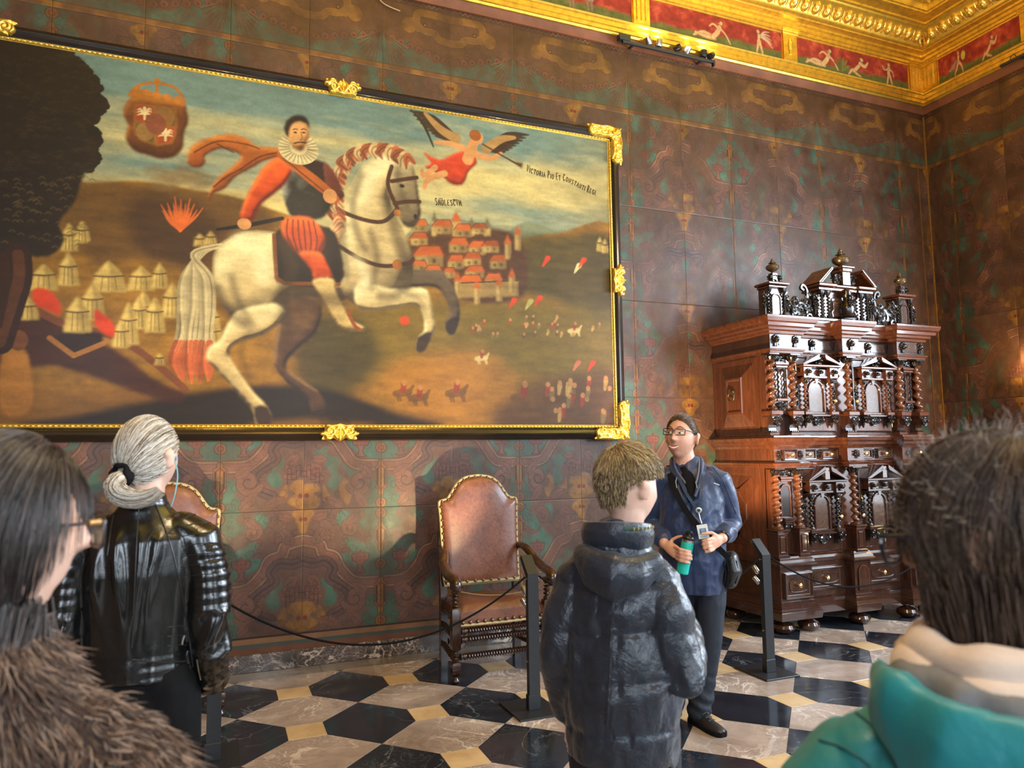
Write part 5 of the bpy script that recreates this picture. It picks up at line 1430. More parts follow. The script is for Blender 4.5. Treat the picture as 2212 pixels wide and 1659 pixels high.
# ---- bays between the paired columns
for sx in (-1, 1):
    x = sx*0.785
    nb = cab('niche', MB().bbox(x-0.085, x+0.085, -0.745, -0.70, 1.90, 2.44, 0.003), W_RED, smooth=False)
    for q in (-0.035, 0.035):
        sub('small_column', MB().twist((x+q, -0.765, 2.06), 0.22, 0.011, 0.005, 5, 8, starts=1).lathe([(0.016, 2.04), (0.012, 2.06)], 8, (x+q, -0.765, 0)).lathe([(0.011, 2.28), (0.018, 2.30), (0.018, 2.31)], 8, (x+q, -0.765, 0)), W_CARVE, nb)
    sub('small_entablature', MB().bbox(x-0.062, x+0.062, -0.785, -0.74, 2.315, 2.335, 0.004).bbox(x-0.07, x+0.07, -0.79, -0.74, 2.340, 2.362, 0.005), W_RED, nb, smooth=False)
    sub('small_ledge', MB().bbox(x-0.064, x+0.064, -0.785, -0.74, 2.015, 2.04, 0.004), W_RED, nb, smooth=False)
    carv(CL_B, x, -0.752, 2.405, nb, 1.2, 0.9); carv(CL_A, x, -0.752, 1.965, nb, 0.95, 0.75)
    ar = [(x+0.022*math.cos(a), 2.24+0.022*math.sin(a)) for a in np.linspace(0, PI, 9)]+[(x-0.022, 2.06), (x+0.022, 2.06)]
    sub('arched_field', MB().prism(ar, 'y', -0.750, -0.744), W_BURL, nb, smooth=False)
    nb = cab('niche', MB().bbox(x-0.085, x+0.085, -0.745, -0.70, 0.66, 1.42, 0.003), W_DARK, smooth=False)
    ar = [(x+0.045*math.cos(a), 1.22+0.045*math.sin(a)) for a in np.linspace(0, PI, 11)]+[(x-0.045, 1.0), (x+0.045, 1.0)]
    sub('arched_field', MB().prism(ar, 'y', -0.752, -0.744), W_CARVE, nb, smooth=False)
    at_ = [(x+0.052*math.cos(a), -0.752, 1.22+0.052*math.sin(a)) for a in np.linspace(0, PI, 11)]
    sub('arch_moulding', MB().tube([(x+0.052, -0.752, 1.0)]+at_+[(x-0.052, -0.752, 1.0)], 0.009, 6), W_RED, nb)
    sub('small_ledge', MB().bbox(x-0.06, x+0.06, -0.80, -0.74, 0.965, 0.985, 0.004).bbox(x-0.046, x+0.046, -0.79, -0.74, 0.945, 0.965, 0.003).bbox(x-0.036, x+0.036, -0.78, -0.74, 0.925, 0.945, 0.003), W_DARK, nb, smooth=False)
    sub('small_entablature', MB().bbox(x-0.07, x+0.07, -0.785, -0.74, 1.32, 1.345, 0.005).bbox(x-0.06, x+0.06, -0.775, -0.74, 1.30, 1.32, 0.003), W_RED, nb, smooth=False)
    carv(CL_B, x, -0.752, 1.385, nb, 1.3, 0.9); carv(CL_A, x, -0.752, 0.895, nb, 0.7, 0.6)

# ---- doors
def door(xc, z0, z1, za0, za1, aw, upper, sgn):
    D = -CF
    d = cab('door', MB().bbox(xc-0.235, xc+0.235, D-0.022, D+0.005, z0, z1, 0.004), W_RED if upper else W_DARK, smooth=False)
    ar = [(xc+aw*math.cos(a), za1-aw+aw*math.sin(a)) for a in np.linspace(0, PI, 15)]+[(xc-aw, za0), (xc+aw, za0)]
    sub('arched_panel', MB().prism(ar, 'y', D-0.030, D-0.020), W_BURL, d, smooth=False)
    am = [(xc+aw+0.012, za0)]+[(xc+(aw+0.012)*math.cos(a), za1-aw+(aw+0.012)*math.sin(a)) for a in np.linspace(0, PI, 17)]+[(xc-aw-0.012, za0)]
    sub('arch_moulding', MB().tube([(a, D-0.034, b) for a, b in am], 0.012, 6), W_RED if upper else W_DARK, d)
    am = [(xc+(aw+0.036)*math.cos(a), za1-aw+(aw+0.036)*math.sin(a)) for a in np.linspace(0.15, PI-0.15, 15)]
    sub('arch_moulding', MB().tube([(a, D-0.028, b) for a, b in am], 0.006, 6), W_DARK, d)
    sub('keystone', MB().prism([(xc-0.012, za1-0.005), (xc+0.012, za1-0.005), (xc+0.02, za1+0.035), (xc-0.02, za1+0.035)], 'y', D-0.05, D-0.02), W_BURL, d, smooth=False)
    for q in (-1, 1): sub('impost', MB().bbox(xc+q*(aw+0.014)-0.014, xc+q*(aw+0.014)+0.014, D-0.045, D-0.02, za1-aw-0.012, za1-aw+0.006, 0.003), W_RED, d, smooth=False)
    ct = za1+0.035
    for q in (-1, 1):
        xq = xc+q*0.155; c = sub('twisted_column', MB().twist((xq, D-0.058, za0+0.03), ct-za0-0.075, 0.019, 0.0085, 5.5, 10, starts=1, hand=q).lathe([(0.03, za0), (0.032, za0+0.012), (0.02, za0+0.03)], 10, (xq, D-0.058, 0)).lathe([(0.018, ct-0.045), (0.03, ct-0.022), (0.036, ct-0.008), (0.036, ct)], 8, (xq, D-0.058, 0)), W_COL if upper else W_CARVE, d)
        carv(CL_B, xq, D-0.085, ct-0.022, d, 0.75, 0.7)
        sub('column_block', MB().bbox(xq-0.042, xq+0.042, D-0.10, D-0.02, za0-0.03, za0, 0.004), W_RED if upper else W_DARK, d, smooth=False)
        carv(CL_A, xq, D-0.078, za0-0.068, d, 0.62, 0.66, sy=1.5)
        sub('console', MB().prism([(D-0.02, za0-0.03), (D-0.085, za0-0.035), (D-0.08, za0-0.07), (D-0.045, za0-0.10), (D-0.04, za0-0.125), (D-0.02, za0-0.13)], 'x', xq-0.022, xq+0.022), W_CARVE, d)
        sub('drop', MB().lathe([(0.018, za0-0.10), (0.012, za0-0.125), (0.004, za0-0.15)], 8, (xq, D-0.045, 0)), W_CARVE, d)
        carv(CL_C, xc+q*0.212, D-0.026, (za0+ct)/2, d, 0.55, 0.9)
        sub('entablature_block', MB().bbox(xq-0.045, xq+0.045, D-0.105, D-0.02, ct, ct+0.10, 0.004), W_RED if upper else W_DARK, d, smooth=False)
        o = carv(LION, xq, D-0.105, ct+0.055, d, 0.62, 0.62, name='lion_mask')
    carv(LION, xc, D-0.085, ct+0.055, d, 0.62, 0.62, name='lion_mask')
    sub('sill', MB().bbox(xc-0.115, xc+0.115, D-0.06, D-0.02, za0-0.024, za0-0.004, 0.004).bbox(xc-0.125, xc+0.125, D-0.075, D-0.02, za0-0.046, za0-0.024, 0.005), W_BURL if upper else W_DARK, d, smooth=False)
    carv(CL_A, xc, D-0.03, za0-0.088, d, 1.15, 0.72)
    e0 = ct+0.012
    sub('entablature', MB().bbox(xc-0.20, xc+0.20, D-0.085, D-0.02, ct, ct+0.022, 0.003).bbox(xc-0.19, xc+0.19, D-0.075, D-0.02, ct+0.022, ct+0.082, 0.002).bbox(xc-0.225, xc+0.225, D-0.13, D-0.02, ct+0.098, ct+0.122, 0.007), W_RED if upper else W_DARK, d, smooth=False)
    pz = ct+0.122; ph = z1-pz+0.015
    for q in (-1, 1):
        pts = [(xc+q*0.235, pz), (xc+q*0.195, pz), (xc+q*0.035, pz+ph-0.03), (xc+q*0.035, pz+ph)]
        sub('pediment_slope', MB().prism(pts, 'y', D-0.135, D-0.02), W_RED if upper else W_DARK, d, smooth=False)
        pts = [(xc+q*0.205, pz+0.005), (xc+q*0.19, pz+0.005), (xc+q*0.035, pz+ph-0.045), (xc+q*0.035, pz+ph-0.034)]
        sub('pediment_fillet', MB().prism(pts, 'y', D-0.142, D-0.10), W_DARK, d, smooth=False)
    carv(CL_A, xc, D-0.06, pz+ph*0.38, d, 1.0, 0.75, sy=1.5)
    if upper: carv(CL_B, xc, D-0.09, pz+ph*0.62, d, 0.55, 1.0, sy=1.6)
    else: sub('pediment_post', MB().bbox(xc-0.026, xc+0.026, D-0.12, D-0.02, pz, pz+ph-0.01, 0.003), W_BURL, d, smooth=False)
    # brass: escutcheon, knob, hinges
    xk = xc+sgn*0.205
    es = sub('escutcheon', MB().bbox(xk-0.008, xk+0.008, D-0.030, D-0.022, za0+0.13, za0+0.30, 0.003), M_BRASS, d, smooth=False)
    sub('knob', MB().lathe([(0.006, 0.0), (0.007, 0.014), (0.018, 0.022), (0.020, 0.03), (0.012, 0.038), (0.003, 0.04)], 12, (xk+sgn*0.012, D-0.022, za0+0.10), 'y'), M_BRASS, d)
    for zz in (z0+0.09, pz-0.02):
        sub('hinge', MB().lathe([(0.004, -0.045), (0.008, -0.040), (0.007, 0.035), (0.011, 0.04), (0.004, 0.052)], 10, (xc-sgn*0.228, D-0.035, zz)), M_BRASS, d)
    fr = [[(xc+a*(0.232-i), D-0.022-dd, z) for a, z in ((-1, z0+i), (1, z0+i), (1, z1-i), (-1, z1-i))] for i, dd in ((0.0, 0.0), (0.008, 0.008), (0.016, 0.0))]
    sub('door_moulding', MB().loft(fr, cap=False), W_DARK, d, smooth=False)
for sgn, xc in ((1, -0.352), (-1, 0.352)):
    door(xc, 1.735, 2.432, 1.925, 2.195, 0.080, True, sgn)
    door(xc, 0.660, 1.412, 0.862, 1.150, 0.074, False, sgn)

# ---- drawers
def drawer(xc, w, z0, z1, y, mat, knob=True, cart=False):
    d = cab('drawer', MB().bbox(xc-w/2, xc+w/2, y-0.012, y+0.01, z0, z1, 0.003), mat, smooth=False)
    st = [(0.0, 0.010), (0.006, 0.024), (0.016, 0.022), (0.024, 0.008), (0.030, 0.010)] if not cart else [(0.0, 0.010), (0.004, 0.030), (0.014, 0.034), (0.028, 0.014), (0.034, 0.012)]
    fr = [[(xc+a*(w/2-i), y-dd, z) for a, z in ((-1, z0+i), (1, z0+i), (1, z1-i), (-1, z1-i))] for i, dd in st]
    sub('drawer_moulding', MB().loft(fr, cap=False), W_DARK, d, smooth=False)
    zc = (z0+z1)/2
    if cart:
        hw, hh = w/2-0.055, (z1-z0)/2-0.055
        pts = []
        for a in np.linspace(0, 2*PI, 28, endpoint=False):
            ca, sa = math.cos(a), math.sin(a)
            pts.append((xc+math.copysign(abs(ca)**0.55, ca)*hw, y-0.014, zc+math.copysign(abs(sa)**0.55, sa)*hh))
        sub('cartouche_line', MB().tube(pts+[pts[0]], 0.0035, 5, cap=False), W_CARVE, d)
    sub('knob', MB().lathe([(0.010, 0.0), (0.006, 0.008), (0.007, 0.020), (0.019, 0.028), (0.020, 0.036), (0.010, 0.044), (0.002, 0.046)], 12, (xc, y-0.010, zc), 'y'), M_BRASS, d)
for sx in (-1, 1):
    drawer(sx*0.785, 0.16, 1.484, 1.582, -CB+0.008, W_RED)
    drawer(sx*0.475, 0.20, 1.484, 1.582, -CF-0.006, W_RED)
    drawer(sx*0.215, 0.20, 1.484, 1.582, -CF-0.006, W_RED)
    for x, y in ((0.905, CB), (0.665, CB), (0.345, CF+0.014)): carv(CL_C, sx*x, -y+0.004, 1.533, None, 0.62, 0.38, name='carved_block')
    drawer(sx*0.772, 0.31, 0.300, 0.525, -CB, W_DARK, cart=True)
    drawer(sx*0.348, 0.40, 0.325, 0.530, -CF-0.02, W_DARK, cart=True)
carv(CL_C, 0, -CB+0.004, 1.533, None, 0.9, 0.38, name='carved_block')
ar = [(0.05*math.cos(a), 0.47+0.05*math.sin(a)) for a in np.linspace(0, PI, 11)]+[(-0.05, 0.31), (0.05, 0.31)]
na = cab('arched_tablet', MB().prism(ar, 'y', -CB-0.006, -CB+0.01), W_DARK, smooth=False)
at_ = [(0.056, -CB-0.004, 0.31)]+[(0.056*math.cos(a), -CB-0.004, 0.47+0.056*math.sin(a)) for a in np.linspace(0, PI, 11)]+[(-0.056, -CB-0.004, 0.31)]
sub('arch_moulding', MB().tube(at_, 0.007, 6), W_RED, na)

# ---- ball feet
foot = MB().lathe([(0.028, 0.0), (0.060, 0.006), (0.088, 0.028), (0.096, 0.052), (0.084, 0.078), (0.052, 0.094), (0.030, 0.100), (0.034, 0.108), (0.050, 0.114), (0.050, 0.128)], 20)
FOOT = share(foot, 'bun_foot', W_DARK)
for x, y in ((-0.88, -0.76), (-0.60, -0.76), (0, -0.76), (0.60, -0.76), (0.88, -0.76), (-0.88, -0.13), (0.88, -0.13)):
    link_mesh('bun_foot', FOOT, None, cabinet, (x, y, 0.0))

# ---- crowning pieces
def urn(parent, x, y, z, s):
    prof = [(0.30, 0.0), (0.34, 0.04), (0.16, 0.10), (0.14, 0.16), (0.30, 0.26), (0.62, 0.42), (0.86, 0.62), (0.96, 0.84), (0.92, 1.0), (0.97, 1.03), (0.90, 1.07), (0.80, 1.20), (0.46, 1.32), (0.30, 1.38), (0.28, 1.42), (0.58, 1.50), (0.52, 1.56), (0.22, 1.64), (0.22, 1.70), (0.36, 1.76), (0.32, 1.82), (0.16, 1.90), (0.20, 2.0), (0.14, 2.14), (0.03, 2.32)]
    sub('urn_finial', MB().lathe([(r*s, zz*s) for r, zz in prof], 20, (x, y, z)), W_URN, parent)
W_URN = simple('bronzed_urn', srgb(112, 92, 66), 0.25, 0.55, noise=0.2, nscale=30, coat=0.3)
Z0 = 2.764
def small_aedicule(xc):
    y = -0.76
    b = cab('aedicule', MB().bbox(xc-0.078, xc+0.078, y-0.0, y+0.13, Z0+0.02, 3.05, 0.003), W_DARK, smooth=False)
    sub('plinth', MB().bbox(xc-0.115, xc+0.115, y-0.045, y+0.14, Z0, Z0+0.030, 0.006), W_CARVE, b, smooth=False)
    ar = [(xc+0.038*math.cos(a), 2.94+0.038*math.sin(a)) for a in np.linspace(0, PI, 11)]+[(xc-0.038, Z0+0.045), (xc+0.038, Z0+0.045)]
    sub('arched_panel', MB().prism(ar, 'y', y-0.008, y+0.002), W_BURL, b, smooth=False)
    at_ = [(xc+0.048, y-0.01, Z0+0.04)]+[(xc+0.048*math.cos(a), y-0.01, 2.94+0.048*math.sin(a)) for a in np.linspace(0, PI, 11)]+[(xc-0.048, y-0.01, Z0+0.04)]
    sub('arch_moulding', MB().tube(at_, 0.008, 6), W_DARK, b)
    for q in (-1, 1):
        sub('twisted_column', MB().twist((xc+q*0.082, y-0.02, Z0+0.05), 0.19, 0.013, 0.006, 6, 8, starts=1, hand=q).lathe([(0.02, Z0+0.03), (0.015, Z0+0.05)], 8, (xc+q*0.082, y-0.02, 0)).lathe([(0.014, 3.005), (0.024, 3.035), (0.024, 3.045)], 8, (xc+q*0.082, y-0.02, 0)), W_CARVE, b)
        carv(CL_C, xc+q*0.118, y+0.015, 2.90, b, 0.95, 1.0, sy=1.6, ry=q*0.05)
    sub('small_cornice', MB().bbox(xc-0.095, xc+0.095, y-0.035, y+0.13, 3.045, 3.062, 0.003).bbox(xc-0.115, xc+0.115, y-0.06, y+0.14, 3.066, 3.092, 0.008), W_RED, b, smooth=False)
    carv(CL_A, xc, y+0.02, 3.125, b, 1.25, 0.75, sy=1.8)
    sub('pedestal', MB().bbox(xc-0.026, xc+0.026, y-0.01, y+0.05, 3.092, 3.185, 0.003), W_DARK, b, smooth=False)
    urn(b, xc, y+0.02, 3.185, 0.062)
small_aedicule(-0.80); small_aedicule(0.80)
# the middle crowning piece
y = -0.76
b = cab('crowning_gable', MB().bbox(-0.30, 0.30, y, y+0.16, Z0+0.02, 3.06, 0.003), W_DARK, smooth=False)
sub('plinth', MB().bbox(-0.37, 0.37, y-0.05, y+0.17, Z0, Z0+0.030, 0.006), W_DARK, b, smooth=False)
sub('niche_panel', MB().bbox(-0.135, 0.135, y-0.010, y+0.002, Z0+0.05, 3.0, 0.01), W_BURL, b, smooth=False)
ar = [(-0.14, y-0.014, Z0+0.05), (-0.15, y-0.014, 2.86), (-0.13, y-0.014, 2.88), (-0.13, y-0.014, 2.95), (0.13, y-0.014, 2.95), (0.13, y-0.014, 2.88), (0.15, y-0.014, 2.86), (0.14, y-0.014, Z0+0.05)]
sub('niche_moulding', MB().tube(ar, 0.009, 6), W_RED, b)
sub('carved_bust', MB().lathe([(0.075, 0.0), (0.09, 0.02), (0.06, 0.05), (0.072, 0.09), (0.062, 0.14), (0.034, 0.18), (0.03, 0.20), (0.046, 0.225), (0.044, 0.26), (0.02, 0.285), (0.002, 0.29)], 14, (0.0, y-0.055, Z0+0.03)), W_CARVE, b)
carv(CL_C, 0.0, y-0.10, Z0+0.17, b, 1.2, 0.8, sy=1.5)
for q in (-1, 1):
    for xx in (0.205, 0.285):
        sub('twisted_column', MB().twist((q*xx, y-0.03, Z0+0.06), 0.19, 0.016, 0.007, 6, 8, starts=1, hand=q).lathe([(0.024, Z0+0.03), (0.018, Z0+0.06)], 8, (q*xx, y-0.03, 0)).lathe([(0.016, 3.01), (0.028, 3.04), (0.028, 3.055)], 8, (q*xx, y-0.03, 0)), W_CARVE, b)
    sub('small_cornice', MB().bbox(q*0.245-0.09, q*0.245+0.09, y-0.06, y+0.16, 3.055, 3.08, 0.004).bbox(q*0.245-0.105, q*0.245+0.105, y-0.085, y+0.17, 3.085, 3.118, 0.009), W_RED, b, smooth=False)
    pts = [(q*0.36, 3.118), (q*0.32, 3.118), (q*0.19, 3.245), (q*0.19, 3.275)]
    sub('gable_slope', MB().prism(pts, 'y', y-0.09, y+0.16), W_RED, b, smooth=False)
    pts = [(q*0.335, 3.122), (q*0.325, 3.122), (q*0.19, 3.252), (q*0.19, 3.262)]
    sub('gable_fillet', MB().prism(pts, 'y', y-0.098, y-0.06), W_DARK, b, smooth=False)
    carv(CL_A, q*0.09, y-0.01, 3.17, b, 1.0, 0.95, sy=2, ry=-q*0.3)
    carv(CL_C, q*0.345, y+0.0, 2.93, b, 1.0, 0.95, sy=1.8)
sub('small_cornice', MB().bbox(-0.145, 0.145, y-0.045, y+0.16, 3.06, 3.085, 0.004).bbox(-0.145, 0.145, y-0.065, y+0.17, 3.088, 3.115, 0.008), W_RED, b, smooth=False)
sub('pedestal', MB().bbox(-0.045, 0.045, y-0.07, y+0.06, 3.115, 3.245, 0.004), W_DARK, b, smooth=False)
sub('pedestal_cap', MB().bbox(-0.075, 0.075, y-0.10, y+0.08, 3.275, 3.295, 0.005).bbox(-0.055, 0.055, y-0.085, y+0.07, 3.245, 3.275, 0.004), W_RED, b, smooth=False)
urn(b, 0, y-0.01, 3.295, 0.084)
# scrolled foliage wings between them
for q in (-1, 1):
    w = MB()
    w.tube([(q*a, -0.75, z) for a, z in spiral(0.50, 2.86, 0.085, 1.8, -0.6, 1, 34)], [0.022-0.012*k/33 for k in range(34)], 7)
    w.tube([(q*a, -0.75, z) for a, z in smooth_path([(0.58, 2.84), (0.64, 2.93), (0.68, 2.98), (0.66, 3.02)], 6, False)], 0.014, 6)
    w.tube([(q*a, -0.75, z) for a, z in smooth_path([(0.44, 2.92), (0.42, 3.0), (0.43, 3.07), (0.47, 3.10), (0.49, 3.07), (0.46, 3.05)], 6, False)], 0.016, 6)
    wo = cab('foliage_wing', w, W_CARVE)
    carv(CL_D, q*0.53, -0.745, 2.875, wo, 0.95, 0.9); carv(CL_C, q*0.40, -0.745, 2.93, wo, 1.0, 1.2)
# ================================================================== leather armchairs
def chair_leather():
    m = NM('brown_chair_leather'); v = m.coords('Object')
    n = m.noise(v, 5, 6, 0.6, 0.4); n2 = m.noise(v, 45, 5, 0.6)
    m.base(m.mix(0.3, m.ramp(n, [(0.25, srgb(66, 36, 26)), (0.5, srgb(100, 56, 38)), (0.75, srgb(126, 76, 50))]), m.ramp(n2, [(0.3, srgb(70, 40, 30)), (0.7, srgb(150, 96, 68))])))
    m.set(Roughness=m.ramp(n2, [(0.3, (0.30,)*3), (0.7, (0.48,)*3)]), Coat_Weight=0.25, Coat_Roughness=0.25)
    m.bump(m.math('ADD', n2, m.math('MULTIPLY', n, 2.0)), 0.25, 0.004)
    return m.m
M_CLEATHER = chair_leather()
M_PIPING = simple('yellowed_piping', srgb(176, 158, 112), 0.6, noise=0.2, nscale=40)
M_NAIL = simple('bronze_nail', (0.16, 0.11, 0.07), 0.3, 0.85)
W_CHAIR = wood('dark_turned_oak', srgb(30, 16, 10), srgb(52, 30, 20), srgb(76, 46, 32), 0.25, coat=0.5)
M_CORD = simple('twisted_gold_cord', srgb(128, 108, 66), 0.7)
nail_me = share(MB().lathe([(0.0115, 0.0), (0.0115, 0.002), (0.0095, 0.0065), (0.005, 0.0095), (0.0005, 0.0105)], 10), 'nail', M_NAIL)

def back_outline(t):
    """half outline of the chair back: x half width and z, t 0 (bottom) .. 1 (top middle)"""
    key = [(0.300, 0.0), (0.303, 0.18), (0.306, 0.36), (0.312, 0.52), (0.318, 0.60), (0.310, 0.625), (0.255, 0.640), (0.215, 0.690), (0.165, 0.760), (0.095, 0.802), (0.0, 0.815)]
    k = t*(len(key)-1); i = min(int(k), len(key)-2); f = k-i
    p0, p1, p2, p3 = key[max(i-1, 0)], key[i], key[i+1], key[min(i+2, len(key)-1)]
    def cr(a, b, c, d): return 0.5*((2*b)+(-a+c)*f+(2*a-5*b+4*c-d)*f*f+(-a+3*b-3*c+d)*f**3)
    return cr(p0[0], p1[0], p2[0], p3[0]), cr(p0[1], p1[1], p2[1], p3[1])

def make_chair():
    c = empty('armchair', (0, 0, 0))
    FX, FY, BX, BY = 0.352, -0.235, 0.300, 0.235
    # front legs
    for q in (-1, 1):
        mb = MB()
        mb.lathe([(0.020, 0.0), (0.030, 0.010), (0.031, 0.022), (0.018, 0.034), (0.017, 0.046), (0.026, 0.056)], 12, (q*FX, FY, 0))
        mb.bbox(q*FX-0.030, q*FX+0.030, FY-0.030, FY+0.030, 0.056, 0.146, 0.012)
        mb.lathe([(0.018, 0.146), (0.026, 0.152), (0.018, 0.160)], 12, (q*FX, FY, 0))
        mb.twist((q*FX, FY, 0.158), 0.064, 0.019, 0.007, 1.6, 12, starts=2, hand=q)
        mb.bbox(q*FX-0.031, q*FX+0.031, FY-0.031, FY+0.031, 0.222, 0.515, 0.010)
        mb.lathe([(0.018, 0.515), (0.028, 0.522), (0.020, 0.532)], 12, (q*FX, FY, 0))
        mb.twist((q*FX, FY, 0.530), 0.125, 0.020, 0.007, 2.2, 12, starts=2, hand=q)
        mb.lathe([(0.022, 0.655), (0.030, 0.665), (0.022, 0.675)], 12, (q*FX, FY, 0))
        mb.build('front_leg', W_CHAIR, c, angle=0.9)
        mb = MB().loft([[(q*BX+a*0.026, yy+b*0.026, z) for a, b in ((-1, -1), (1, -1), (1, 1), (-1, 1))] for yy, z in ((BY, 0.0), (BY, 0.50), (BY+0.012, 0.62), (BY+0.06, 1.16))], cap=True)
        mb.build('back_leg', W_CHAIR, c, smooth=False)
        # arm with scrolled end
        pts = smooth_path([(q*0.315, BY-0.005, 0.860), (q*0.335, BY-0.14, 0.845), (q*0.365, 0.0, 0.775), (q*0.375, -0.14, 0.730), (q*0.370, FY-0.02, 0.715), (q*0.368, FY-0.075, 0.690), (q*0.366, FY-0.082, 0.650), (q*0.366, FY-0.055, 0.640)], 5, False)
        ar = MB().tube([Vector(p) for p in pts], [0.026+0.008*math.sin(PI*k/(len(pts)-1)) for k in range(len(pts))], 10, flat=1.15)
        a = ar.build('arm', W_CHAIR, c)
        for dx in (-0.022, 0.0, 0.022): MB().lathe([(0.004, -0.010), (0.030, -0.008), (0.034, 0.0), (0.030, 0.008), (0.004, 0.010)], 14, (q*0.367+dx, FY-0.050, 0.675), 'x').build('scroll', W_CHAIR, a)
        # side rails
        for z in (0.155, 0.30):
            p0, p1 = Vector((q*FX, FY, z)), Vector((q*BX, BY, z)); dv = p1-p0
            mb = MB().twist((0, 0, 0), dv.length, 0.017, 0.006, 7, 10, starts=2, hand=q)
            mb.xf(Matrix.Translation(p0) @ dv.to_track_quat('Z', 'Y').to_matrix().to_4x4())
            mb.build('side_rail', W_CHAIR, c, angle=0.9)
    for z, y in ((0.345, FY), (0.288, FY), (0.168, FY+0.02), (0.168, BY)):
        wv = FX-0.03 if y < 0 else BX-0.025
        mb = MB().twist((-wv+0.055, y, z), 2*wv-0.11, 0.019, 0.007, 13, 10, steps=130, axis='x', starts=2)
        mb.lathe([(0.014, -wv), (0.026, -wv+0.014), (0.016, -wv+0.028), (0.024, -wv+0.044), (0.018, -wv+0.056)], 10, (0, y, z), 'x')
        mb.lathe([(0.018, wv-0.056), (0.024, wv-0.044), (0.016, wv-0.028), (0.026, wv-0.014), (0.014, wv)], 10, (0, y, z), 'x')
        mb.build('stretcher', W_CHAIR, c, angle=0.9)
    # seat: domed upholstery
    nx_, ny_ = 28, 24
    U, V = np.meshgrid(np.linspace(-1, 1, nx_), np.linspace(-1, 1, ny_))
    hw = 0.325-0.035*(V+1)/2
    X = U*hw; Y = FY-0.005+(V+1)/2*(BY-FY+0.0)
    dome = np.clip(1-np.maximum(abs(U), abs(V))**6, 0, 1)
    Z = 0.475+0.060*np.sqrt(dome)+0.006*np.sin(U*7+V*3)*dome
    top = np.stack([X, Y, Z], -1)
    mb = MB(); idx = lambda i, j: i*nx_+j
    mb.add(top.reshape(-1, 3), [(idx(i, j), idx(i, j+1), idx(i+1, j+1), idx(i+1, j)) for i in range(ny_-1) for j in range(nx_-1)])
    ring = [(i_, j_) for i_, j_ in [(0, j) for j in range(nx_)]+[(i, nx_-1) for i in range(1, ny_)]+[(ny_-1, j) for j in range(nx_-2, -1, -1)]+[(i, 0) for i in range(ny_-2, 0, -1)]]
    rt = [tuple(top[i, j]) for i, j in ring]
    mb.loft([[(x, y, 0.385) for x, y, z in rt], [(x*1.012, y*1.01-0.0, 0.43) for x, y, z in rt], rt], cap=True)
    seat = mb.build('seat', M_CLEATHER, c, angle=1.0)
    MB().tube([(-0.325, FY-0.010, 0.388), (0, FY-0.014, 0.386), (0.325, FY-0.010, 0.388)], 0.009, 6).build('seat_piping', M_PIPING, seat)
    for k in range(12):
        o = link_mesh('nail', nail_me, None, seat, (-0.30+0.6*k/11, FY-0.014, 0.406), (PI/2, 0, 0)); o.scale = (1.15,)*3
    for q in (-1, 1):
        for k in range(9):
            t = k/8; link_mesh('nail', nail_me, None, seat, (q*(0.331-0.035*t), FY+0.02+t*0.42, 0.402), (PI/2, 0, q*PI/2)).scale = (0.8,)*3
    # back: upholstered shield
    B = Matrix.Translation((0, BY-0.03, 0.595)) @ Matrix.Rotation(math.radians(-6), 4, 'X')
    N = 30; prof = [back_outline(i/N) for i in range(N+1)]
    out = [(x, z) for x, z in prof]+[(-x, z) for x, z in prof[-2::-1]]
    cx, cz = 0.0, 0.36
    rings = []
    for s, y in ((0.985, 0.045), (1.0, 0.03), (1.0, -0.015), (0.985, -0.032), (0.94, -0.046), (0.80, -0.056), (0.5, -0.062), (0.2, -0.064)):
        rings.append([(cx+(x-cx)*s, y, cz+(z-cz)*s) for x, z in out])
    mb = MB().loft(rings, cap=True); mb.xf(B)
    back = mb.build('backrest', M_CLEATHER, c, angle=1.0)
    pt = [B @ Vector((x*1.008, -0.012, cz+(z-cz)*1.008)) for x, z in out]
    MB().tube(pt+[pt[0]], 0.0125, 6, cap=False, flat=0.8).build('back_piping', M_PIPING, back)
    # nails spaced along the outline
    P2 = np.array(out); seg = np.hypot(*np.diff(P2, axis=0).T); cum = np.concatenate([[0], np.cumsum(seg)])
    nn = 40
    for k in range(nn):
        d_ = cum[-1]*(k+0.5)/nn; x = np.interp(d_, cum, P2[:, 0]); z = np.interp(d_, cum, P2[:, 1])
        s = 0.992; p3 = B @ Vector((x*s, -0.028, cz+(z-cz)*s))
        link_mesh('nail', nail_me, None, back, p3, (PI/2, 0, 0)).scale = (0.85,)*3
    for k in range(9):
        p3 = B @ Vector((-0.26+0.52*k/8, -0.040, 0.016)); link_mesh('nail', nail_me, None, back, p3, (PI/2, 0, 0)).scale = (1.2,)*3
    MB().tube([B @ Vector((-0.29, -0.034, 0.008)), B @ Vector((0.29, -0.034, 0.008))], 0.012, 6).build('back_piping', M_PIPING, back)
    cord = [(x, FY-0.04, 0.63-0.05*(1-(x/0.34)**2)) for x in np.linspace(-0.34, 0.34, 25)]
    MB().tube(cord, 0.0035, 5).build('barrier_cord', M_CORD, c)
    return c
ch1 = make_chair()
ch1.location = (1.408, -0.655, 0)
tag(ch1, 'antique brown leather armchair with barley twist legs standing clear beside middle post', 'chair', 'antique armchairs along the wall')
ch2 = copy_tree(ch1); ch2.location = (-0.815, -0.655, 0)
tag(ch2, 'antique leather armchair mostly hidden behind the person in black leather jacket', 'chair', 'antique armchairs along the wall')

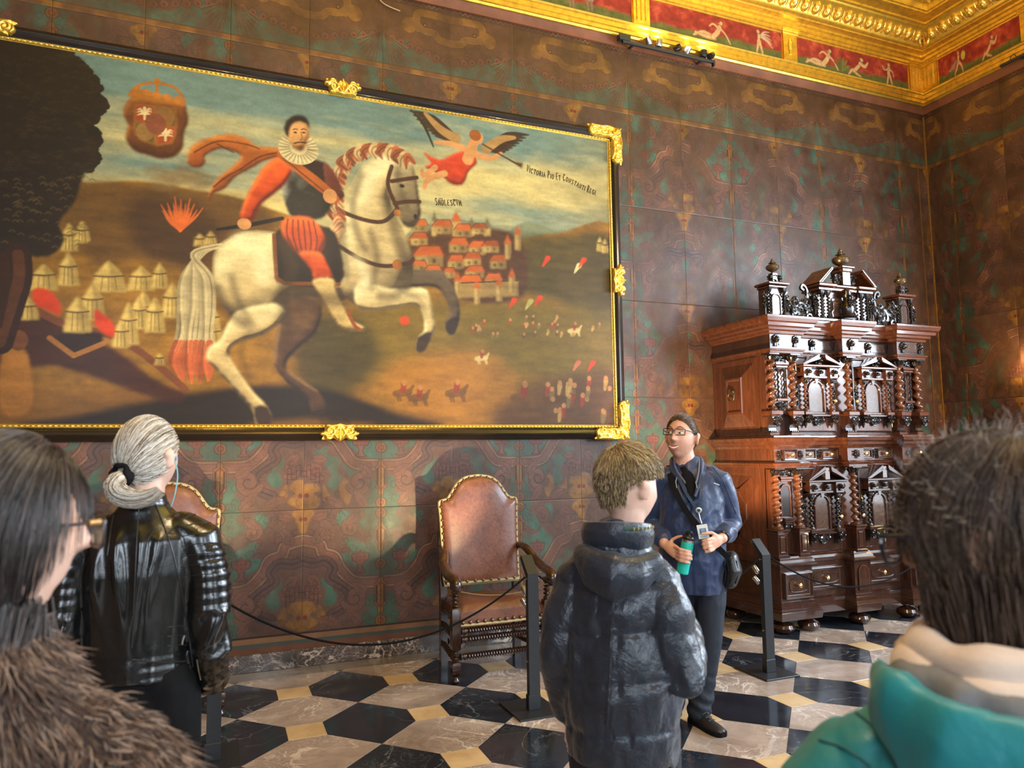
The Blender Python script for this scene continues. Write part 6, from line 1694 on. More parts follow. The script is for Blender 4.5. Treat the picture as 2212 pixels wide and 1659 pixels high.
# ================================================================== barrier posts with ropes and spot heads
M_POST = simple('black_powder_coat', (0.016, 0.018, 0.021), 0.38, noise=0.15, nscale=60, bump=0.05)
M_STEEL = simple('brushed_steel', (0.55, 0.55, 0.55), 0.3, 1.0)
M_LENS = emission('warm_lamp_lens', (1.0, 0.82, 0.58), 45)
M_ROPE = simple('black_cord', (0.006, 0.006, 0.007), 0.85, noise=0.2, nscale=200, Specular_IOR_Level=0.12)
SY = -1.600
POSTS = [-0.498, 1.337, 3.172, 5.007]
plabel = ['black barrier post on floor plate beside the person in black leather jacket', 'black barrier post on floor plate before the uncovered leather armchair', 'black barrier post on floor plate beside the carved cabinet', 'black barrier post on floor plate hidden behind the teal coat']
def spot(loc, target, power, size, blend, color=(1.0, 0.74, 0.42), radius=0.02, parent=None):
    l = bpy.data.lights.new('spot_beam', 'SPOT'); l.energy = power; l.spot_size = size; l.spot_blend = blend; l.color = color; l.shadow_soft_size = radius
    o = bpy.data.objects.new('spot_beam', l); COL.objects.link(o)
    o.location = loc; o.rotation_euler = (Vector(target)-Vector(loc)).to_track_quat('-Z', 'Y').to_euler()
    if parent:
        o.parent = parent; o.matrix_parent_inverse = Matrix.Translation(-Vector(parent.location))
    return o
def lamp_head(parent, p, d, r, h, name='lamp_head', housing=None):
    d = Vector(d).normalized(); q = d.to_track_quat('Z', 'Y').to_matrix().to_4x4()
    M = Matrix.Translation(p) @ q
    mb = MB().lathe([(r*0.5, -h/2), (r*0.92, -h*0.46), (r, -h*0.4), (r, h*0.46), (r*0.92, h/2), (r*0.86, h*0.42)], 16); mb.xf(M)
    o = mb.build(name, housing or M_STEEL, parent)
    l = MB().lathe([(0.001, h*0.43), (r*0.85, h*0.43), (r*0.85, h*0.45), (0.001, h*0.46)], 16); l.xf(M)
    l.build('lens', M_LENS, o)
    return o
for k, px in enumerate(POSTS):
    e = empty('barrier_post', (px, SY, 0)); tag(e, plabel[k], 'post', 'barrier posts')
    MB().bbox(-0.155, 0.135, -0.15, 0.20, 0.0, 0.012, 0.002).build('base_plate', M_POST, e, smooth=False)
    MB().bbox(-0.042, 0.038, -0.022, 0.024, 0.012, 0.10, 0.003).build('foot_bracket', M_POST, e, smooth=False)
    prof = [(-0.020, 0.012), (-0.020, 0.832), (0.085, 0.936), (0.106, 0.915), (0.020, 0.815), (0.020, 0.012)]
    MB().prism(prof, 'x', -0.036, 0.036).build('post', M_POST, e, smooth=False)
    for z in (0.80, 0.30):
        MB().lathe([(0.005, -0.046), (0.007, -0.044), (0.004, -0.036), (0.004, 0.036), (0.007, 0.044), (0.005, 0.046)], 10, (0, 0, z), 'x').build('rope_pin', M_STEEL, e)
    for z, dr in ((0.715, (-0.3, 0.75, 1.0)), (0.640, (-0.5, 0.6, 0.9))):
        MB().tube([(-0.01, 0.015, z-0.02), (-0.018, 0.05, z-0.012)], 0.005, 6).build('lamp_bracket', M_POST, e)
        lamp_head(e, (-0.022, 0.070, z), dr, 0.018, 0.062)
WARM = (1.0, 0.72, 0.38)
def post_spot(px, tgt, power, size): spot((px-0.03, SY+0.10, 0.755), tgt, power, size, 0.6, WARM, 0.015)
post_spot(POSTS[1], (0.55, 0.0, 1.9), 120, 1.3)
post_spot(POSTS[2], (4.3, 0.0, 3.3), 300, 1.6)
post_spot(POSTS[0], (-0.7, 0.0, 1.9), 60, 1.35)
def rope(x0, x1, z0, z1, sag, label, y=SY):
    n = 48; pts = []
    for i in range(n+1):
        t = i/n; pts.append((x0+(x1-x0)*t, y, z0+(z1-z0)*t-sag*4*t*(1-t)))
    o = MB().tube(pts, 0.0062, 8).build('barrier_rope', M_ROPE)
    tag(o, label, 'rope', 'barrier ropes')
rope(POSTS[0]+0.047, POSTS[1]-0.047, 0.812, 0.812, 0.31, 'black barrier rope sagging in front of the wall left of the armchair')
rope(POSTS[1]+0.047, POSTS[2]-0.047, 0.812, 0.812, 0.31, 'black barrier rope running behind the two people in puffer and navy jackets')
rope(POSTS[2]+0.047, POSTS[3]-0.047, 0.812, 0.812, 0.28, 'black barrier rope sagging across the front of the carved cabinet')

# ================================================================== track light under the cornice
tl = empty('track_light', (2.99, -0.12, 5.50)); tag(tl, 'black track with six small spot heads under the gilded cornice', 'light')
MB().bbox(0.02, 1.09, -0.020, 0.012, 0.0, 0.028, 0.003).build('rail', M_POST, tl, smooth=False)
MB().bbox(-0.02, 0.10, -0.030, 0.030, 0.024, 0.085, 0.006).build('driver_box', M_POST, tl, smooth=False)
MB().bbox(1.075, 1.095, -0.022, 0.015, -0.03, 0.03, 0.003).build('end_cap', M_POST, tl, smooth=False)
for xx in (0.15, 0.95): MB().bbox(xx-0.012, xx+0.012, 0.010, 0.088, 0.004, 0.022, 0.002).build('wall_bracket', M_POST, tl, smooth=False)
M_HEAD = simple('dark_lamp_housing', (0.05, 0.05, 0.05), 0.3, 0.7)
for xx, dr, st in ((0.315, (-0.35, -0.15, 1), M_STEEL), (0.432, (0.05, -0.1, 1), M_STEEL), (0.650, (0.75, -0.75, 0.35), M_HEAD), (0.765, (0.25, -0.55, 0.9), M_STEEL), (0.962, (0.12, -0.05, 1), M_HEAD), (1.055, (0.75, 0.45, 0.6), M_HEAD)):
    MB().tube([(xx, -0.004, 0.02), (xx, -0.004, 0.05)], 0.008, 6).build('swivel', M_POST, tl)
    lamp_head(tl, Vector((xx, -0.006, 0.075)), dr, 0.034, 0.075, 'spot_head', st)
for xx, tg in ((3.31, (2.6, -0.6, 6.3)), (3.43, (3.5, -0.5, 6.5)), (3.76, (4.2, -1.2, 6.6)), (3.96, (4.3, -0.3, 6.5))):
    spot((xx, -0.13, 5.625), tg, 16, 2.2, 0.7, WARM, 0.03)
tr2 = empty('track_light', (XR-0.12, -1.02, 5.58)); tag(tr2, 'end of a black track under the cornice of the right wall', 'light')
MB().bbox(-0.014, 0.018, -1.2, 0.0, 0.0, 0.028, 0.003).build('rail', M_POST, tr2, smooth=False)
MB().tube([(0, -0.10, 0.028), (-0.01, -0.12, 0.06), (-0.012, -0.15, 0.07), (0, -0.17, 0.028)], 0.004, 6).build('hanger_loop', M_POST, tr2)
for yy in (-0.2, -0.9): MB().bbox(0.0, 0.06, yy-0.012, yy+0.012, 0.004, 0.022, 0.002).build('wall_bracket', M_POST, tr2, smooth=False)

# ================================================================== wall sconce at the right edge
sc = empty('wall_sconce', (XR, -1.085, 2.20)); tag(sc, 'brass wall sconce with a glowing bulb on the right wall', 'lamp')
MB().ell((-0.012, 0, 0.05), (0.012, 0.05, 0.11), 14, 8).build('back_plate', M_BRASS, sc)
MB().tube(smooth_path([(-0.02, 0, 0.04), (-0.07, 0, 0.0), (-0.12, 0, 0.02), (-0.13, 0, 0.09)], 6, False), 0.008, 8).build('arm', M_BRASS, sc)
MB().lathe([(0.03, 0.085), (0.034, 0.095), (0.014, 0.10), (0.012, 0.17), (0.010, 0.172)], 12, (-0.13, 0, 0)).build('candle_sleeve', simple('ivory_sleeve', srgb(220, 206, 170), 0.5), sc)
MB().lathe([(0.010, 0.170), (0.018, 0.195), (0.016, 0.215), (0.006, 0.245), (0.001, 0.25)], 12, (-0.13, 0, 0)).build('bulb', emission('warm_bulb', (1.0, 0.72, 0.36), 60), sc)
pl = bpy.data.lights.new('bulb_light', 'POINT'); pl.energy = 16; pl.color = (1.0, 0.66, 0.30); pl.shadow_soft_size = 0.03
po = bpy.data.objects.new('bulb_light', pl); COL.objects.link(po); po.location = (XR-0.135, -1.085, 2.46)

# loose wire hanging from the cornice
wv = MB().tube(smooth_path([(0.60, -0.03, 5.53), (0.66, -0.03, 5.475), (0.73, -0.03, 5.42), (0.86, -0.03, 5.39)], 8, False), 0.005, 6).build('loose_wire', simple('beige_wire', srgb(196, 164, 120), 0.5))
tag(wv, 'short pale wire hanging loose from the cornice above the painting', 'wire')

# ================================================================== unseen brass hanging lamp, added for warm fill light
chd = empty('fill_chandelier', (0.6, -4.6, 4.3)); tag(chd, 'unseen brass hanging lamp with glowing bulbs, added for warm fill light', 'lamp')
MB().lathe([(0.01, -0.25), (0.05, -0.22), (0.09, -0.15), (0.05, -0.08), (0.03, 0.0), (0.06, 0.08), (0.03, 0.18), (0.02, 0.4)], 16).build('stem', M_BRASS, chd)
MB().tube([(0, 0, 0.4), (0, 0, 2.32)], 0.008, 6).build('chain', M_BRASS, chd)
M_BULB = emission('fill_chandelier_bulb', (1.0, 0.72, 0.40), 30)
for k in range(8):
    a = 2*PI*k/8; ca, sa = math.cos(a), math.sin(a)
    arm = MB().tube(smooth_path([(0.04*ca, 0.04*sa, -0.1), (0.2*ca, 0.2*sa, -0.2), (0.4*ca, 0.4*sa, -0.12), (0.45*ca, 0.45*sa, 0.02)], 6, False), 0.01, 8).build('arm', M_BRASS, chd)
    MB().lathe([(0.04, 0.02), (0.045, 0.03), (0.014, 0.035), (0.014, 0.11)], 12, (0.45*ca, 0.45*sa, 0)).build('candle_sleeve', M_BRASS, arm)
    MB().lathe([(0.010, 0.11), (0.02, 0.14), (0.018, 0.16), (0.001, 0.20)], 12, (0.45*ca, 0.45*sa, 0)).build('bulb', M_BULB, arm)
pl = bpy.data.lights.new('fill_chandelier_light', 'POINT'); pl.energy = 230; pl.color = (1.0, 0.76, 0.46); pl.shadow_soft_size = 0.4
po = bpy.data.objects.new('fill_chandelier_light', pl); COL.objects.link(po); po.location = (0.6, -4.6, 4.6)
# ================================================================== people: helpers
from mathutils.bvhtree import BVHTree
def hash3(ix, iy, iz, seed):
    n = (ix*73856093) ^ (iy*19349663) ^ (iz*83492791) ^ (seed*2654435)
    n = (n ^ (n >> 13))*1274126177 & 0x7fffffff
    return ((n ^ (n >> 16)) & 0xffff)/65535.0
def noise3(P, freq, seed=0, octaves=3):
    P = np.asarray(P, float)*freq; out = np.zeros(len(P)); amp = 1.0; tot = 0
    for o in range(octaves):
        I = np.floor(P).astype(np.int64); f = P-I; f = f*f*(3-2*f); r = 0
        for dx in (0, 1):
            for dy in (0, 1):
                for dz in (0, 1):
                    w = (f[:, 0] if dx else 1-f[:, 0])*(f[:, 1] if dy else 1-f[:, 1])*(f[:, 2] if dz else 1-f[:, 2])
                    r = r+w*hash3(I[:, 0]+dx, I[:, 1]+dy, I[:, 2]+dz, seed+o)
        out += amp*r; tot += amp; amp *= 0.5; P = P*2.03
    return out/tot*2-1

def chain(mb, pts, rads, side=(1, 0, 0), n=16, cap=True):
    """tapered limb: ring of radii (a,b) at each point; a along `side`"""
    pts = [Vector(p) for p in pts]; side = Vector(side); m = len(pts)
    rads = [(r, r) if not isinstance(r, (tuple, list)) else r for r in rads]
    rings = []
    def ring(p, t, a, b):
        s = (side-t*side.dot(t))
        if s.length < 1e-4: s = t.orthogonal()
        s.normalize(); u = t.cross(s)
        return [tuple(p+s*(a*math.cos(2*PI*j/n))+u*(b*math.sin(2*PI*j/n))) for j in range(n)]
    for i, p in enumerate(pts):
        t = (pts[min(i+1, m-1)]-pts[max(i-1, 0)]).normalized()
        a, b = rads[i]
        if i == 0 and cap:
            for k in (0.15, 0.6, 0.9):
                c = math.sqrt(1-(1-k)**2)*0.999; rings.append(ring(p-t*(min(a, b)*(1-k)), t, a*c, b*c))
        rings.append(ring(p, t, a, b))
        if i == m-1 and cap:
            for k in (0.9, 0.6, 0.15):
                c = math.sqrt(1-(1-k)**2)*0.999; rings.append(ring(p+t*(min(a, b)*(1-k)), t, a*c, b*c))
    mb.loft(rings, cap=True)
    return mb

def remesh(name, mb, voxel, smooth, mat, parent, post=None, factor=0.5):
    me = bpy.data.meshes.new('tmp'); me.from_pydata(mb.v, [], mb.f)
    bm = bmesh.new(); bm.from_mesh(me); bmesh.ops.recalc_face_normals(bm, faces=bm.faces); bm.to_mesh(me); bm.free()
    ob = bpy.data.objects.new('tmp', me); COL.objects.link(ob)
    r = ob.modifiers.new('r', 'REMESH'); r.mode = 'VOXEL'; r.voxel_size = voxel
    if smooth:
        s = ob.modifiers.new('s', 'SMOOTH'); s.factor = factor; s.iterations = smooth
    bpy.context.view_layer.update()
    dg = bpy.context.evaluated_depsgraph_get()
    out = bpy.data.meshes.new_from_object(ob.evaluated_get(dg))
    bpy.data.objects.remove(ob); bpy.data.meshes.remove(me)
    out.name = name
    if post:
        n = len(out.vertices); co = np.zeros(n*3); out.vertices.foreach_get('co', co); co = co.reshape(-1, 3)
        no = np.zeros(n*3); out.vertices.foreach_get('normal', no); no = no.reshape(-1, 3)
        co = post(co, no); out.vertices.foreach_set('co', co.reshape(-1)); out.update()
    out.polygons.foreach_set('use_smooth', [True]*len(out.polygons))
    out.materials.clear(); out.materials.append(mat)
    return link_mesh(name, out, None, parent)

def head_pts(D, s=1.0, feat=1.0):
    D = np.asarray(D, float); x, y, z = D[:, 0], D[:, 1], D[:, 2]
    low = np.clip(-z, 0, 1)
    px = x*0.0765*(1-0.26*low**1.6); py = np.where(y < 0, y*0.094, y*0.104*(1-0.30*low)); pz = z*0.118
    px *= 1-0.05*np.clip(z, 0, 1)**3
    front = np.clip((-y-0.15)*2.2, 0, 1)
    g = lambda cx, cz, sx, sz: np.exp(-((px-cx)/sx)**2-((pz-cz)/sz)**2)
    ramp = np.clip((0.034-pz)/0.052, 0, 1)*np.clip((pz+0.036)/0.012, 0, 1)
    d = 0.034*np.exp(-(px/(0.0085+0.006*ramp))**2)*ramp
    d += -0.010*(g(-0.031, 0.020, 0.015, 0.011)+g(0.031, 0.020, 0.015, 0.011))
    d += 0.005*(g(-0.028, 0.042, 0.022, 0.008)+g(0.028, 0.042, 0.022, 0.008))
    d += 0.006*(g(-0.042, -0.022, 0.018, 0.018)+g(0.042, -0.022, 0.018, 0.018))
    d += 0.006*g(0, -0.050, 0.022, 0.006)-0.005*g(0, -0.0575, 0.024, 0.0035)+0.006*g(0, -0.066, 0.020, 0.006)-0.004*g(0, -0.078, 0.022, 0.006)+0.009*g(0, -0.098, 0.020, 0.014)
    py = py-d*front*feat
    return np.stack([px, py, pz], 1)*s
def sphere_dirs(nu, nv):
    t = np.linspace(0.0, PI, nv); a = np.linspace(0, 2*PI, nu, endpoint=False)
    A, Tt = np.meshgrid(a, t)
    # poles at top/bottom; a=0 at +x, front is -y
    return np.stack([np.sin(Tt)*np.cos(A), np.sin(Tt)*np.sin(A), np.cos(Tt)], -1)
def add_head(mb, M, s=1.0, ears=True):
    nv, nu = 54, 72; D = sphere_dirs(nu, nv)
    P = head_pts(D.reshape(-1, 3), s).reshape(nv, nu, 3)
    rings = [[tuple(M @ Vector(p)) for p in P[i]] for i in range(1, nv-1)]
    mb.loft(rings, cap=True)
    if ears:
        for q in (-1, 1):
            R = Matrix.Rotation(q*0.45, 3, 'Z') @ Matrix.Rotation(0.12, 3, 'X')
            e = MB(); e.ell((0, 0, 0), (0.009, 0.021, 0.035), 10, 8, R); e.ell((q*0.004, 0.012, 0.016), (0.007, 0.012, 0.016), 8, 6, R)
            e.xf(M @ Matrix.Translation((q*0.087*s, 0.014*s, 0.000)) @ Matrix.Scale(s, 4)); mb.add(e.v, e.f)
def hair_cap(name, M, s, keep, thick, mat, parent):
    """shell over the scalp where keep(D)>0, of thickness thick(D)"""
    nv, nu = 60, 96; D = sphere_dirs(nu+1, nv)
    a = np.linspace(0, 2*PI, nu+1); t = np.linspace(0.001, PI-0.001, nv); A, Tt = np.meshgrid(a, t)
    D = np.stack([np.sin(Tt)*np.cos(A), np.sin(Tt)*np.sin(A), np.cos(Tt)], -1); F = D.reshape(-1, 3)
    base = head_pts(F, s, 0.3); k = keep(F); th = thick(F)*np.clip(k*6, -0.4, 1)
    P = base+F*th[:, None]
    P = np.array([tuple(M @ Vector(p)) for p in P]).reshape(nv, nu+1, 3)
    m = (k > -0.06).reshape(nv, nu+1)
    me = grid_mesh(name, P, None, True, m); me.materials.append(mat)
    bm = bmesh.new(); bm.from_mesh(me); bmesh.ops.remove_doubles(bm, verts=bm.verts, dist=1e-5); bmesh.ops.recalc_face_normals(bm, faces=bm.faces); bm.to_mesh(me); bm.free()
    me.polygons.foreach_set('use_smooth', [True]*len(me.polygons))
    return link_mesh(name, me, None, parent)
def strand_mesh(name, paths, radius, cols, mat, parent, taper=True):
    """paths (n, k, 3), cols (n,3)"""
    n, k, _ = paths.shape
    tg = np.gradient(paths, axis=1); tg /= np.linalg.norm(tg, axis=2, keepdims=True)+1e-9
    ref = np.array([0.31, 0.22, 0.92]); a = np.cross(tg, ref); a /= np.linalg.norm(a, axis=2, keepdims=True)+1e-9; b = np.cross(tg, a)
    tt = np.linspace(0, 1, k); rr = (radius*(np.sqrt(np.clip(1-tt**3, 0.02, 1)) if taper else np.ones(k)))[None, :, None]
    if not np.isscalar(radius): pass
    V = []
    for j in range(3):
        an = 2*PI*j/3; V.append(paths+rr*(a*math.cos(an)+b*math.sin(an)))
    V = np.stack(V, 2).reshape(-1, 3)                       # n*k*3
    base = (np.arange(n)[:, None, None]*k+np.arange(k-1)[None, :, None])*3
    j = np.arange(3)[None, None, :]; j2 = (j+1) % 3
    q = np.stack([base+j, base+j2, base+3+j2, base+3+j], -1).reshape(-1, 4)
    me = bpy.data.meshes.new(name); me.vertices.add(len(V)); me.vertices.foreach_set('co', V.reshape(-1).astype(np.float32))
    m = len(q); me.loops.add(m*4); me.polygons.add(m)
    me.polygons.foreach_set('loop_start', np.arange(0, m*4, 4, dtype=np.int32)); me.loops.foreach_set('vertex_index', q.reshape(-1).astype(np.int32))
    me.polygons.foreach_set('use_smooth', np.ones(m, bool)); me.update(calc_edges=True)
    at = me.color_attributes.new('paint', 'FLOAT_COLOR', 'POINT'); c = np.ones((n, k*3, 4), np.float32); c[:, :, :3] = cols[:, None, :]
    at.data.foreach_set('color', c.reshape(-1)); me.materials.append(mat)
    o = link_mesh(name, me, None, parent); o['kind'] = 'stuff'; return o
def hair_mat(name, rough=0.35):
    m = NM(name); at = m.n('ShaderNodeVertexColor'); at.layer_name = 'paint'
    m.base(at.outputs['Color']); m.set(Roughness=rough, Specular_IOR_Level=0.6); return m.m
M_HAIR = hair_mat('hair_strands'); M_FUR = hair_mat('fur_strands', 0.7)
def flow_strands(D0, flow, s, thick, M, steps, ds, jitter, rs, lift=0.0, curl=0.0, dscale=None):
    """strands that run over the head along a tangent field"""
    D = D0.copy(); out = []; n = len(D)
    off = rs.rand(n)*0.006; ph = rs.rand(n)*6.28
    for k in range(steps):
        base = head_pts(D, s, 0.3)+D*(thick(D)+off+lift*(k/(steps-1))**2+curl*np.sin(ph+k*1.3))[:, None]
        out.append(base)
        t = flow(D, k/(steps-1))+jitter*(rs.rand(n, 3)-0.5); t -= D*(t*D).sum(1)[:, None]; t /= np.linalg.norm(t, axis=1)[:, None]+1e-9
        D = D+t*(ds if dscale is None else (ds*dscale)[:, None]); D /= np.linalg.norm(D, axis=1)[:, None]
    P = np.stack(out, 1); R = np.array(M.to_3x3()); Tr = np.array(M.translation)
    return P @ R.T+Tr
def rand_dirs(n, rs, keep):
    out = np.zeros((0, 3))
    while len(out) < n:
        d = rs.randn(n*3, 3); d /= np.linalg.norm(d, axis=1)[:, None]; d = d[keep(d) > 0]; out = np.concatenate([out, d])
    return out[:n]
def pal(rs, n, cols, jit=0.25):
    c = np.array([srgb(*x) for x in cols]); return c[rs.randint(0, len(c), n)]*(1-jit/2+jit*rs.rand(n, 1))
def skin_mat(name, col, red=0.0):
    m = NM(name); v = m.coords('Object'); n = m.noise(v, 14, 5, 0.6)
    m.base(m.ramp(n, [(0.3, tuple(c*0.82 for c in col)), (0.7, col)])); m.set(Roughness=0.46, Subsurface_Weight=0.18, Subsurface_Radius=(0.012, 0.005, 0.003), Specular_IOR_Level=0.45); m.b.inputs['Subsurface Scale'].default_value = 1.0
    return m.m
M_SKIN = skin_mat('skin', srgb(222, 168, 142)); M_SKIN2 = skin_mat('skin_pale', srgb(228, 184, 162))
def cloth(name, col, rough=0.5, nscale=30, bump=0.3, sheen=0.0, var=0.25, coat=0.0, wr=0.006):
    m = NM(name); v = m.coords('Object'); n = m.noise(v, nscale, 5, 0.6, 0.5); n2 = m.noise(v, 7, 5, 0.6, 1.2)
    m.base(m.ramp(n2, [(0.3, tuple(c*(1-var) for c in col)), (0.7, tuple(min(1, c*(1+var)) for c in col))])); m.set(Roughness=rough)
    if sheen: m.set(Sheen_Weight=sheen)
    if coat: m.set(Coat_Weight=coat, Coat_Roughness=0.2)
    m.bump(m.math('ADD', n, m.math('MULTIPLY', n2, 1.6)), bump, wr); return m.m
M_JEANS = cloth('dark_denim', srgb(22, 30, 44), 0.7, 60, 0.25)
M_SHOE = cloth('black_shoe_leather', (0.02, 0.02, 0.022), 0.35, 80, 0.1)
M_BLACKCLOTH = cloth('black_cloth', (0.007, 0.007, 0.008), 0.85, 60, 0.2); M_BLACKCLOTH.node_tree.nodes['Principled BSDF'].inputs['Specular IOR Level'].default_value = 0.15
M_FRAME = simple('black_spectacle_frame', (0.015, 0.013, 0.013), 0.25)
def glass_mat():
    m = NM('spectacle_lens'); m.base((0.95, 0.97, 1.0)); m.set(Roughness=0.02, Transmission_Weight=1.0, IOR=1.05, Alpha=0.35); return m.m
M_LENSGLASS = glass_mat()

def finger(mb, pts, r=0.0092): chain(mb, pts, [r*1.08, r, r*0.95, r*0.8][:len(pts)], (0, 0, 1), 10)
def shoe(name, M, parent, L_=0.285):
    mb = MB(); secs = [(-0.085, 0.030, 0.075), (-0.075, 0.038, 0.085), (-0.03, 0.040, 0.095), (0.03, 0.041, 0.075), (0.09, 0.047, 0.058), (0.14, 0.046, 0.050), (0.175, 0.036, 0.042), (0.19, 0.018, 0.030)]
    rings = []
    for yv, w, h in secs:
        rings.append([(w*math.cos(a)*(1.0 if math.sin(a) < 0 else 0.92), -yv, 0.022+(h-0.022)*max(0, math.sin(a))+0.004*min(0, math.sin(a))) for a in np.linspace(0, 2*PI, 16, endpoint=False)])
    mb.loft(rings, cap=True); mb.xf(M); o = mb.build(name, M_SHOE, parent)
    so = MB(); rings = []
    for yv, w, h in secs: rings.append([(w*1.05*math.cos(a), -yv*1.02, 0.012+0.012*(1 if math.sin(a) > 0 else -1)) for a in np.linspace(0.2, 2*PI+0.2, 14, endpoint=False)])
    so.loft(rings, cap=True); so.xf(M); so.build('sole', M_BLACKCLOTH, o)
    la = MB()
    for k in range(4):
        y = -0.02-0.025*k; z = 0.098-0.011*k; la.tube([tuple(M @ Vector(p)) for p in ((-0.022, y, z-0.006), (0, y-0.006, z+0.004), (0.022, y, z-0.006))], 0.0028, 5)
    la.tube([tuple(M @ Vector(p)) for p in ((0.0, -0.02, 0.10), (0.0, -0.06, 0.088), (0, -0.10, 0.07))], 0.003, 5)
    la.build('laces', simple('lace', srgb(80, 80, 84), 0.7), o)
    return o
def rrect(w, h, r, n=6):
    out = []
    for cx, cz, a0 in ((w-r, h-r, 0), (-w+r, h-r, PI/2), (-w+r, -h+r, PI), (w-r, -h+r, 1.5*PI)):
        for a in np.linspace(a0, a0+PI/2, n): out.append((cx+r*math.cos(a), cz+r*math.sin(a)))
    return out
def glasses(M, parent, s=1.0, w=0.030, h=0.019, r=0.008, y=-0.106, z=0.020, rim=0.0022, mat=None, temple=True):
    g = MB(); mat = mat or M_FRAME
    for q in (-1, 1):
        pts = [(q*0.034+a, y+0.25*abs(q*0.034+a)**1.0*0.22, z+b) for a, b in rrect(w, h, r)]
        g.tube([tuple(M @ (Vector(p)*s)) for p in pts+[pts[0]]], rim, 6, cap=False)
        if temple: g.tube([tuple(M @ (Vector(p)*s)) for p in ((q*(0.034+w), y+0.004, z+h*0.6), (q*0.076, y+0.03, z+h*0.6), (q*0.083, 0.0, z+h*0.5), (q*0.082, 0.02, z-0.008))], rim*1.1, 6)
    g.tube([tuple(M @ (Vector(p)*s)) for p in ((-0.005, y+0.001, z+0.004), (0, y-0.002, z+0.007), (0.005, y+0.001, z+0.004))], rim, 6)
    o = g.build('glasses', mat, parent)
    for q in (-1, 1):
        l = MB(); pts = [(q*0.034+a*0.98, y+0.055*abs(q*0.034+a), z+b*0.98) for a, b in rrect(w, h, r)]
        f = [tuple(M @ (Vector(p)*s)) for p in pts]; bk = [tuple(M @ ((Vector(p)+Vector((0, 0.0015, 0)))*s)) for p in pts]
        l.loft([f, bk], cap=True).build('lens', M_LENSGLASS, o, smooth=False)
    return o
def cast_line(obj, px, mat, parent, name, r=0.003, lift=0.001, n=6):
    """a seam sewn on a garment, placed where the sight line of each pixel meets the garment"""
    bpy.context.view_layer.update()
    me = obj.data; mw = obj.matrix_world; vs = [mw @ v.co for v in me.vertices]
    bvh = obj.get('_b')
    tree = TREES.setdefault(obj.name, BVHTree.FromPolygons(vs, [tuple(p.vertices) for p in me.polygons]))
    sp = smooth_path(px, n, False) if len(px) > 2 else np.array([np.array(px[0])+(np.array(px[1])-np.array(px[0]))*t for t in np.linspace(0, 1, 10)])
    pts = []; inv = parent.matrix_world.inverted()
    for x, y in sp:
        d = Vector(ray(x, y)).normalized(); h = tree.ray_cast(Vector(CAM), d)
        if h[0] is not None: pts.append(inv @ (h[0]+h[1]*lift))
    if len(pts) < 3: return None
    return MB().tube(pts, r, 6).build(name, mat, obj if parent is obj else parent)
TREES = {}
def ribbon(obj_parent, pts, w, mat, name, nrm=(0, -1, 0), t=0.002):
    mb = MB(); pts = [Vector(p) for p in pts]; n = Vector(nrm); rings = []
    for i, p in enumerate(pts):
        d = (pts[min(i+1, len(pts)-1)]-pts[max(i-1, 0)]).normalized(); sd = d.cross(n).normalized()
        rings.append([tuple(p+sd*w/2), tuple(p+sd*w/2+n*t), tuple(p-sd*w/2+n*t), tuple(p-sd*w/2)])
    return mb.loft(rings, cap=True).build(name, mat, obj_parent)
def bone(mb, pts, rads, side=(1, 0, 0)): return chain(mb, pts, rads, side)
def base_legs(mb, hipz=0.92, kn=None, an=None, w=0.088):
    for q in (-1, 1):
        k_ = kn[q] if kn else (q*0.09, -0.01, 0.49); a_ = an[q] if an else (q*0.09, 0.02, 0.08)
        chain(mb, [(q*w, 0, hipz-0.03), k_, a_], [0.075, 0.050, 0.038])
# ================================================================== the guide (navy jacket, teal bottle)
GX, GY = 2.145, -2.17
guide = empty('person', (GX, GY, 0), math.radians(-35.7))
tag(guide, 'person in navy jacket with lanyard and badge, facing the viewer, holding a teal bottle', 'person')
HM = Matrix.Translation((-0.045, -0.03, 1.665)) @ Matrix.Rotation(math.radians(-22), 4, 'Z') @ Matrix.Rotation(math.radians(-7), 4, 'X') @ Matrix.Rotation(math.radians(3), 4, 'Y')
b = MB()
add_head(b, HM, 1.10)
chain(b, [(-0.015, 0.02, 1.44), (-0.03, 0.005, 1.52), (-0.042, -0.008, 1.60)], [(0.075, 0.07), (0.066, 0.066), (0.062, 0.066)])
chain(b, [(0, 0, 0.95), (0, 0, 1.15), (0, 0, 1.35), (0, 0.01, 1.46)], [(0.16, 0.11), (0.17, 0.12), (0.175, 0.105), (0.10, 0.07)])
base_legs(b, 0.95, {-1: (-0.115, 0.0, 0.5), 1: (0.07, -0.03, 0.5)}, {-1: (-0.15, 0.06, 0.09), 1: (0.0, -0.03, 0.09)})
# his right arm (left in the picture) and the hand round the bottle
WR, WL = Vector((-0.160, -0.165, 1.050)), Vector((0.165, -0.165, 1.085))
chain(b, [(-0.150, 0.005, 1.39), (-0.225, 0.035, 1.14), WR], [0.05, 0.042, 0.030])
chain(b, [(0.150, 0.005, 1.39), (0.230, 0.035, 1.15), WL], [0.05, 0.042, 0.030])
chain(b, [WR, (-0.125, -0.205, 1.03), (-0.095, -0.235, 1.012)], [(0.027, 0.020), (0.036, 0.019), (0.038, 0.016)], (0.25, 0.2, 1))
for k in range(4):
    z = 1.045-0.0215*k; w = (0.95, 1.0, 0.97, 0.82)[k]; x0 = -0.097+0.002*k
    finger(b, [(x0, -0.240, z-0.004), (x0+0.026*w, -0.279, z-0.010), (x0+0.062*w, -0.284, z-0.018), (x0+0.088*w, -0.268, z-0.024)])
finger(b, [(-0.135, -0.195, 1.050), (-0.112, -0.192, 1.078), (-0.085, -0.197, 1.092), (-0.062, -0.205, 1.098)], 0.0105)
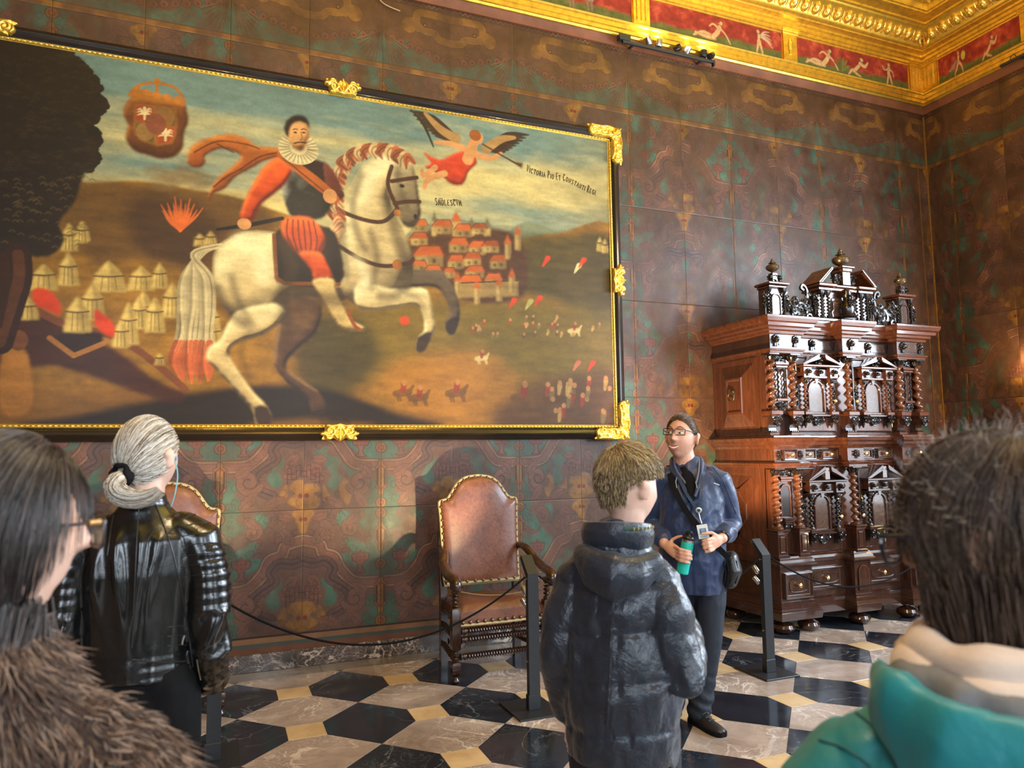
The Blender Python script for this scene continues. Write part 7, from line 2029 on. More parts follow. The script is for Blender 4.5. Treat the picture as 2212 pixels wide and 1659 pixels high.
chain(b, [WL, (0.137, -0.205, 1.075), (0.108, -0.232, 1.062)], [(0.027, 0.020), (0.037, 0.019), (0.038, 0.016)], (0.1, 0.1, 1))
for k in range(4):
    z = 1.094-0.021*k; w = (0.95, 1.0, 0.95, 0.8)[k]; x0 = 0.108+0.002*k
    finger(b, [(x0, -0.236, z), (x0-0.028*w, -0.266, z-0.006), (x0-0.052*w, -0.262, z-0.012), (x0-0.058*w, -0.240, z-0.016)])
finger(b, [(0.140, -0.200, 1.100), (0.108, -0.222, 1.122), (0.078, -0.236, 1.122), (0.052, -0.242, 1.116)], 0.0105)
body = remesh('body', b, 0.0058, 2, M_SKIN, guide, factor=0.35)
# face details
def hm(p): return tuple(HM @ (Vector(p)*1.10))
for q in (-1, 1):
    MB().ell(hm((q*0.031, -0.0775, 0.017)), (0.0125, 0.0115, 0.0085), 10, 8).build('eye', simple('eye_white', srgb(226, 220, 214), 0.2), guide)
    MB().ell(hm((q*0.031-0.0045, -0.0865, 0.0172)), (0.0052, 0.004, 0.0052), 8, 6).build('iris', simple('iris', srgb(44, 40, 38), 0.15), guide)
    MB().tube([hm((q*0.014, -0.099, 0.044)), hm((q*0.030, -0.097, 0.050)), hm((q*0.048, -0.086, 0.044))], [0.003, 0.004, 0.0022], 6).build('eyebrow', simple('eyebrow', srgb(96, 70, 50), 0.7), guide)
ml = [(x, -0.0985+1.2*x*x*6, -0.056+2.6*x*x*4.0) for x in np.linspace(-0.027, 0.027, 13)]
M_LIP = simple('lip', srgb(186, 104, 94), 0.4)
MB().tube([hm(p) for p in ml], [0.002+0.0022*math.sin(PI*k/12) for k in range(13)], 6).build('lip', M_LIP, guide)
MB().tube([hm((x, y-0.0005, z-0.006-0.004*(1-(x/0.027)**2))) for x, y, z in ml], [0.002+0.0035*math.sin(PI*k/12) for k in range(13)], 6).build('teeth', simple('teeth', srgb(232, 224, 210), 0.3), guide)
MB().tube([hm((x, y+0.001, z-0.011-0.008*(1-(x/0.027)**2))) for x, y, z in ml], [0.002+0.003*math.sin(PI*k/12) for k in range(13)], 6).build('lip', M_LIP, guide)
glasses(HM, guide, 1.10, 0.0285, 0.0165, 0.005, -0.104, 0.020, 0.0024)
# short hair
rs = np.random.RandomState(3)
def keep_m(D): return 0.10*noise3(D, 7, 77, 2)+np.minimum(D[:, 2]*1.0+0.9*D[:, 1]-0.02, 10)-0.40*np.clip(-D[:, 1]-0.3, 0, 1)-0.10*(D[:, 2] < -0.35)
def th_m(D): return 0.004+0.011*np.clip(D[:, 2], 0, 1)+0.006*np.clip(-D[:, 1], 0, 1)*np.clip(D[:, 2], 0, 1)
M_HCAP = simple('brown_hair_cap', srgb(86, 62, 42), 0.65, noise=0.4, nscale=60)
hc = hair_cap('hair', HM, 1.10, keep_m, th_m, M_HCAP, guide)
D0 = rand_dirs(2600, rs, lambda D: keep_m(D)-0.03)
P = flow_strands(D0, lambda D, t: np.stack([0.35+0*D[:, 0], 0.55-D[:, 1]*0.3, 0.15-0.9*np.clip(D[:, 1]+0.1, 0, 1)], 1), 1.10, th_m, HM, 5, 0.065, 0.5, rs, 0.004)
strand_mesh('hair_strands', P, 0.0009, pal(rs, len(P), [(104, 76, 52), (126, 96, 68), (84, 62, 42), (152, 130, 106)]), M_HAIR, hc)
D0 = rand_dirs(1000, rs, lambda D: np.minimum(np.minimum(-D[:, 2]-0.30, -D[:, 1]-0.1), 0.95+D[:, 2]))
P = flow_strands(D0, lambda D, t: np.stack([0*D[:, 0], -0.1+0*D[:, 0], -1+0*D[:, 0]], 1), 1.10, lambda D: -0.002+0*D[:, 0], HM, 3, 0.022, 0.6, rs, 0.0012)
strand_mesh('beard_stubble', P, 0.00028, pal(rs, len(P), [(140, 100, 80), (170, 128, 104)]), M_HAIR, hc)

# navy jacket
M_NAVY = cloth('navy_jacket_nylon', srgb(30, 48, 84), 0.42, 26, 0.45, 0.2, 0.25)
j = MB()
chain(j, [(0, 0.0, 0.765), (0, -0.01, 0.86), (0, -0.015, 1.0), (0, -0.01, 1.18), (0, 0.0, 1.32), (0, 0.01, 1.42), (-0.01, 0.02, 1.485)], [(0.178, 0.145), (0.182, 0.152), (0.186, 0.160), (0.190, 0.150), (0.192, 0.135), (0.165, 0.100), (0.092, 0.085)])
for q, wr in ((-1, WR), (1, WL)):
    el = Vector((q*0.232, 0.035, 1.145)); cuff = el.lerp(wr, 0.80)
    chain(j, [(q*0.120, 0.01, 1.425), (q*0.178, 0.012, 1.395), (q*0.212, 0.02, 1.28), el, el.lerp(wr, 0.45), cuff], [0.070, 0.072, 0.064, 0.058, 0.054, 0.046])
def wrinkle(seed, amp, freq, an=(1, 1, 1), quilt=None):
    def f(co, no):
        d = noise3(co*np.array(an), freq, seed, 3); r = 1-np.abs(noise3(co*np.array(an)*0.8, freq*0.7, seed+9, 2))*2
        return co+no*(amp*(0.55*d+0.6*np.clip(r, 0, 1)**2))[:, None]
    return f
def post_g(co, no):
    co = wrinkle(5, 0.020, 15, (1.0, 1.0, 0.7))(co, no)
    # front opening
    f = np.exp(-((co[:, 0]+0.01)/0.010)**2)*(co[:, 1] < 0)*(co[:, 2] < 1.40)
    co = co-no*(0.006*f)[:, None]
    low = co[:, 2] < 0.80
    co[:, 2] = np.where(low, np.maximum(co[:, 2], 0.755), co[:, 2])
    return co
jk = remesh('jacket', j, 0.009, 3, M_NAVY, guide, post_g)
# shirt, collar, hood
chain_m = MB(); chain(chain_m, [(-0.02, -0.035, 1.47), (-0.012, -0.085, 1.40), (0.0, -0.130, 1.30)], [(0.055, 0.040), (0.052, 0.030), (0.022, 0.030)])
remesh('shirt', chain_m, 0.008, 3, M_BLACKCLOTH, guide)
M_GREYLIN = cloth('grey_lining', srgb(92, 92, 98), 0.7, 40, 0.2)
for q in (-1, 1):
    col_ = smooth_path([(-0.02+q*0.02, 0.085, 1.515), (-0.02+q*0.075, 0.055, 1.535), (-0.02+q*0.088, -0.01, 1.515), (-0.015+q*0.078, -0.07, 1.455), (q*0.045, -0.125, 1.385), (q*0.022, -0.152, 1.32)], 6, False)
    MB().tube([Vector(p) for p in col_], [0.022, 0.026, 0.026, 0.022, 0.018, 0.010][:1]*1+[0.024-0.012*k/(len(col_)-1) for k in range(1, len(col_))], 10, flat=0.7).build('collar', M_NAVY, jk)
    MB().tube([Vector(p)+Vector((-q*0.014, -0.006, 0.012)) for p in col_[4:-6]], 0.010, 8, flat=0.7).build('collar_lining', M_GREYLIN, jk)
MB().tube([(-0.09, 0.06, 1.50), (-0.05, 0.11, 1.49), (0.0, 0.125, 1.485), (0.05, 0.11, 1.49), (0.07, 0.06, 1.50)], [0.03, 0.04, 0.045, 0.04, 0.03], 10).build('hood', M_NAVY, jk)
for q, x in ((-1, -0.075), (1, 0.04)):
    MB().tube([(x, -0.095, 1.44), (x-0.01, -0.135, 1.405), (x-0.004, -0.152, 1.37)], 0.0025, 6).build('drawstring', simple('cord_grey', srgb(150, 154, 160), 0.5), jk)
bpy.context.view_layer.update()
for px in ([(1429, 1010), (1433, 1040), (1437, 1090)], [(1540, 1010), (1562, 1040), (1578, 1080), (1590, 1110)]): cast_line(jk, px, M_NAVY, guide, 'seam', 0.0028)
cast_line(jk, [(1541, 1044), (1548, 1046), (1554, 1048)], simple('reflective_label', srgb(180, 190, 200), 0.3), guide, 'chest_label', 0.004)
# trousers
t = MB()
for q, kn, an in ((-1, (-0.115, -0.01, 0.50), (-0.15, 0.05, 0.075)), (1, (0.075, -0.035, 0.50), (0.0, -0.035, 0.075))):
    chain(t, [(q*0.075, 0.0, 0.93), (q*0.092, -0.005, 0.78), kn, (Vector(kn)+Vector(an))/2+Vector((0, 0.01, 0)), an], [(0.105, 0.115), (0.098, 0.105), 0.078, 0.070, 0.066])
chain(t, [(0, 0, 0.84), (0, 0, 1.0)], [(0.165, 0.125), (0.165, 0.12)])
def post_t(co, no):
    k = np.exp(-((co[:, 2]-0.15)/0.13)**2); f = 0.005*k*np.sin(co[:, 2]*70+co[:, 0]*45+noise3(co, 12, 4)*3)
    return wrinkle(8, 0.008, 10, (1, 1, 0.6))(co, no)+no*f[:, None]
remesh('trousers', t, 0.009, 3, M_JEANS, guide, post_t)
shoe('shoe', Matrix.Translation((0.012, -0.055, 0.0)) @ Matrix.Rotation(math.radians(38), 4, 'Z'), guide)
shoe('shoe', Matrix.Translation((-0.152, 0.04, 0.0)) @ Matrix.Rotation(math.radians(-12), 4, 'Z'), guide)
# lanyard, reel and badge (worn)
M_LAN = simple('dark_printed_lanyard', srgb(26, 52, 84), 0.5, noise=0.6, nscale=70)
bx, bz = 0.040, 1.245
ribbon(guide, smooth_path([(-0.085, -0.045, 1.50), (-0.065, -0.110, 1.43), (-0.025, -0.165, 1.34), (bx-0.012, -0.176, bz+0.01)], 6, False), 0.018, M_LAN, 'lanyard')
ribbon(guide, smooth_path([(0.058, -0.050, 1.49), (0.062, -0.115, 1.42), (0.058, -0.168, 1.34), (bx+0.008, -0.178, bz+0.01)], 6, False), 0.018, M_LAN, 'lanyard')
MB().lathe([(0.004, 0.0), (0.017, 0.001), (0.018, 0.006), (0.015, 0.009), (0.003, 0.010)], 18, (bx, -0.178, bz), 'y').build('badge_reel', simple('silver_reel', srgb(196, 196, 190), 0.25, 0.5), guide)
MB().lathe([(0.001, 0.0), (0.009, 0.0005), (0.009, 0.002), (0.001, 0.0022)], 14, (bx, -0.188, bz), 'y').build('reel_emblem', simple('reel_blue', srgb(44, 48, 60), 0.3), guide)
MB().tube([(bx, -0.182, bz-0.018), (bx+0.006, -0.196, bz-0.05), (bx+0.014, -0.208, bz-0.074)], 0.003, 6).build('badge_clip', M_STEEL, guide)
BM = Matrix.Translation((bx+0.020, -0.212, bz-0.118)) @ Matrix.Rotation(math.radians(-9), 4, 'Y')
c = MB().bbox(-0.030, 0.030, -0.002, 0.0, -0.040, 0.040, 0.0008); c.xf(BM); bd = c.build('badge', simple('white_card', srgb(226, 232, 230), 0.35), guide, smooth=False)
c = MB(); c.box(-0.018, 0.018, -0.0032, -0.002, -0.012, 0.018); c.xf(BM); c.build('badge_emblem', simple('badge_blue', srgb(40, 104, 150), 0.4), bd, smooth=False)
for k in range(3):
    c = MB(); c.box(-0.012+0.002*k, 0.012, -0.0038, -0.003, 0.010-0.008*k, 0.013-0.008*k); c.xf(BM); c.build('badge_emblem', simple('badge_white', srgb(220, 230, 236), 0.4), bd, smooth=False)
c = MB(); c.box(-0.022, 0.016, -0.0032, -0.002, -0.030, -0.026); c.xf(BM); c.build('badge_print', simple('badge_print', srgb(90, 150, 180), 0.4), bd, smooth=False)
# watch
wt = [WL.lerp(Vector((0.230, 0.035, 1.15)), 0.13)+Vector((0.0, 0, 0))]
dv = (Vector((0.230, 0.035, 1.15))-WL).normalized(); cc = WL+dv*0.016; sd = dv.orthogonal().normalized(); up_ = dv.cross(sd)
MB().tube([cc+sd*0.033*math.cos(a)+up_*0.033*math.sin(a) for a in np.linspace(0, 2*PI, 22)], 0.007, 6, cap=False).build('wristwatch', M_FRAME, guide)
# shoulder bag and strap
bg = MB(); chain(bg, [(0.215, -0.01, 0.955), (0.225, -0.015, 0.885), (0.205, -0.015, 0.82)], [(0.045, 0.085), (0.055, 0.10), (0.045, 0.085)])
bag = remesh('shoulder_bag', bg, 0.008, 3, cloth('black_bag_leather', (0.018, 0.018, 0.02), 0.35, 50, 0.2), None)
bag.location = guide.location; bag.rotation_euler = guide.rotation_euler
tag(bag, 'small black shoulder bag hanging at the hip of the person in navy jacket', 'bag')
ribbon(bag, smooth_path([(-0.125, 0.02, 1.50), (-0.105, -0.125, 1.40), (-0.03, -0.185, 1.24), (0.10, -0.19, 1.08), (0.20, -0.11, 0.965)], 6, False), 0.034, M_BLACKCLOTH, 'strap')
for k in range(5): MB().tube([(0.17+0.018*k, -0.10+0.004*k, 0.95), (0.178+0.018*k, -0.118+0.006*k, 0.885), (0.168+0.016*k, -0.105+0.004*k, 0.82)], 0.004, 6).build('pleat', M_BLACKCLOTH, bag)
# teal bottle, held
BT = Matrix.Translation((-0.040, -0.236, 1.008)) @ Matrix.Rotation(math.radians(12), 4, 'Y')
bottle = empty('water_bottle', (GX, GY, 0), math.radians(-35.7)); tag(bottle, 'teal insulated bottle with black lid held by the person in navy jacket', 'bottle')
M_TEALB = simple('teal_powder_coat', srgb(26, 178, 160), 0.32, noise=0.05)
c = MB().lathe([(0.030, -0.118), (0.0345, -0.113), (0.035, -0.10), (0.035, 0.058), (0.034, 0.064)], 24); c.xf(BT); c.build('flask', M_TEALB, bottle)
c = MB().lathe([(0.0345, 0.064), (0.0345, 0.074), (0.033, 0.076)], 24); c.xf(BT); c.build('steel_ring', M_STEEL, bottle)
c = MB().lathe([(0.035, 0.076), (0.0355, 0.088), (0.030, 0.096), (0.016, 0.100), (0.014, 0.112), (0.016, 0.118), (0.008, 0.122)], 20); c.xf(BT); ld = c.build('lid', M_FRAME, bottle)
c = MB().tube([(-0.02, 0, 0.096), (-0.018, 0, 0.118), (0.0, 0, 0.128), (0.018, 0, 0.118), (0.02, 0, 0.096)], 0.006, 8); c.xf(BT); c.build('carry_loop', M_FRAME, ld)
# ================================================================== woman in a black leather jacket
LP = at_depth(318, 985, 2.25)
lady = empty('person', (LP.x, LP.y, 0), math.radians(170))
tag(lady, 'person in a black leather jacket seen from behind, looking at the painting', 'person')
HM = Matrix.Translation((0.0, -0.01, 1.590)) @ Matrix.Rotation(math.radians(-24), 4, 'Z') @ Matrix.Rotation(math.radians(-6), 4, 'X')
b = MB(); add_head(b, HM, 1.0)
chain(b, [(0, 0.02, 1.36), (0, 0.01, 1.45), (0, 0, 1.53)], [(0.065, 0.06), (0.055, 0.055), (0.055, 0.058)])
chain(b, [(0, 0, 0.88), (0, 0, 1.05), (0, 0, 1.25), (0, 0.01, 1.38)], [(0.15, 0.10), (0.125, 0.09), (0.15, 0.095), (0.09, 0.06)])
base_legs(b, 0.90)
HR, HL = Vector((-0.190, -0.085, 0.895)), Vector((0.190, -0.085, 0.895))
for q, hp in ((-1, HR), (1, HL)):
    chain(b, [(q*0.140, 0.012, 1.33), (q*0.198, 0.040, 1.09), (q*0.197, 0.02, 0.98), hp], [0.040, 0.036, 0.034, 0.025])
    chain(b, [hp, hp+Vector((0, -0.072, -0.010))], [(0.018, 0.030), (0.015, 0.036)], (1, 0, 0))
    for k in range(4):
        p0 = hp+Vector((0, -0.082, 0.022-0.022*k)); w = (0.9, 1.0, 0.97, 0.8)[k]
        finger(b, [p0, p0+Vector((0.004*q, -0.030*w, 0)), p0+Vector((-0.008*q, -0.054*w, 0)), p0+Vector((-0.024*q, -0.064*w, 0))], 0.008)
    finger(b, [hp+Vector((0, -0.028, 0.026)), hp+Vector((-0.008*q, -0.050, 0.044)), hp+Vector((-0.014*q, -0.074, 0.050)), hp+Vector((-0.018*q, -0.090, 0.050))], 0.009)
remesh('body', b, 0.0075, 2, M_SKIN2, lady, factor=0.35)
def leather_black():
    m = NM('black_jacket_leather'); v = m.coords('Object'); n = m.noise(v, 60, 5, 0.6); n2 = m.noise(v, 9, 5, 0.62, 1.0)
    m.base((0.004, 0.0045, 0.0045)); m.set(Roughness=m.ramp(n2, [(0.3, (0.19,)*3), (0.7, (0.29,)*3)]), Specular_IOR_Level=0.6, Coat_Weight=0.25, Coat_Roughness=0.12)
    m.bump(m.math('ADD', n, m.math('MULTIPLY', n2, 2.0)), 0.16, 0.005); return m.m
M_LJ = leather_black()
j = MB()
chain(j, [(0, 0.0, 0.945), (0, 0.0, 1.02), (0, 0.005, 1.12), (0, 0.008, 1.25), (0, 0.012, 1.35), (0, 0.018, 1.415), (0, 0.018, 1.45)], [(0.168, 0.125), (0.158, 0.118), (0.160, 0.115), (0.176, 0.122), (0.168, 0.108), (0.098, 0.075), (0.065, 0.065)])
for q, hp in ((-1, HR), (1, HL)):
    chain(j, [(q*0.105, 0.014, 1.362), (q*0.158, 0.014, 1.335), (q*0.190, 0.025, 1.23), (q*0.200, 0.040, 1.10), (q*0.200, 0.030, 1.00), (q*0.196, -0.02, 0.93), hp+Vector((0, 0.012, 0))], [0.064, 0.070, 0.062, 0.057, 0.054, 0.051, 0.047])
def post_l(co, no):
    x, y, z = co[:, 0], co[:, 1], co[:, 2]
    back = np.clip((y-0.03)*20, 0, 1)*np.clip((0.150-abs(x))*18, 0, 1)
    fold = np.zeros(len(co))
    for cx, sl, w, a in ((0.085, 0.10, 0.016, 0.016), (0.035, 0.05, 0.015, 0.018), (-0.012, -0.06, 0.013, 0.013), (0.12, 0.16, 0.015, 0.013), (-0.06, -0.14, 0.014, 0.010)):
        fold += a*np.exp(-((x-cx-sl*(z-1.30)*0.5-0.010*np.sin(z*9+cx*40))/w)**2)*np.clip((z-1.02)*5, 0, 1)*np.clip((1.395-z)*10, 0, 1)
    d = back*fold
    sl_ = np.clip((abs(x)-0.150)*25, 0, 1)
    ribs = np.abs(np.sin((z-1.12)*PI/0.033))**0.5*0.006*((z > 1.12) & (z < 1.325))+np.abs(np.sin((z-0.9)*PI/0.040))**0.5*0.004*((z < 1.03) & (z > 0.90))
    d += sl_*ribs+sl_*0.008*np.sin(z*34+x*60+y*40)*((z > 1.0) & (z < 1.13))
    low = back*np.clip((1.06-z)*12, 0, 1)*np.clip((-x-0.02)*30, 0, 1); d += low*np.abs(np.sin(z*PI/0.030))**0.5*0.004
    co = co+no*d[:, None]
    co = wrinkle(15, 0.006, 8, (1, 1, 0.6))(co, no)
    torso = abs(x) < 0.145
    co[:, 2] = np.where(torso & (co[:, 2] < 0.945), 0.945-(0.945-co[:, 2])*0.12, co[:, 2])
    return co
lj = remesh('leather_jacket', j, 0.0072, 3, M_LJ, lady, post_l)
M_SEAM = simple('black_seam', (0.02, 0.02, 0.02), 0.3)
bpy.context.view_layer.update()
for px in ([(304, 1062), (298, 1120), (292, 1250), (288, 1330)], [(338, 1140), (318, 1170), (306, 1230), (292, 1320), (284, 1400)], [(330, 1075), (352, 1130), (372, 1190), (392, 1280), (408, 1370), (418, 1440)], [(262, 1060), (244, 1120), (232, 1200)], [(352, 1165), (375, 1140), (402, 1118), (428, 1110)], [(355, 1290), (352, 1370), (348, 1425)], [(286, 1425), (340, 1430), (404, 1428)]):
    cast_line(lj, px, M_SEAM, lady, 'seam', 0.0022)
for y in (1129, 1151, 1173, 1195, 1217, 1240): cast_line(lj, [(392, y+8), (425, y+2), (458, y)], M_SEAM, lady, 'stitch_line', 0.0013)
for y in (1355, 1375, 1396): cast_line(lj, [(362, y), (385, y-3), (405, y-2)], M_SEAM, lady, 'stitch_line', 0.0013)
cast_line(lj, [(398, 1372), (394, 1384), (393, 1392)], M_STEEL, lady, 'zip_pull', 0.003)
cast_line(lj, [(426, 1425), (430, 1450), (434, 1468)], M_STEEL, lady, 'sleeve_zip', 0.0018)
for q, hp in ((-1, HR), (1, HL)):
    cf = MB().lathe([(0.047, -0.028), (0.053, -0.026), (0.055, 0.0), (0.053, 0.028), (0.048, 0.030)], 20, cap=False); cf.xf(Matrix.Translation(hp+Vector((0, 0.022, 0.012))) @ Matrix.Rotation(-0.75, 4, 'X')); cf.build('cuff', M_LJ, lj)
MB().tube([(0.062*math.cos(a), 0.015+0.062*math.sin(a), 1.447+0.006*math.sin(a)) for a in np.linspace(0, 2*PI, 28)], 0.014, 8, cap=False, flat=0.7).build('collar', M_LJ, lj)
t = MB()
for q in (-1, 1): chain(t, [(q*0.075, 0, 0.93), (q*0.088, 0, 0.75), (q*0.09, -0.01, 0.48), (q*0.09, 0.02, 0.09)], [(0.098, 0.11), 0.088, 0.062, 0.048])
chain(t, [(0, 0, 0.84), (0, 0, 0.99)], [(0.155, 0.115), (0.14, 0.105)])
remesh('trousers', t, 0.010, 3, M_BLACKCLOTH, lady, wrinkle(21, 0.006, 9))
for q in (-1, 1): shoe('shoe', Matrix.Translation((q*0.092, -0.01, 0)) @ Matrix.Rotation(q*0.1, 4, 'Z') @ Matrix.Scale(0.9, 4), lady)
# silver hair drawn back into a low ponytail
rs = np.random.RandomState(11)
GA = np.array([0.02, 0.93, -0.30]); GA = GA/np.linalg.norm(GA)
def keep_l(D): return D[:, 2]+0.95*D[:, 1]+0.22-0.55*(np.clip(-D[:, 2]-0.35, 0, 1))*2
def th_l(D): return 0.007+0.006*np.clip(D[:, 2], 0, 1)
M_SCAP = simple('silver_hair_cap', srgb(150, 136, 118), 0.55, noise=0.3, nscale=80)
hc = hair_cap('hair', HM, 1.0, keep_l, th_l, M_SCAP, lady)
silver = [(214, 208, 198), (184, 170, 150), (138, 116, 92), (240, 236, 228), (104, 84, 64), (200, 190, 172), (226, 220, 206)]
D0 = rand_dirs(3200, rs, lambda D: keep_l(D)-0.02)
P = flow_strands(D0, lambda D, t: GA-D, 1.0, th_l, HM, 7, 0.125, 0.22, rs, 0.001)
strand_mesh('hair_strands', P, 0.0008, pal(rs, len(P), silver, 0.35), M_HAIR, hc)
g0 = np.array(HM @ Vector((-0.004, 0.100, -0.036)))
R3h = np.array(HM.to_3x3())
def pony(n, spread):
    key = np.array([(0, 0, 0), (0.004, 0.028, -0.008), (0.008, 0.040, -0.028), (-0.004, 0.038, -0.052), (-0.034, 0.030, -0.068), (-0.070, 0.018, -0.070), (-0.100, 0.006, -0.060), (-0.116, -0.004, -0.046)])
    wd = np.array([0.35, 0.8, 1.05, 1.1, 1.0, 0.9, 0.75, 0.6])
    a = rs.rand(n)*2*PI; r = np.sqrt(rs.rand(n))*spread; o = np.stack([r*np.cos(a), 0.8*r*np.sin(a)], 1)
    out = []
    for i in range(n):
        L_ = rs.uniform(0.72, 1.0); k = smooth_path(key, 4, False); m = int(len(k)*L_); kk = k[np.linspace(0, m-1, 10).astype(int)]
        w = np.interp(np.linspace(0, L_, 10), np.linspace(0, 1, 8), wd)
        tg = np.gradient(kk, axis=0); tg /= np.linalg.norm(tg, axis=1)[:, None]; A = np.array([0, 1.0, 0.0]); s1 = A-tg*(tg @ A)[:, None]; s1 /= np.linalg.norm(s1, axis=1)[:, None]; s2 = np.cross(tg, s1)
        out.append(kk+s1*(o[i, 0]*w)[:, None]+s2*(o[i, 1]*w*1.5)[:, None])
    return np.array(out) @ R3h.T+g0
P = pony(1300, 0.025)
strand_mesh('ponytail', P, 0.0011, pal(rs, len(P), silver, 0.35), M_HAIR, hc)
sc_ = MB()
for k in range(3): sc_.tube([tuple(HM @ Vector((0.004+0.026*math.cos(a)+0.003*math.sin(a*5), 0.100+0.008*k+0.004*math.sin(a*4+k), -0.036+0.030*math.sin(a)+0.002*math.cos(a*6)))) for a in np.linspace(0, 2*PI, 30)], 0.0085, 7, cap=False)
sc_.build('hair_tie', M_BLACKCLOTH, lady)
er = HM @ Vector((-0.090, -0.004, -0.002))
MB().ell(er, (0.008, 0.012, 0.007), 8, 6).build('earpiece', simple('blue_earpiece', srgb(40, 150, 200), 0.3), lady)
MB().tube(smooth_path([tuple(er), tuple(er+Vector((-0.008, -0.012, -0.05))), tuple(er+Vector((-0.002, -0.01, -0.11))), tuple(er+Vector((0.012, -0.012, -0.16)))], 6, False), 0.0018, 6).build('earpiece_cable', simple('pale_blue_cable', srgb(120, 190, 200), 0.4), lady)

# ================================================================== boy in a puffer jacket
BPOS = at_depth(1358, 1056, 2.2)
BO = Vector(RIGHT)*-0.035
boy = empty('person', (BPOS.x+BO.x, BPOS.y+BO.y, 0), math.radians(139))
tag(boy, 'person in a dark hooded puffer jacket seen from behind, beside the middle post', 'person')
S_ = 0.97
HM = Matrix.Translation((-0.033, -0.015, 1.478)) @ Matrix.Rotation(math.radians(-36), 4, 'Z') @ Matrix.Rotation(math.radians(6), 4, 'X')
b = MB(); add_head(b, HM, S_)
chain(b, [(-0.01, 0.02, 1.25), (-0.02, 0.01, 1.34), (-0.033, 0, 1.41)], [(0.06, 0.055), (0.05, 0.05), (0.05, 0.053)])
chain(b, [(0, 0, 0.80), (0, 0, 1.0), (0, 0, 1.18), (0, 0.01, 1.28)], [(0.13, 0.09), (0.13, 0.09), (0.14, 0.09), (0.08, 0.055)])
base_legs(b, 0.84, {-1: (-0.08, -0.01, 0.45), 1: (0.08, -0.01, 0.45)}, {-1: (-0.085, 0.02, 0.08), 1: (0.085, 0.02, 0.08)})
HR, HL = Vector((-0.165, -0.175, 1.035)), Vector((0.165, -0.015, 0.80))
chain(b, [(-0.095, 0.005, 1.215), (-0.188, 0.065, 0.965), HR], [0.042, 0.036, 0.024]); chain(b, [(0.095, 0.005, 1.215), (0.168, 0.04, 1.0), HL], [0.042, 0.036, 0.024])
for hp, dr, up_ in ((HR, Vector((0.35, -0.85, 0.25)).normalized(), Vector((0, 0.2, 1))), (HL, Vector((0, -0.08, -1)), Vector((0, 1, 0)))):
    chain(b, [hp, hp+dr*0.065], [(0.028, 0.016), (0.034, 0.014)], up_)
    for k in range(4):
        p0 = hp+dr*0.075+up_.normalized()*(0.030-0.020*k); w = (0.9, 1.0, 0.97, 0.8)[k]; cu = Vector((0.5, 0.1, -0.2)) if hp is HR else Vector((-0.4, 0, 0))
        finger(b, [p0, p0+dr*0.028*w, p0+dr*0.046*w+cu*0.016, p0+dr*0.052*w+cu*0.034], 0.0075)
    finger(b, [hp+dr*0.02+up_*0.026, hp+dr*0.045+up_*0.044, hp+dr*0.065+up_*0.050, hp+dr*0.08+up_*0.048], 0.0085)
remesh('body', b, 0.0066, 2, M_SKIN2, boy, factor=0.35)
M_PUFF = cloth('dark_puffer_nylon', srgb(38, 43, 54), 0.30, 22, 0.55, 0.1, 0.25, wr=0.010)
j = MB()
chain(j, [(0, 0.015, 0.725), (0, 0.018, 0.80), (0, 0.018, 0.93), (0, 0.012, 1.08), (0, 0.01, 1.19), (0, 0.015, 1.275), (0, 0.02, 1.325)], [(0.160, 0.135), (0.172, 0.145), (0.170, 0.142), (0.158, 0.130), (0.146, 0.118), (0.108, 0.092), (0.080, 0.080)])
for q, el, hp in ((-1, Vector((-0.196, 0.070, 0.960)), HR), (1, Vector((0.172, 0.045, 1.0)), HL)):
    chain(j, [(q*0.08, 0.012, 1.235), (q*0.120, 0.014, 1.205), (q*0.152, 0.04, 1.10), el, el.lerp(hp, 0.5), el.lerp(hp, 0.92)], [0.066, 0.068, 0.064, 0.061, 0.056, 0.048])
def post_b(co, no):
    x, y, z = co[:, 0], co[:, 1], co[:, 2]
    u = (z+0.010*np.sin(x*12))/0.135
    q = np.abs(np.sin(u*PI))**0.45
    arm = np.clip((np.abs(x)-0.14)*25, 0, 1)
    co = co+no*(0.013*(q-0.75)*(1-0.5*arm))[:, None]
    puck = noise3(co*np.array([2.2, 2.2, 0.8]), 13, 31, 3); seam = 1-q
    co = co+no*((0.006+0.012*seam)*puck)[:, None]
    co = wrinkle(33, 0.016, 11, (1.1, 1.1, 0.8))(co, no)
    tor = np.abs(x) < 0.145
    co[:, 2] = np.where(tor & (co[:, 2] < 0.72), 0.72-(0.72-co[:, 2])*0.15, co[:, 2])
    return co
pj_ = remesh('puffer_jacket', j, 0.0085, 2, M_PUFF, boy, post_b)
cl = MB(); rings = []
for k, (r, z) in enumerate(((0.088, 1.300), (0.104, 1.325), (0.108, 1.355), (0.100, 1.378), (0.086, 1.380), (0.080, 1.355), (0.078, 1.32))):
    rings.append([(r*math.cos(a)*1.02, 0.016+r*math.sin(a)*0.98, z+0.012*math.sin(a)) for a in np.linspace(0, 2*PI, 36, endpoint=False)])
cl.loft(rings, cap=False).build('collar', M_PUFF, pj_)
hd_ = MB(); chain(hd_, [(0.095, 0.065, 1.285), (0.05, 0.115, 1.252), (-0.01, 0.132, 1.238), (-0.07, 0.118, 1.246), (-0.115, 0.062, 1.275)], [(0.036, 0.030), (0.056, 0.036), (0.064, 0.040), (0.056, 0.036), (0.036, 0.028)], (0, 0, 1))
remesh('hood', hd_, 0.009, 3, M_PUFF, pj_, wrinkle(41, 0.014, 13))
bpy.context.view_layer.update()
cast_line(pj_, [(1330, 1250), (1322, 1350), (1318, 1470), (1312, 1570)], M_PUFF, boy, 'seam', 0.004)
nt = [(0.098*math.cos(a), 0.016+0.098*math.sin(a), 1.388+0.010*math.sin(a)) for a in np.linspace(0.9*PI, 0.35*PI, 16)]
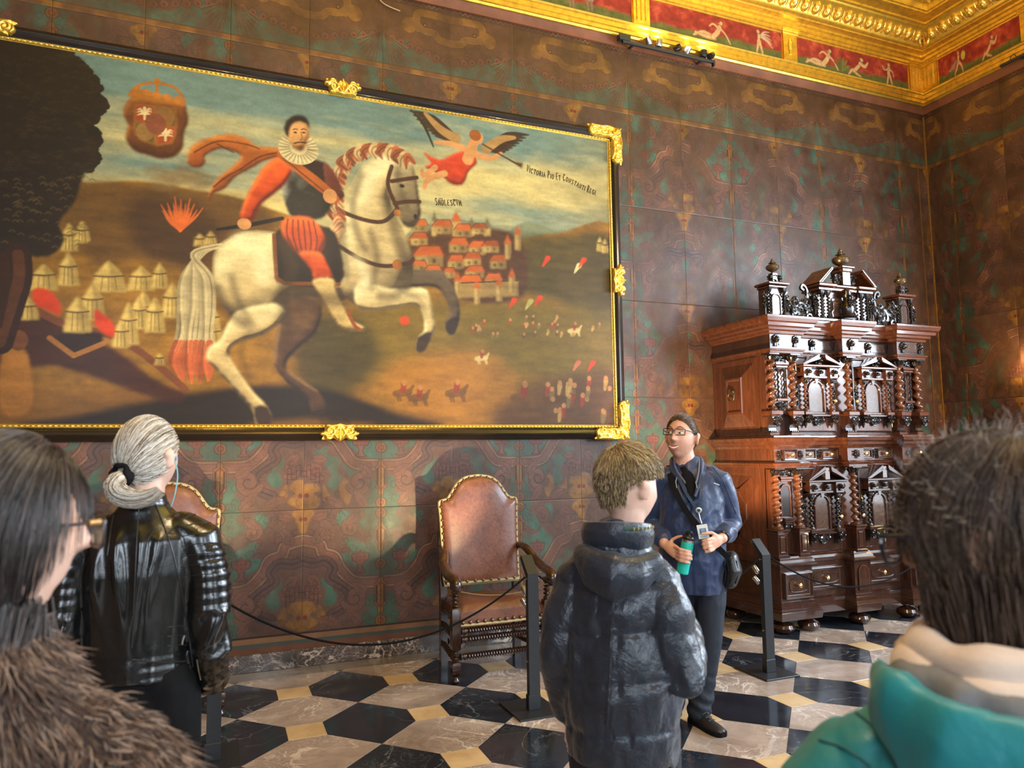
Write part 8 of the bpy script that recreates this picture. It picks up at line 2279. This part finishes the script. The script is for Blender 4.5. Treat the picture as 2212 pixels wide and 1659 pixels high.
tape = MB().tube([(x*0.93, y*0.93, z-0.004) for x, y, z in [(0.112*math.cos(a), 0.018+0.112*math.sin(a), 1.366+0.010*math.sin(a)) for a in np.linspace(0.98*PI, 0.62*PI, 14)]], 0.0075, 6, flat=0.3).build('neck_tape', simple('green_neck_tape', srgb(24, 58, 44), 0.6), pj_)
for k in range(7):
    a = (0.94-0.040*k)*PI; MB().ell((0.1125*math.cos(a), 0.018+0.1125*math.sin(a), 1.372), (0.003, 0.003, 0.005), 6, 4).build('tape_print', simple('ochre_print', srgb(150, 130, 60), 0.6), tape)
t = MB()
for q in (-1, 1): chain(t, [(q*0.07, 0, 0.86), (q*0.08, 0, 0.70), (q*0.082, -0.01, 0.45), (q*0.086, 0.02, 0.085)], [(0.095, 0.105), 0.088, 0.066, 0.058])
chain(t, [(0, 0, 0.80), (0, 0, 0.92)], [(0.14, 0.105), (0.13, 0.10)])
remesh('trousers', t, 0.010, 3, cloth('dark_navy_trousers', srgb(20, 24, 36), 0.7, 60, 0.25), boy, wrinkle(43, 0.010, 9, (1, 1, 0.6)))
for q in (-1, 1): shoe('shoe', Matrix.Translation((q*0.088, -0.02, 0)) @ Matrix.Rotation(q*0.12, 4, 'Z') @ Matrix.Scale(0.9, 4), boy)
rs = np.random.RandomState(17)
CR = np.array([0.05, 0.42, 0.90]); CR /= np.linalg.norm(CR)
def ear_b(D): return np.exp(-((D[:, 1]-0.02)/0.42)**2-((D[:, 2]+0.12)/0.36)**2)*(np.abs(D[:, 0]) > 0.55)
def keep_b(D): return -1.1*ear_b(D)+D[:, 2]*0.95+0.80*D[:, 1]+0.20-2.2*np.clip(-D[:, 2]-0.30, 0, 1)-0.25*np.clip(-D[:, 1]-0.55, 0, 1)-1.4*np.clip(0.16-D[:, 2], 0, 1)*np.clip(np.abs(D[:, 0])-0.70, 0, 1)*14
def th_b(D): return 0.006+0.020*np.clip(D[:, 2]*1.3+0.25, 0, 1)
hc = hair_cap('hair', HM, S_, keep_b, th_b, simple('light_brown_hair_cap', srgb(92, 72, 48), 0.6, noise=0.4, nscale=70), boy)
D0 = rand_dirs(4200, rs, lambda D: keep_b(D)-0.10)
def fl_b(D, t):
    v = D-CR*(D @ CR)[:, None]; v /= np.linalg.norm(v, axis=1)[:, None]+1e-6
    return v+np.array([0, 0, -0.6])*np.clip(0.6-D[:, 2], 0, 1)[:, None]
P = flow_strands(D0, fl_b, S_, th_b, HM, 6, 0.055, 0.5, rs, 0.005, 0.0, np.where((D0[:, 2] < 0.45), 0.35, 1.0))
strand_mesh('hair_strands', P, 0.0010, pal(rs, len(P), [(176, 150, 104), (146, 120, 80), (104, 82, 54), (196, 174, 132), (120, 96, 64)], 0.35), M_HAIR, hc)

# ================================================================== woman in the left foreground (dark hair, fur coat, glasses)
WP = at_depth(-14, 1160, 0.95)
wom = empty('person', (WP.x, WP.y, 0), math.radians(168))
tag(wom, 'person in a brown fur coat and glasses seen from behind, at the left edge', 'person')
ZH = WP.z
HM = Matrix.Translation((0.0, -0.01, ZH)) @ Matrix.Rotation(math.radians(-50), 4, 'Z')
b = MB(); add_head(b, HM, 0.98)
zs = ZH-1.60
chain(b, [(0, 0.02, 1.36+zs), (0, 0.01, 1.45+zs), (0, 0, 1.53+zs)], [(0.06, 0.06), (0.055, 0.055), (0.055, 0.058)])
chain(b, [(0, 0, 0.88), (0, 0, 1.05), (0, 0, 1.25+zs), (0, 0.01, 1.38+zs)], [(0.15, 0.10), (0.13, 0.09), (0.15, 0.095), (0.09, 0.06)])
base_legs(b, 0.90)
for q in (-1, 1):
    hp = Vector((q*0.198, -0.03, 0.82))
    chain(b, [(q*0.13, 0.005, 1.29+zs), (q*0.195, 0.03, 1.08), hp], [0.042, 0.036, 0.025]); chain(b, [hp, hp+Vector((0, -0.008, -0.075))], [(0.018, 0.030), (0.015, 0.036)])
    for k in range(4):
        p0 = hp+Vector((0, -0.036+0.022*k, -0.085)); finger(b, [p0, p0+Vector((0.004*q, 0, -0.03)), p0+Vector((-0.006*q, 0, -0.056)), p0+Vector((-0.018*q, 0, -0.07))], 0.008)
    finger(b, [hp+Vector((0, -0.034, -0.03)), hp+Vector((-0.008*q, -0.052, -0.055)), hp+Vector((-0.012*q, -0.058, -0.08)), hp+Vector((-0.014*q, -0.058, -0.095))], 0.009)
remesh('body', b, 0.0075, 2, M_SKIN2, wom, factor=0.35)
glasses(HM, wom, 0.98, 0.028, 0.024, 0.014, -0.114, 0.000, 0.0022, simple('dark_tortoise_frame', srgb(46, 34, 28), 0.25))
MB().tube([tuple(HM @ Vector(p)) for p in ((-0.066, -0.100, 0.014), (-0.076, -0.082, 0.014))], 0.0042, 8).build('temple_tip', simple('gold_hinge', (0.8, 0.5, 0.2), 0.3, 1.0), wom)
rs = np.random.RandomState(23)
def keep_w(D): return D[:, 2]*0.9+0.95*D[:, 1]+0.10-0.25*np.clip(-D[:, 1]-0.2, 0, 1)+0.45*np.exp(-((D[:, 1]-0.12)/0.26)**2)*(D[:, 2] < 0.4)
def th_w(D): return 0.014+0.008*np.clip(D[:, 2], 0, 1)+0.008*np.exp(-((D[:, 1]-0.12)/0.3)**2-(D[:, 2]/0.5)**2)
darkh = [(40, 34, 32), (58, 50, 47), (76, 66, 62), (30, 25, 24), (98, 88, 84)]
hc = hair_cap('hair', HM, 0.98, keep_w, th_w, simple('dark_hair_cap', srgb(36, 30, 28), 0.5, noise=0.4, nscale=70), wom)
D0 = rand_dirs(3800, rs, lambda D: keep_w(D)-0.0)
P = flow_strands(D0, lambda D, t: np.stack([0.25*np.sign(D[:, 0])*np.clip(D[:, 2], 0, 1)*0.5, 0.55*np.clip(D[:, 2]+0.2, 0, 1), -1+0*D[:, 0]], 1), 0.98, th_w, HM, 8, 0.14, 0.2, rs, 0.004)
strand_mesh('hair_strands', P, 0.0007, pal(rs, len(P), darkh, 0.4), M_HAIR, hc)
# hair falling to the shoulders
n = 2500; a = rs.uniform(0.05*PI, 1.22*PI, n); r0 = rs.uniform(0.75, 1.05, n)
top = np.stack([np.cos(a)*0.088*r0, np.sin(a)*0.100*r0+0.012, -0.02-0.06*rs.rand(n)-0.055*(a > 0.92*PI)], 1)
ks = 8; fall = []
Ln = rs.uniform(0.20, 0.34, n)
for k in range(ks):
    t_ = k/(ks-1); w = 1+0.10*t_+1.5*np.clip(t_-0.28, 0, 1)
    fall.append(np.stack([top[:, 0]*w+0.006*np.sin(t_*9+a*7), top[:, 1]*w+0.014*t_+0.006*np.cos(t_*8+a*5), top[:, 2]-Ln*t_], 1))
P = np.stack(fall, 1) @ np.array(HM.to_3x3()).T+np.array(HM.translation)
strand_mesh('falling_hair', P, 0.0009, pal(rs, n, darkh, 0.4), M_HAIR, hc)
fc = MB()
chain(fc, [(0, 0.01, 0.50), (0, 0.01, 0.90), (0, 0.01, 1.12), (0, 0.01, 1.26+zs), (0, 0.02, 1.36+zs), (0, 0.02, 1.415+zs)], [(0.205, 0.16), (0.18, 0.14), (0.175, 0.135), (0.175, 0.13), (0.140, 0.115), (0.095, 0.095)])
for q in (-1, 1): chain(fc, [(q*0.10, 0.012, 1.325+zs), (q*0.150, 0.012, 1.285+zs), (q*0.180, 0.025, 1.17), (q*0.192, 0.03, 1.05), (q*0.196, -0.02, 0.86)], [0.072, 0.078, 0.075, 0.070, 0.064])
M_FURB = simple('brown_fur_base', srgb(64, 46, 38), 0.85, noise=0.4, nscale=25)
fco = remesh('fur_coat', fc, 0.012, 3, M_FURB, wom, wrinkle(51, 0.014, 9))
def fur(obj, n, length, cols, rs, parent, zmin, down=0.7, rad=0.0013, curl=0.010):
    me = obj.data; nv = len(me.vertices); co = np.zeros(nv*3); no = np.zeros(nv*3); me.vertices.foreach_get('co', co); me.vertices.foreach_get('normal', no)
    co = co.reshape(-1, 3); no = no.reshape(-1, 3); ok = np.where(co[:, 2] > zmin)[0]; i = ok[rs.randint(0, len(ok), n)]
    p = co[i]+0.006*(rs.rand(n, 3)-0.5); d = no[i]+0.5*(rs.rand(n, 3)-0.5)+np.array([0, 0, -down]); d /= np.linalg.norm(d, axis=1)[:, None]
    clump = noise3(p, 22, 3, 2); L_ = length*(0.7+0.5*rs.rand(n)); P = []
    cv = rs.randn(n, 3)*curl+np.stack([noise3(p, 18, 5, 1), noise3(p, 18, 6, 1), noise3(p, 18, 7, 1)], 1)*curl*2.5
    for k in range(4):
        t_ = k/3; P.append(p+d*(L_*t_)[:, None]+cv*t_*t_+np.array([0, 0, -0.012])*t_*t_)
    c = pal(rs, n, cols, 0.4)*(0.75+0.5*(clump*0.5+0.5))[:, None]
    return strand_mesh('fur', np.stack(P, 1), rad, c, M_FUR, parent)
fur(fco, 12500, 0.027, [(104, 80, 66), (84, 62, 50), (126, 102, 86), (62, 45, 36), (150, 126, 110)], rs, fco, 1.0, down=0.9, rad=0.0014, curl=0.008)
for q in (-1, 1): shoe('shoe', Matrix.Translation((q*0.092, -0.01, 0)) @ Matrix.Scale(0.9, 4), wom)

# ================================================================== woman in the right foreground (short dark hair, teal coat)
RP = at_depth(2160, 1180, 0.90)
rw = empty('person', (RP.x, RP.y, 0), math.radians(138))
tag(rw, 'person in a teal quilted coat with cream collar seen from behind, at right edge', 'person')
ZH = RP.z; zs = ZH-1.60
HM = Matrix.Translation((0.0, -0.015, ZH)) @ Matrix.Rotation(math.radians(58), 4, 'Z') @ Matrix.Rotation(math.radians(6), 4, 'X')
b = MB(); add_head(b, HM, 0.98)
chain(b, [(0, 0.02, 1.36+zs), (0, 0.01, 1.45+zs), (0, 0, 1.53+zs)], [(0.06, 0.06), (0.055, 0.055), (0.055, 0.058)])
chain(b, [(0, 0, 0.86), (0, 0, 1.05), (0, 0, 1.22+zs), (0, 0.01, 1.36+zs)], [(0.15, 0.10), (0.13, 0.09), (0.15, 0.095), (0.09, 0.06)])
base_legs(b, 0.88)
for q in (-1, 1):
    hp = Vector((q*0.200, -0.05, 0.80))
    chain(b, [(q*0.13, 0.005, 1.28+zs), (q*0.195, 0.03, 1.05), hp], [0.042, 0.036, 0.025]); chain(b, [hp, hp+Vector((0, -0.008, -0.075))], [(0.018, 0.030), (0.015, 0.036)])
    for k in range(4):
        p0 = hp+Vector((0, -0.036+0.022*k, -0.085)); finger(b, [p0, p0+Vector((0.004*q, 0, -0.03)), p0+Vector((-0.006*q, 0, -0.056)), p0+Vector((-0.018*q, 0, -0.07))], 0.008)
    finger(b, [hp+Vector((0, -0.034, -0.03)), hp+Vector((-0.008*q, -0.052, -0.055)), hp+Vector((-0.012*q, -0.058, -0.08)), hp+Vector((-0.014*q, -0.058, -0.095))], 0.009)
remesh('body', b, 0.0075, 2, M_SKIN2, rw, factor=0.35)
glasses(HM, rw, 0.98, 0.030, 0.025, 0.020, -0.120, 0.004, 0.0026, simple('blue_black_frame', srgb(36, 44, 56), 0.2))
rs = np.random.RandomState(29)
def keep_r(D): return D[:, 2]*0.9+0.95*D[:, 1]+0.36-0.15*np.clip(-D[:, 1]-0.2, 0, 1)
def th_r(D): return 0.014+0.010*np.clip(D[:, 2]+0.2, 0, 1)+0.006*np.clip(D[:, 1], 0, 1)
brown = [(74, 56, 44), (98, 76, 62), (54, 41, 33), (124, 102, 84), (84, 66, 54)]
hc = hair_cap('hair', HM, 0.98, keep_r, th_r, simple('brown_short_hair_cap', srgb(46, 35, 29), 0.6, noise=0.5, nscale=60), rw)
CRr = np.array([0.0, 0.35, 0.94])
def fl_r(D, t):
    v = D-CRr*(D @ CRr)[:, None]; v /= np.linalg.norm(v, axis=1)[:, None]+1e-6
    return v+np.array([0, 0.0, -0.8])*np.clip(0.5-D[:, 2], 0, 1)[:, None]
D0 = rand_dirs(5600, rs, lambda D: keep_r(D))
P = flow_strands(D0, fl_r, 0.98, th_r, HM, 6, 0.15, 0.22, rs, 0.002, 0.0008)
strand_mesh('hair_strands', P, 0.0006, pal(rs, len(P), brown, 0.4), M_HAIR, hc)
# hair at the nape below the skull
n = 1600; a = rs.uniform(-0.22*PI, 1.22*PI, n); r0 = rs.uniform(0.85, 1.10, n)
top = np.stack([np.cos(a)*0.098*r0, np.sin(a)*0.112*r0+0.006, -0.02-0.05*rs.rand(n)], 1); Ln = rs.uniform(0.06, 0.125, n); fall = []
for k in range(7):
    t_ = k/6; w = 1-0.12*t_*t_; fall.append(np.stack([top[:, 0]*w, top[:, 1]*w, top[:, 2]-Ln*t_], 1)+0.006*np.stack([np.sin(a*9+t_*4), np.cos(a*7+t_*5), 0*a], 1)*t_)
P = np.stack(fall, 1) @ np.array(HM.to_3x3()).T+np.array(HM.translation)
strand_mesh('nape_hair', P, 0.0008, pal(rs, n, brown, 0.4), M_HAIR, hc)
# fine strands standing out on top; their pale colour paints the backlight
D0 = rand_dirs(900, rs, lambda D: D[:, 2]-0.15)
P0 = head_pts(D0, 0.98, 0.3)+D0*th_r(D0)[:, None]; Ls = rs.uniform(0.010, 0.034, 900); dv = D0+0.9*(rs.rand(900, 3)-0.5); P = np.stack([P0+dv*(Ls*k/4)[:, None]+rs.randn(900, 3)*0.0010*k for k in range(5)], 1)
P = P @ np.array(HM.to_3x3()).T+np.array(HM.translation)
strand_mesh('backlit_frizz', P, 0.00028, pal(rs, 900, [(150, 134, 118), (110, 94, 80), (190, 178, 164)], 0.3), M_HAIR, hc)
M_TEAL = cloth('teal_quilted_nylon', srgb(22, 128, 136), 0.45, 24, 0.3, 0.15, 0.12)
M_CREAM = cloth('cream_fleece', srgb(222, 200, 182), 0.85, 120, 0.3, 0.5, 0.08); M_GREYIN = cloth('grey_hood_lining', srgb(104, 106, 110), 0.6, 30, 0.4)
cz = ZH-0.178
tc = MB()
chain(tc, [(0, 0.01, 0.45), (0, 0.01, 0.85), (0, 0.01, 1.05), (0, 0.01, 1.22+zs), (0, 0.015, 1.345+zs), (0, 0.02, 1.400+zs)], [(0.23, 0.17), (0.20, 0.15), (0.195, 0.145), (0.190, 0.14), (0.160, 0.122), (0.11, 0.105)])
for q in (-1, 1): chain(tc, [(q*0.105, 0.012, 1.330+zs), (q*0.158, 0.012, 1.300+zs), (q*0.195, 0.025, 1.15), (q*0.205, 0.03, 1.03), (q*0.205, -0.04, 0.84)], [0.078, 0.086, 0.078, 0.070, 0.058])
def post_r(co, no):
    x, y, z = co[:, 0], co[:, 1], co[:, 2]
    u = (z*0.8+np.abs(x)*0.75)/0.085; q = np.abs(np.sin(u*PI))**0.4
    u2 = (z*0.8-np.abs(x)*0.75+y*0.3)/0.17; q2 = np.abs(np.sin(u2*PI))**0.35
    co = co+no*(0.009*(np.minimum(q, q2)-0.8))[:, None]
    return wrinkle(61, 0.008, 11)(co, no)
tco = remesh('teal_coat', tc, 0.0085, 2, M_TEAL, rw, post_r)
bpy.context.view_layer.update()
M_TSEAM = simple('teal_seam', srgb(12, 84, 92), 0.6)
for px in ([(1800, 1500), (1850, 1540), (1910, 1590), (1960, 1659)], [(1770, 1600), (1830, 1620), (1880, 1655)], [(2060, 1540), (2020, 1600), (1990, 1655)], [(2160, 1560), (2120, 1610), (2090, 1655)], [(1960, 1530), (2010, 1590), (2050, 1655)], [(2080, 1560), (2130, 1610), (2180, 1655)]): cast_line(tco, px, M_TSEAM, rw, 'seam', 0.0018)
def neck_ring(name, rx, ry, z, cy, rad, flat, mat, parent, tilt=0.0, a0=0.0, a1=2*PI, wob=0.0, n=44):
    pts = [(rx*math.cos(a), cy+ry*math.sin(a), z+tilt*math.sin(a)+wob*math.sin(a*5)) for a in np.linspace(a0, a1, n)]
    return MB().tube(pts, [rad*(1+0.15*math.sin(a*7)) for a in np.linspace(a0, a1, n)], 12, cap=(a1-a0 < 6.2), flat=flat).build(name, mat, parent)
neck_ring('fleece_collar', 0.098, 0.098, cz+0.050, 0.012, 0.026, 0.8, M_CREAM, tco, 0.004, wob=0.003)
neck_ring('fleece_collar', 0.112, 0.112, cz+0.030, 0.012, 0.026, 0.8, M_CREAM, tco, -0.006, -0.15*PI, 1.1*PI, wob=0.004)
# hood lying on the back: outer shell and lining
hs = MB(); chain(hs, [(0.142, 0.0, cz+0.010), (0.145, 0.070, cz-0.004), (0.098, 0.138, cz-0.030), (0.0, 0.170, cz-0.046), (-0.098, 0.138, cz-0.030), (-0.145, 0.070, cz-0.004), (-0.142, 0.0, cz+0.010)], [(0.026, 0.014), (0.046, 0.020), (0.062, 0.026), (0.070, 0.030), (0.062, 0.026), (0.046, 0.020), (0.026, 0.014)], (0, 0, 1))
ho = remesh('hood', hs, 0.008, 3, M_TEAL, tco, wrinkle(63, 0.012, 12))
hl = MB(); chain(hl, [(0.118, 0.055, cz+0.022), (0.070, 0.110, cz+0.012), (0.0, 0.128, cz+0.006), (-0.070, 0.110, cz+0.012), (-0.118, 0.055, cz+0.022)], [(0.022, 0.022), (0.030, 0.028), (0.034, 0.030), (0.030, 0.028), (0.022, 0.022)], (0, 0, 1))
remesh('hood_lining', hl, 0.008, 2, M_GREYIN, tco, wrinkle(65, 0.012, 16))
t = MB()
for q in (-1, 1): chain(t, [(q*0.08, 0, 0.60), (q*0.088, -0.01, 0.45), (q*0.09, 0.02, 0.09)], [0.085, 0.062, 0.048])
remesh('trousers', t, 0.010, 3, M_BLACKCLOTH, rw)
for q in (-1, 1): shoe('shoe', Matrix.Translation((q*0.092, -0.01, 0)) @ Matrix.Scale(0.9, 4), rw)
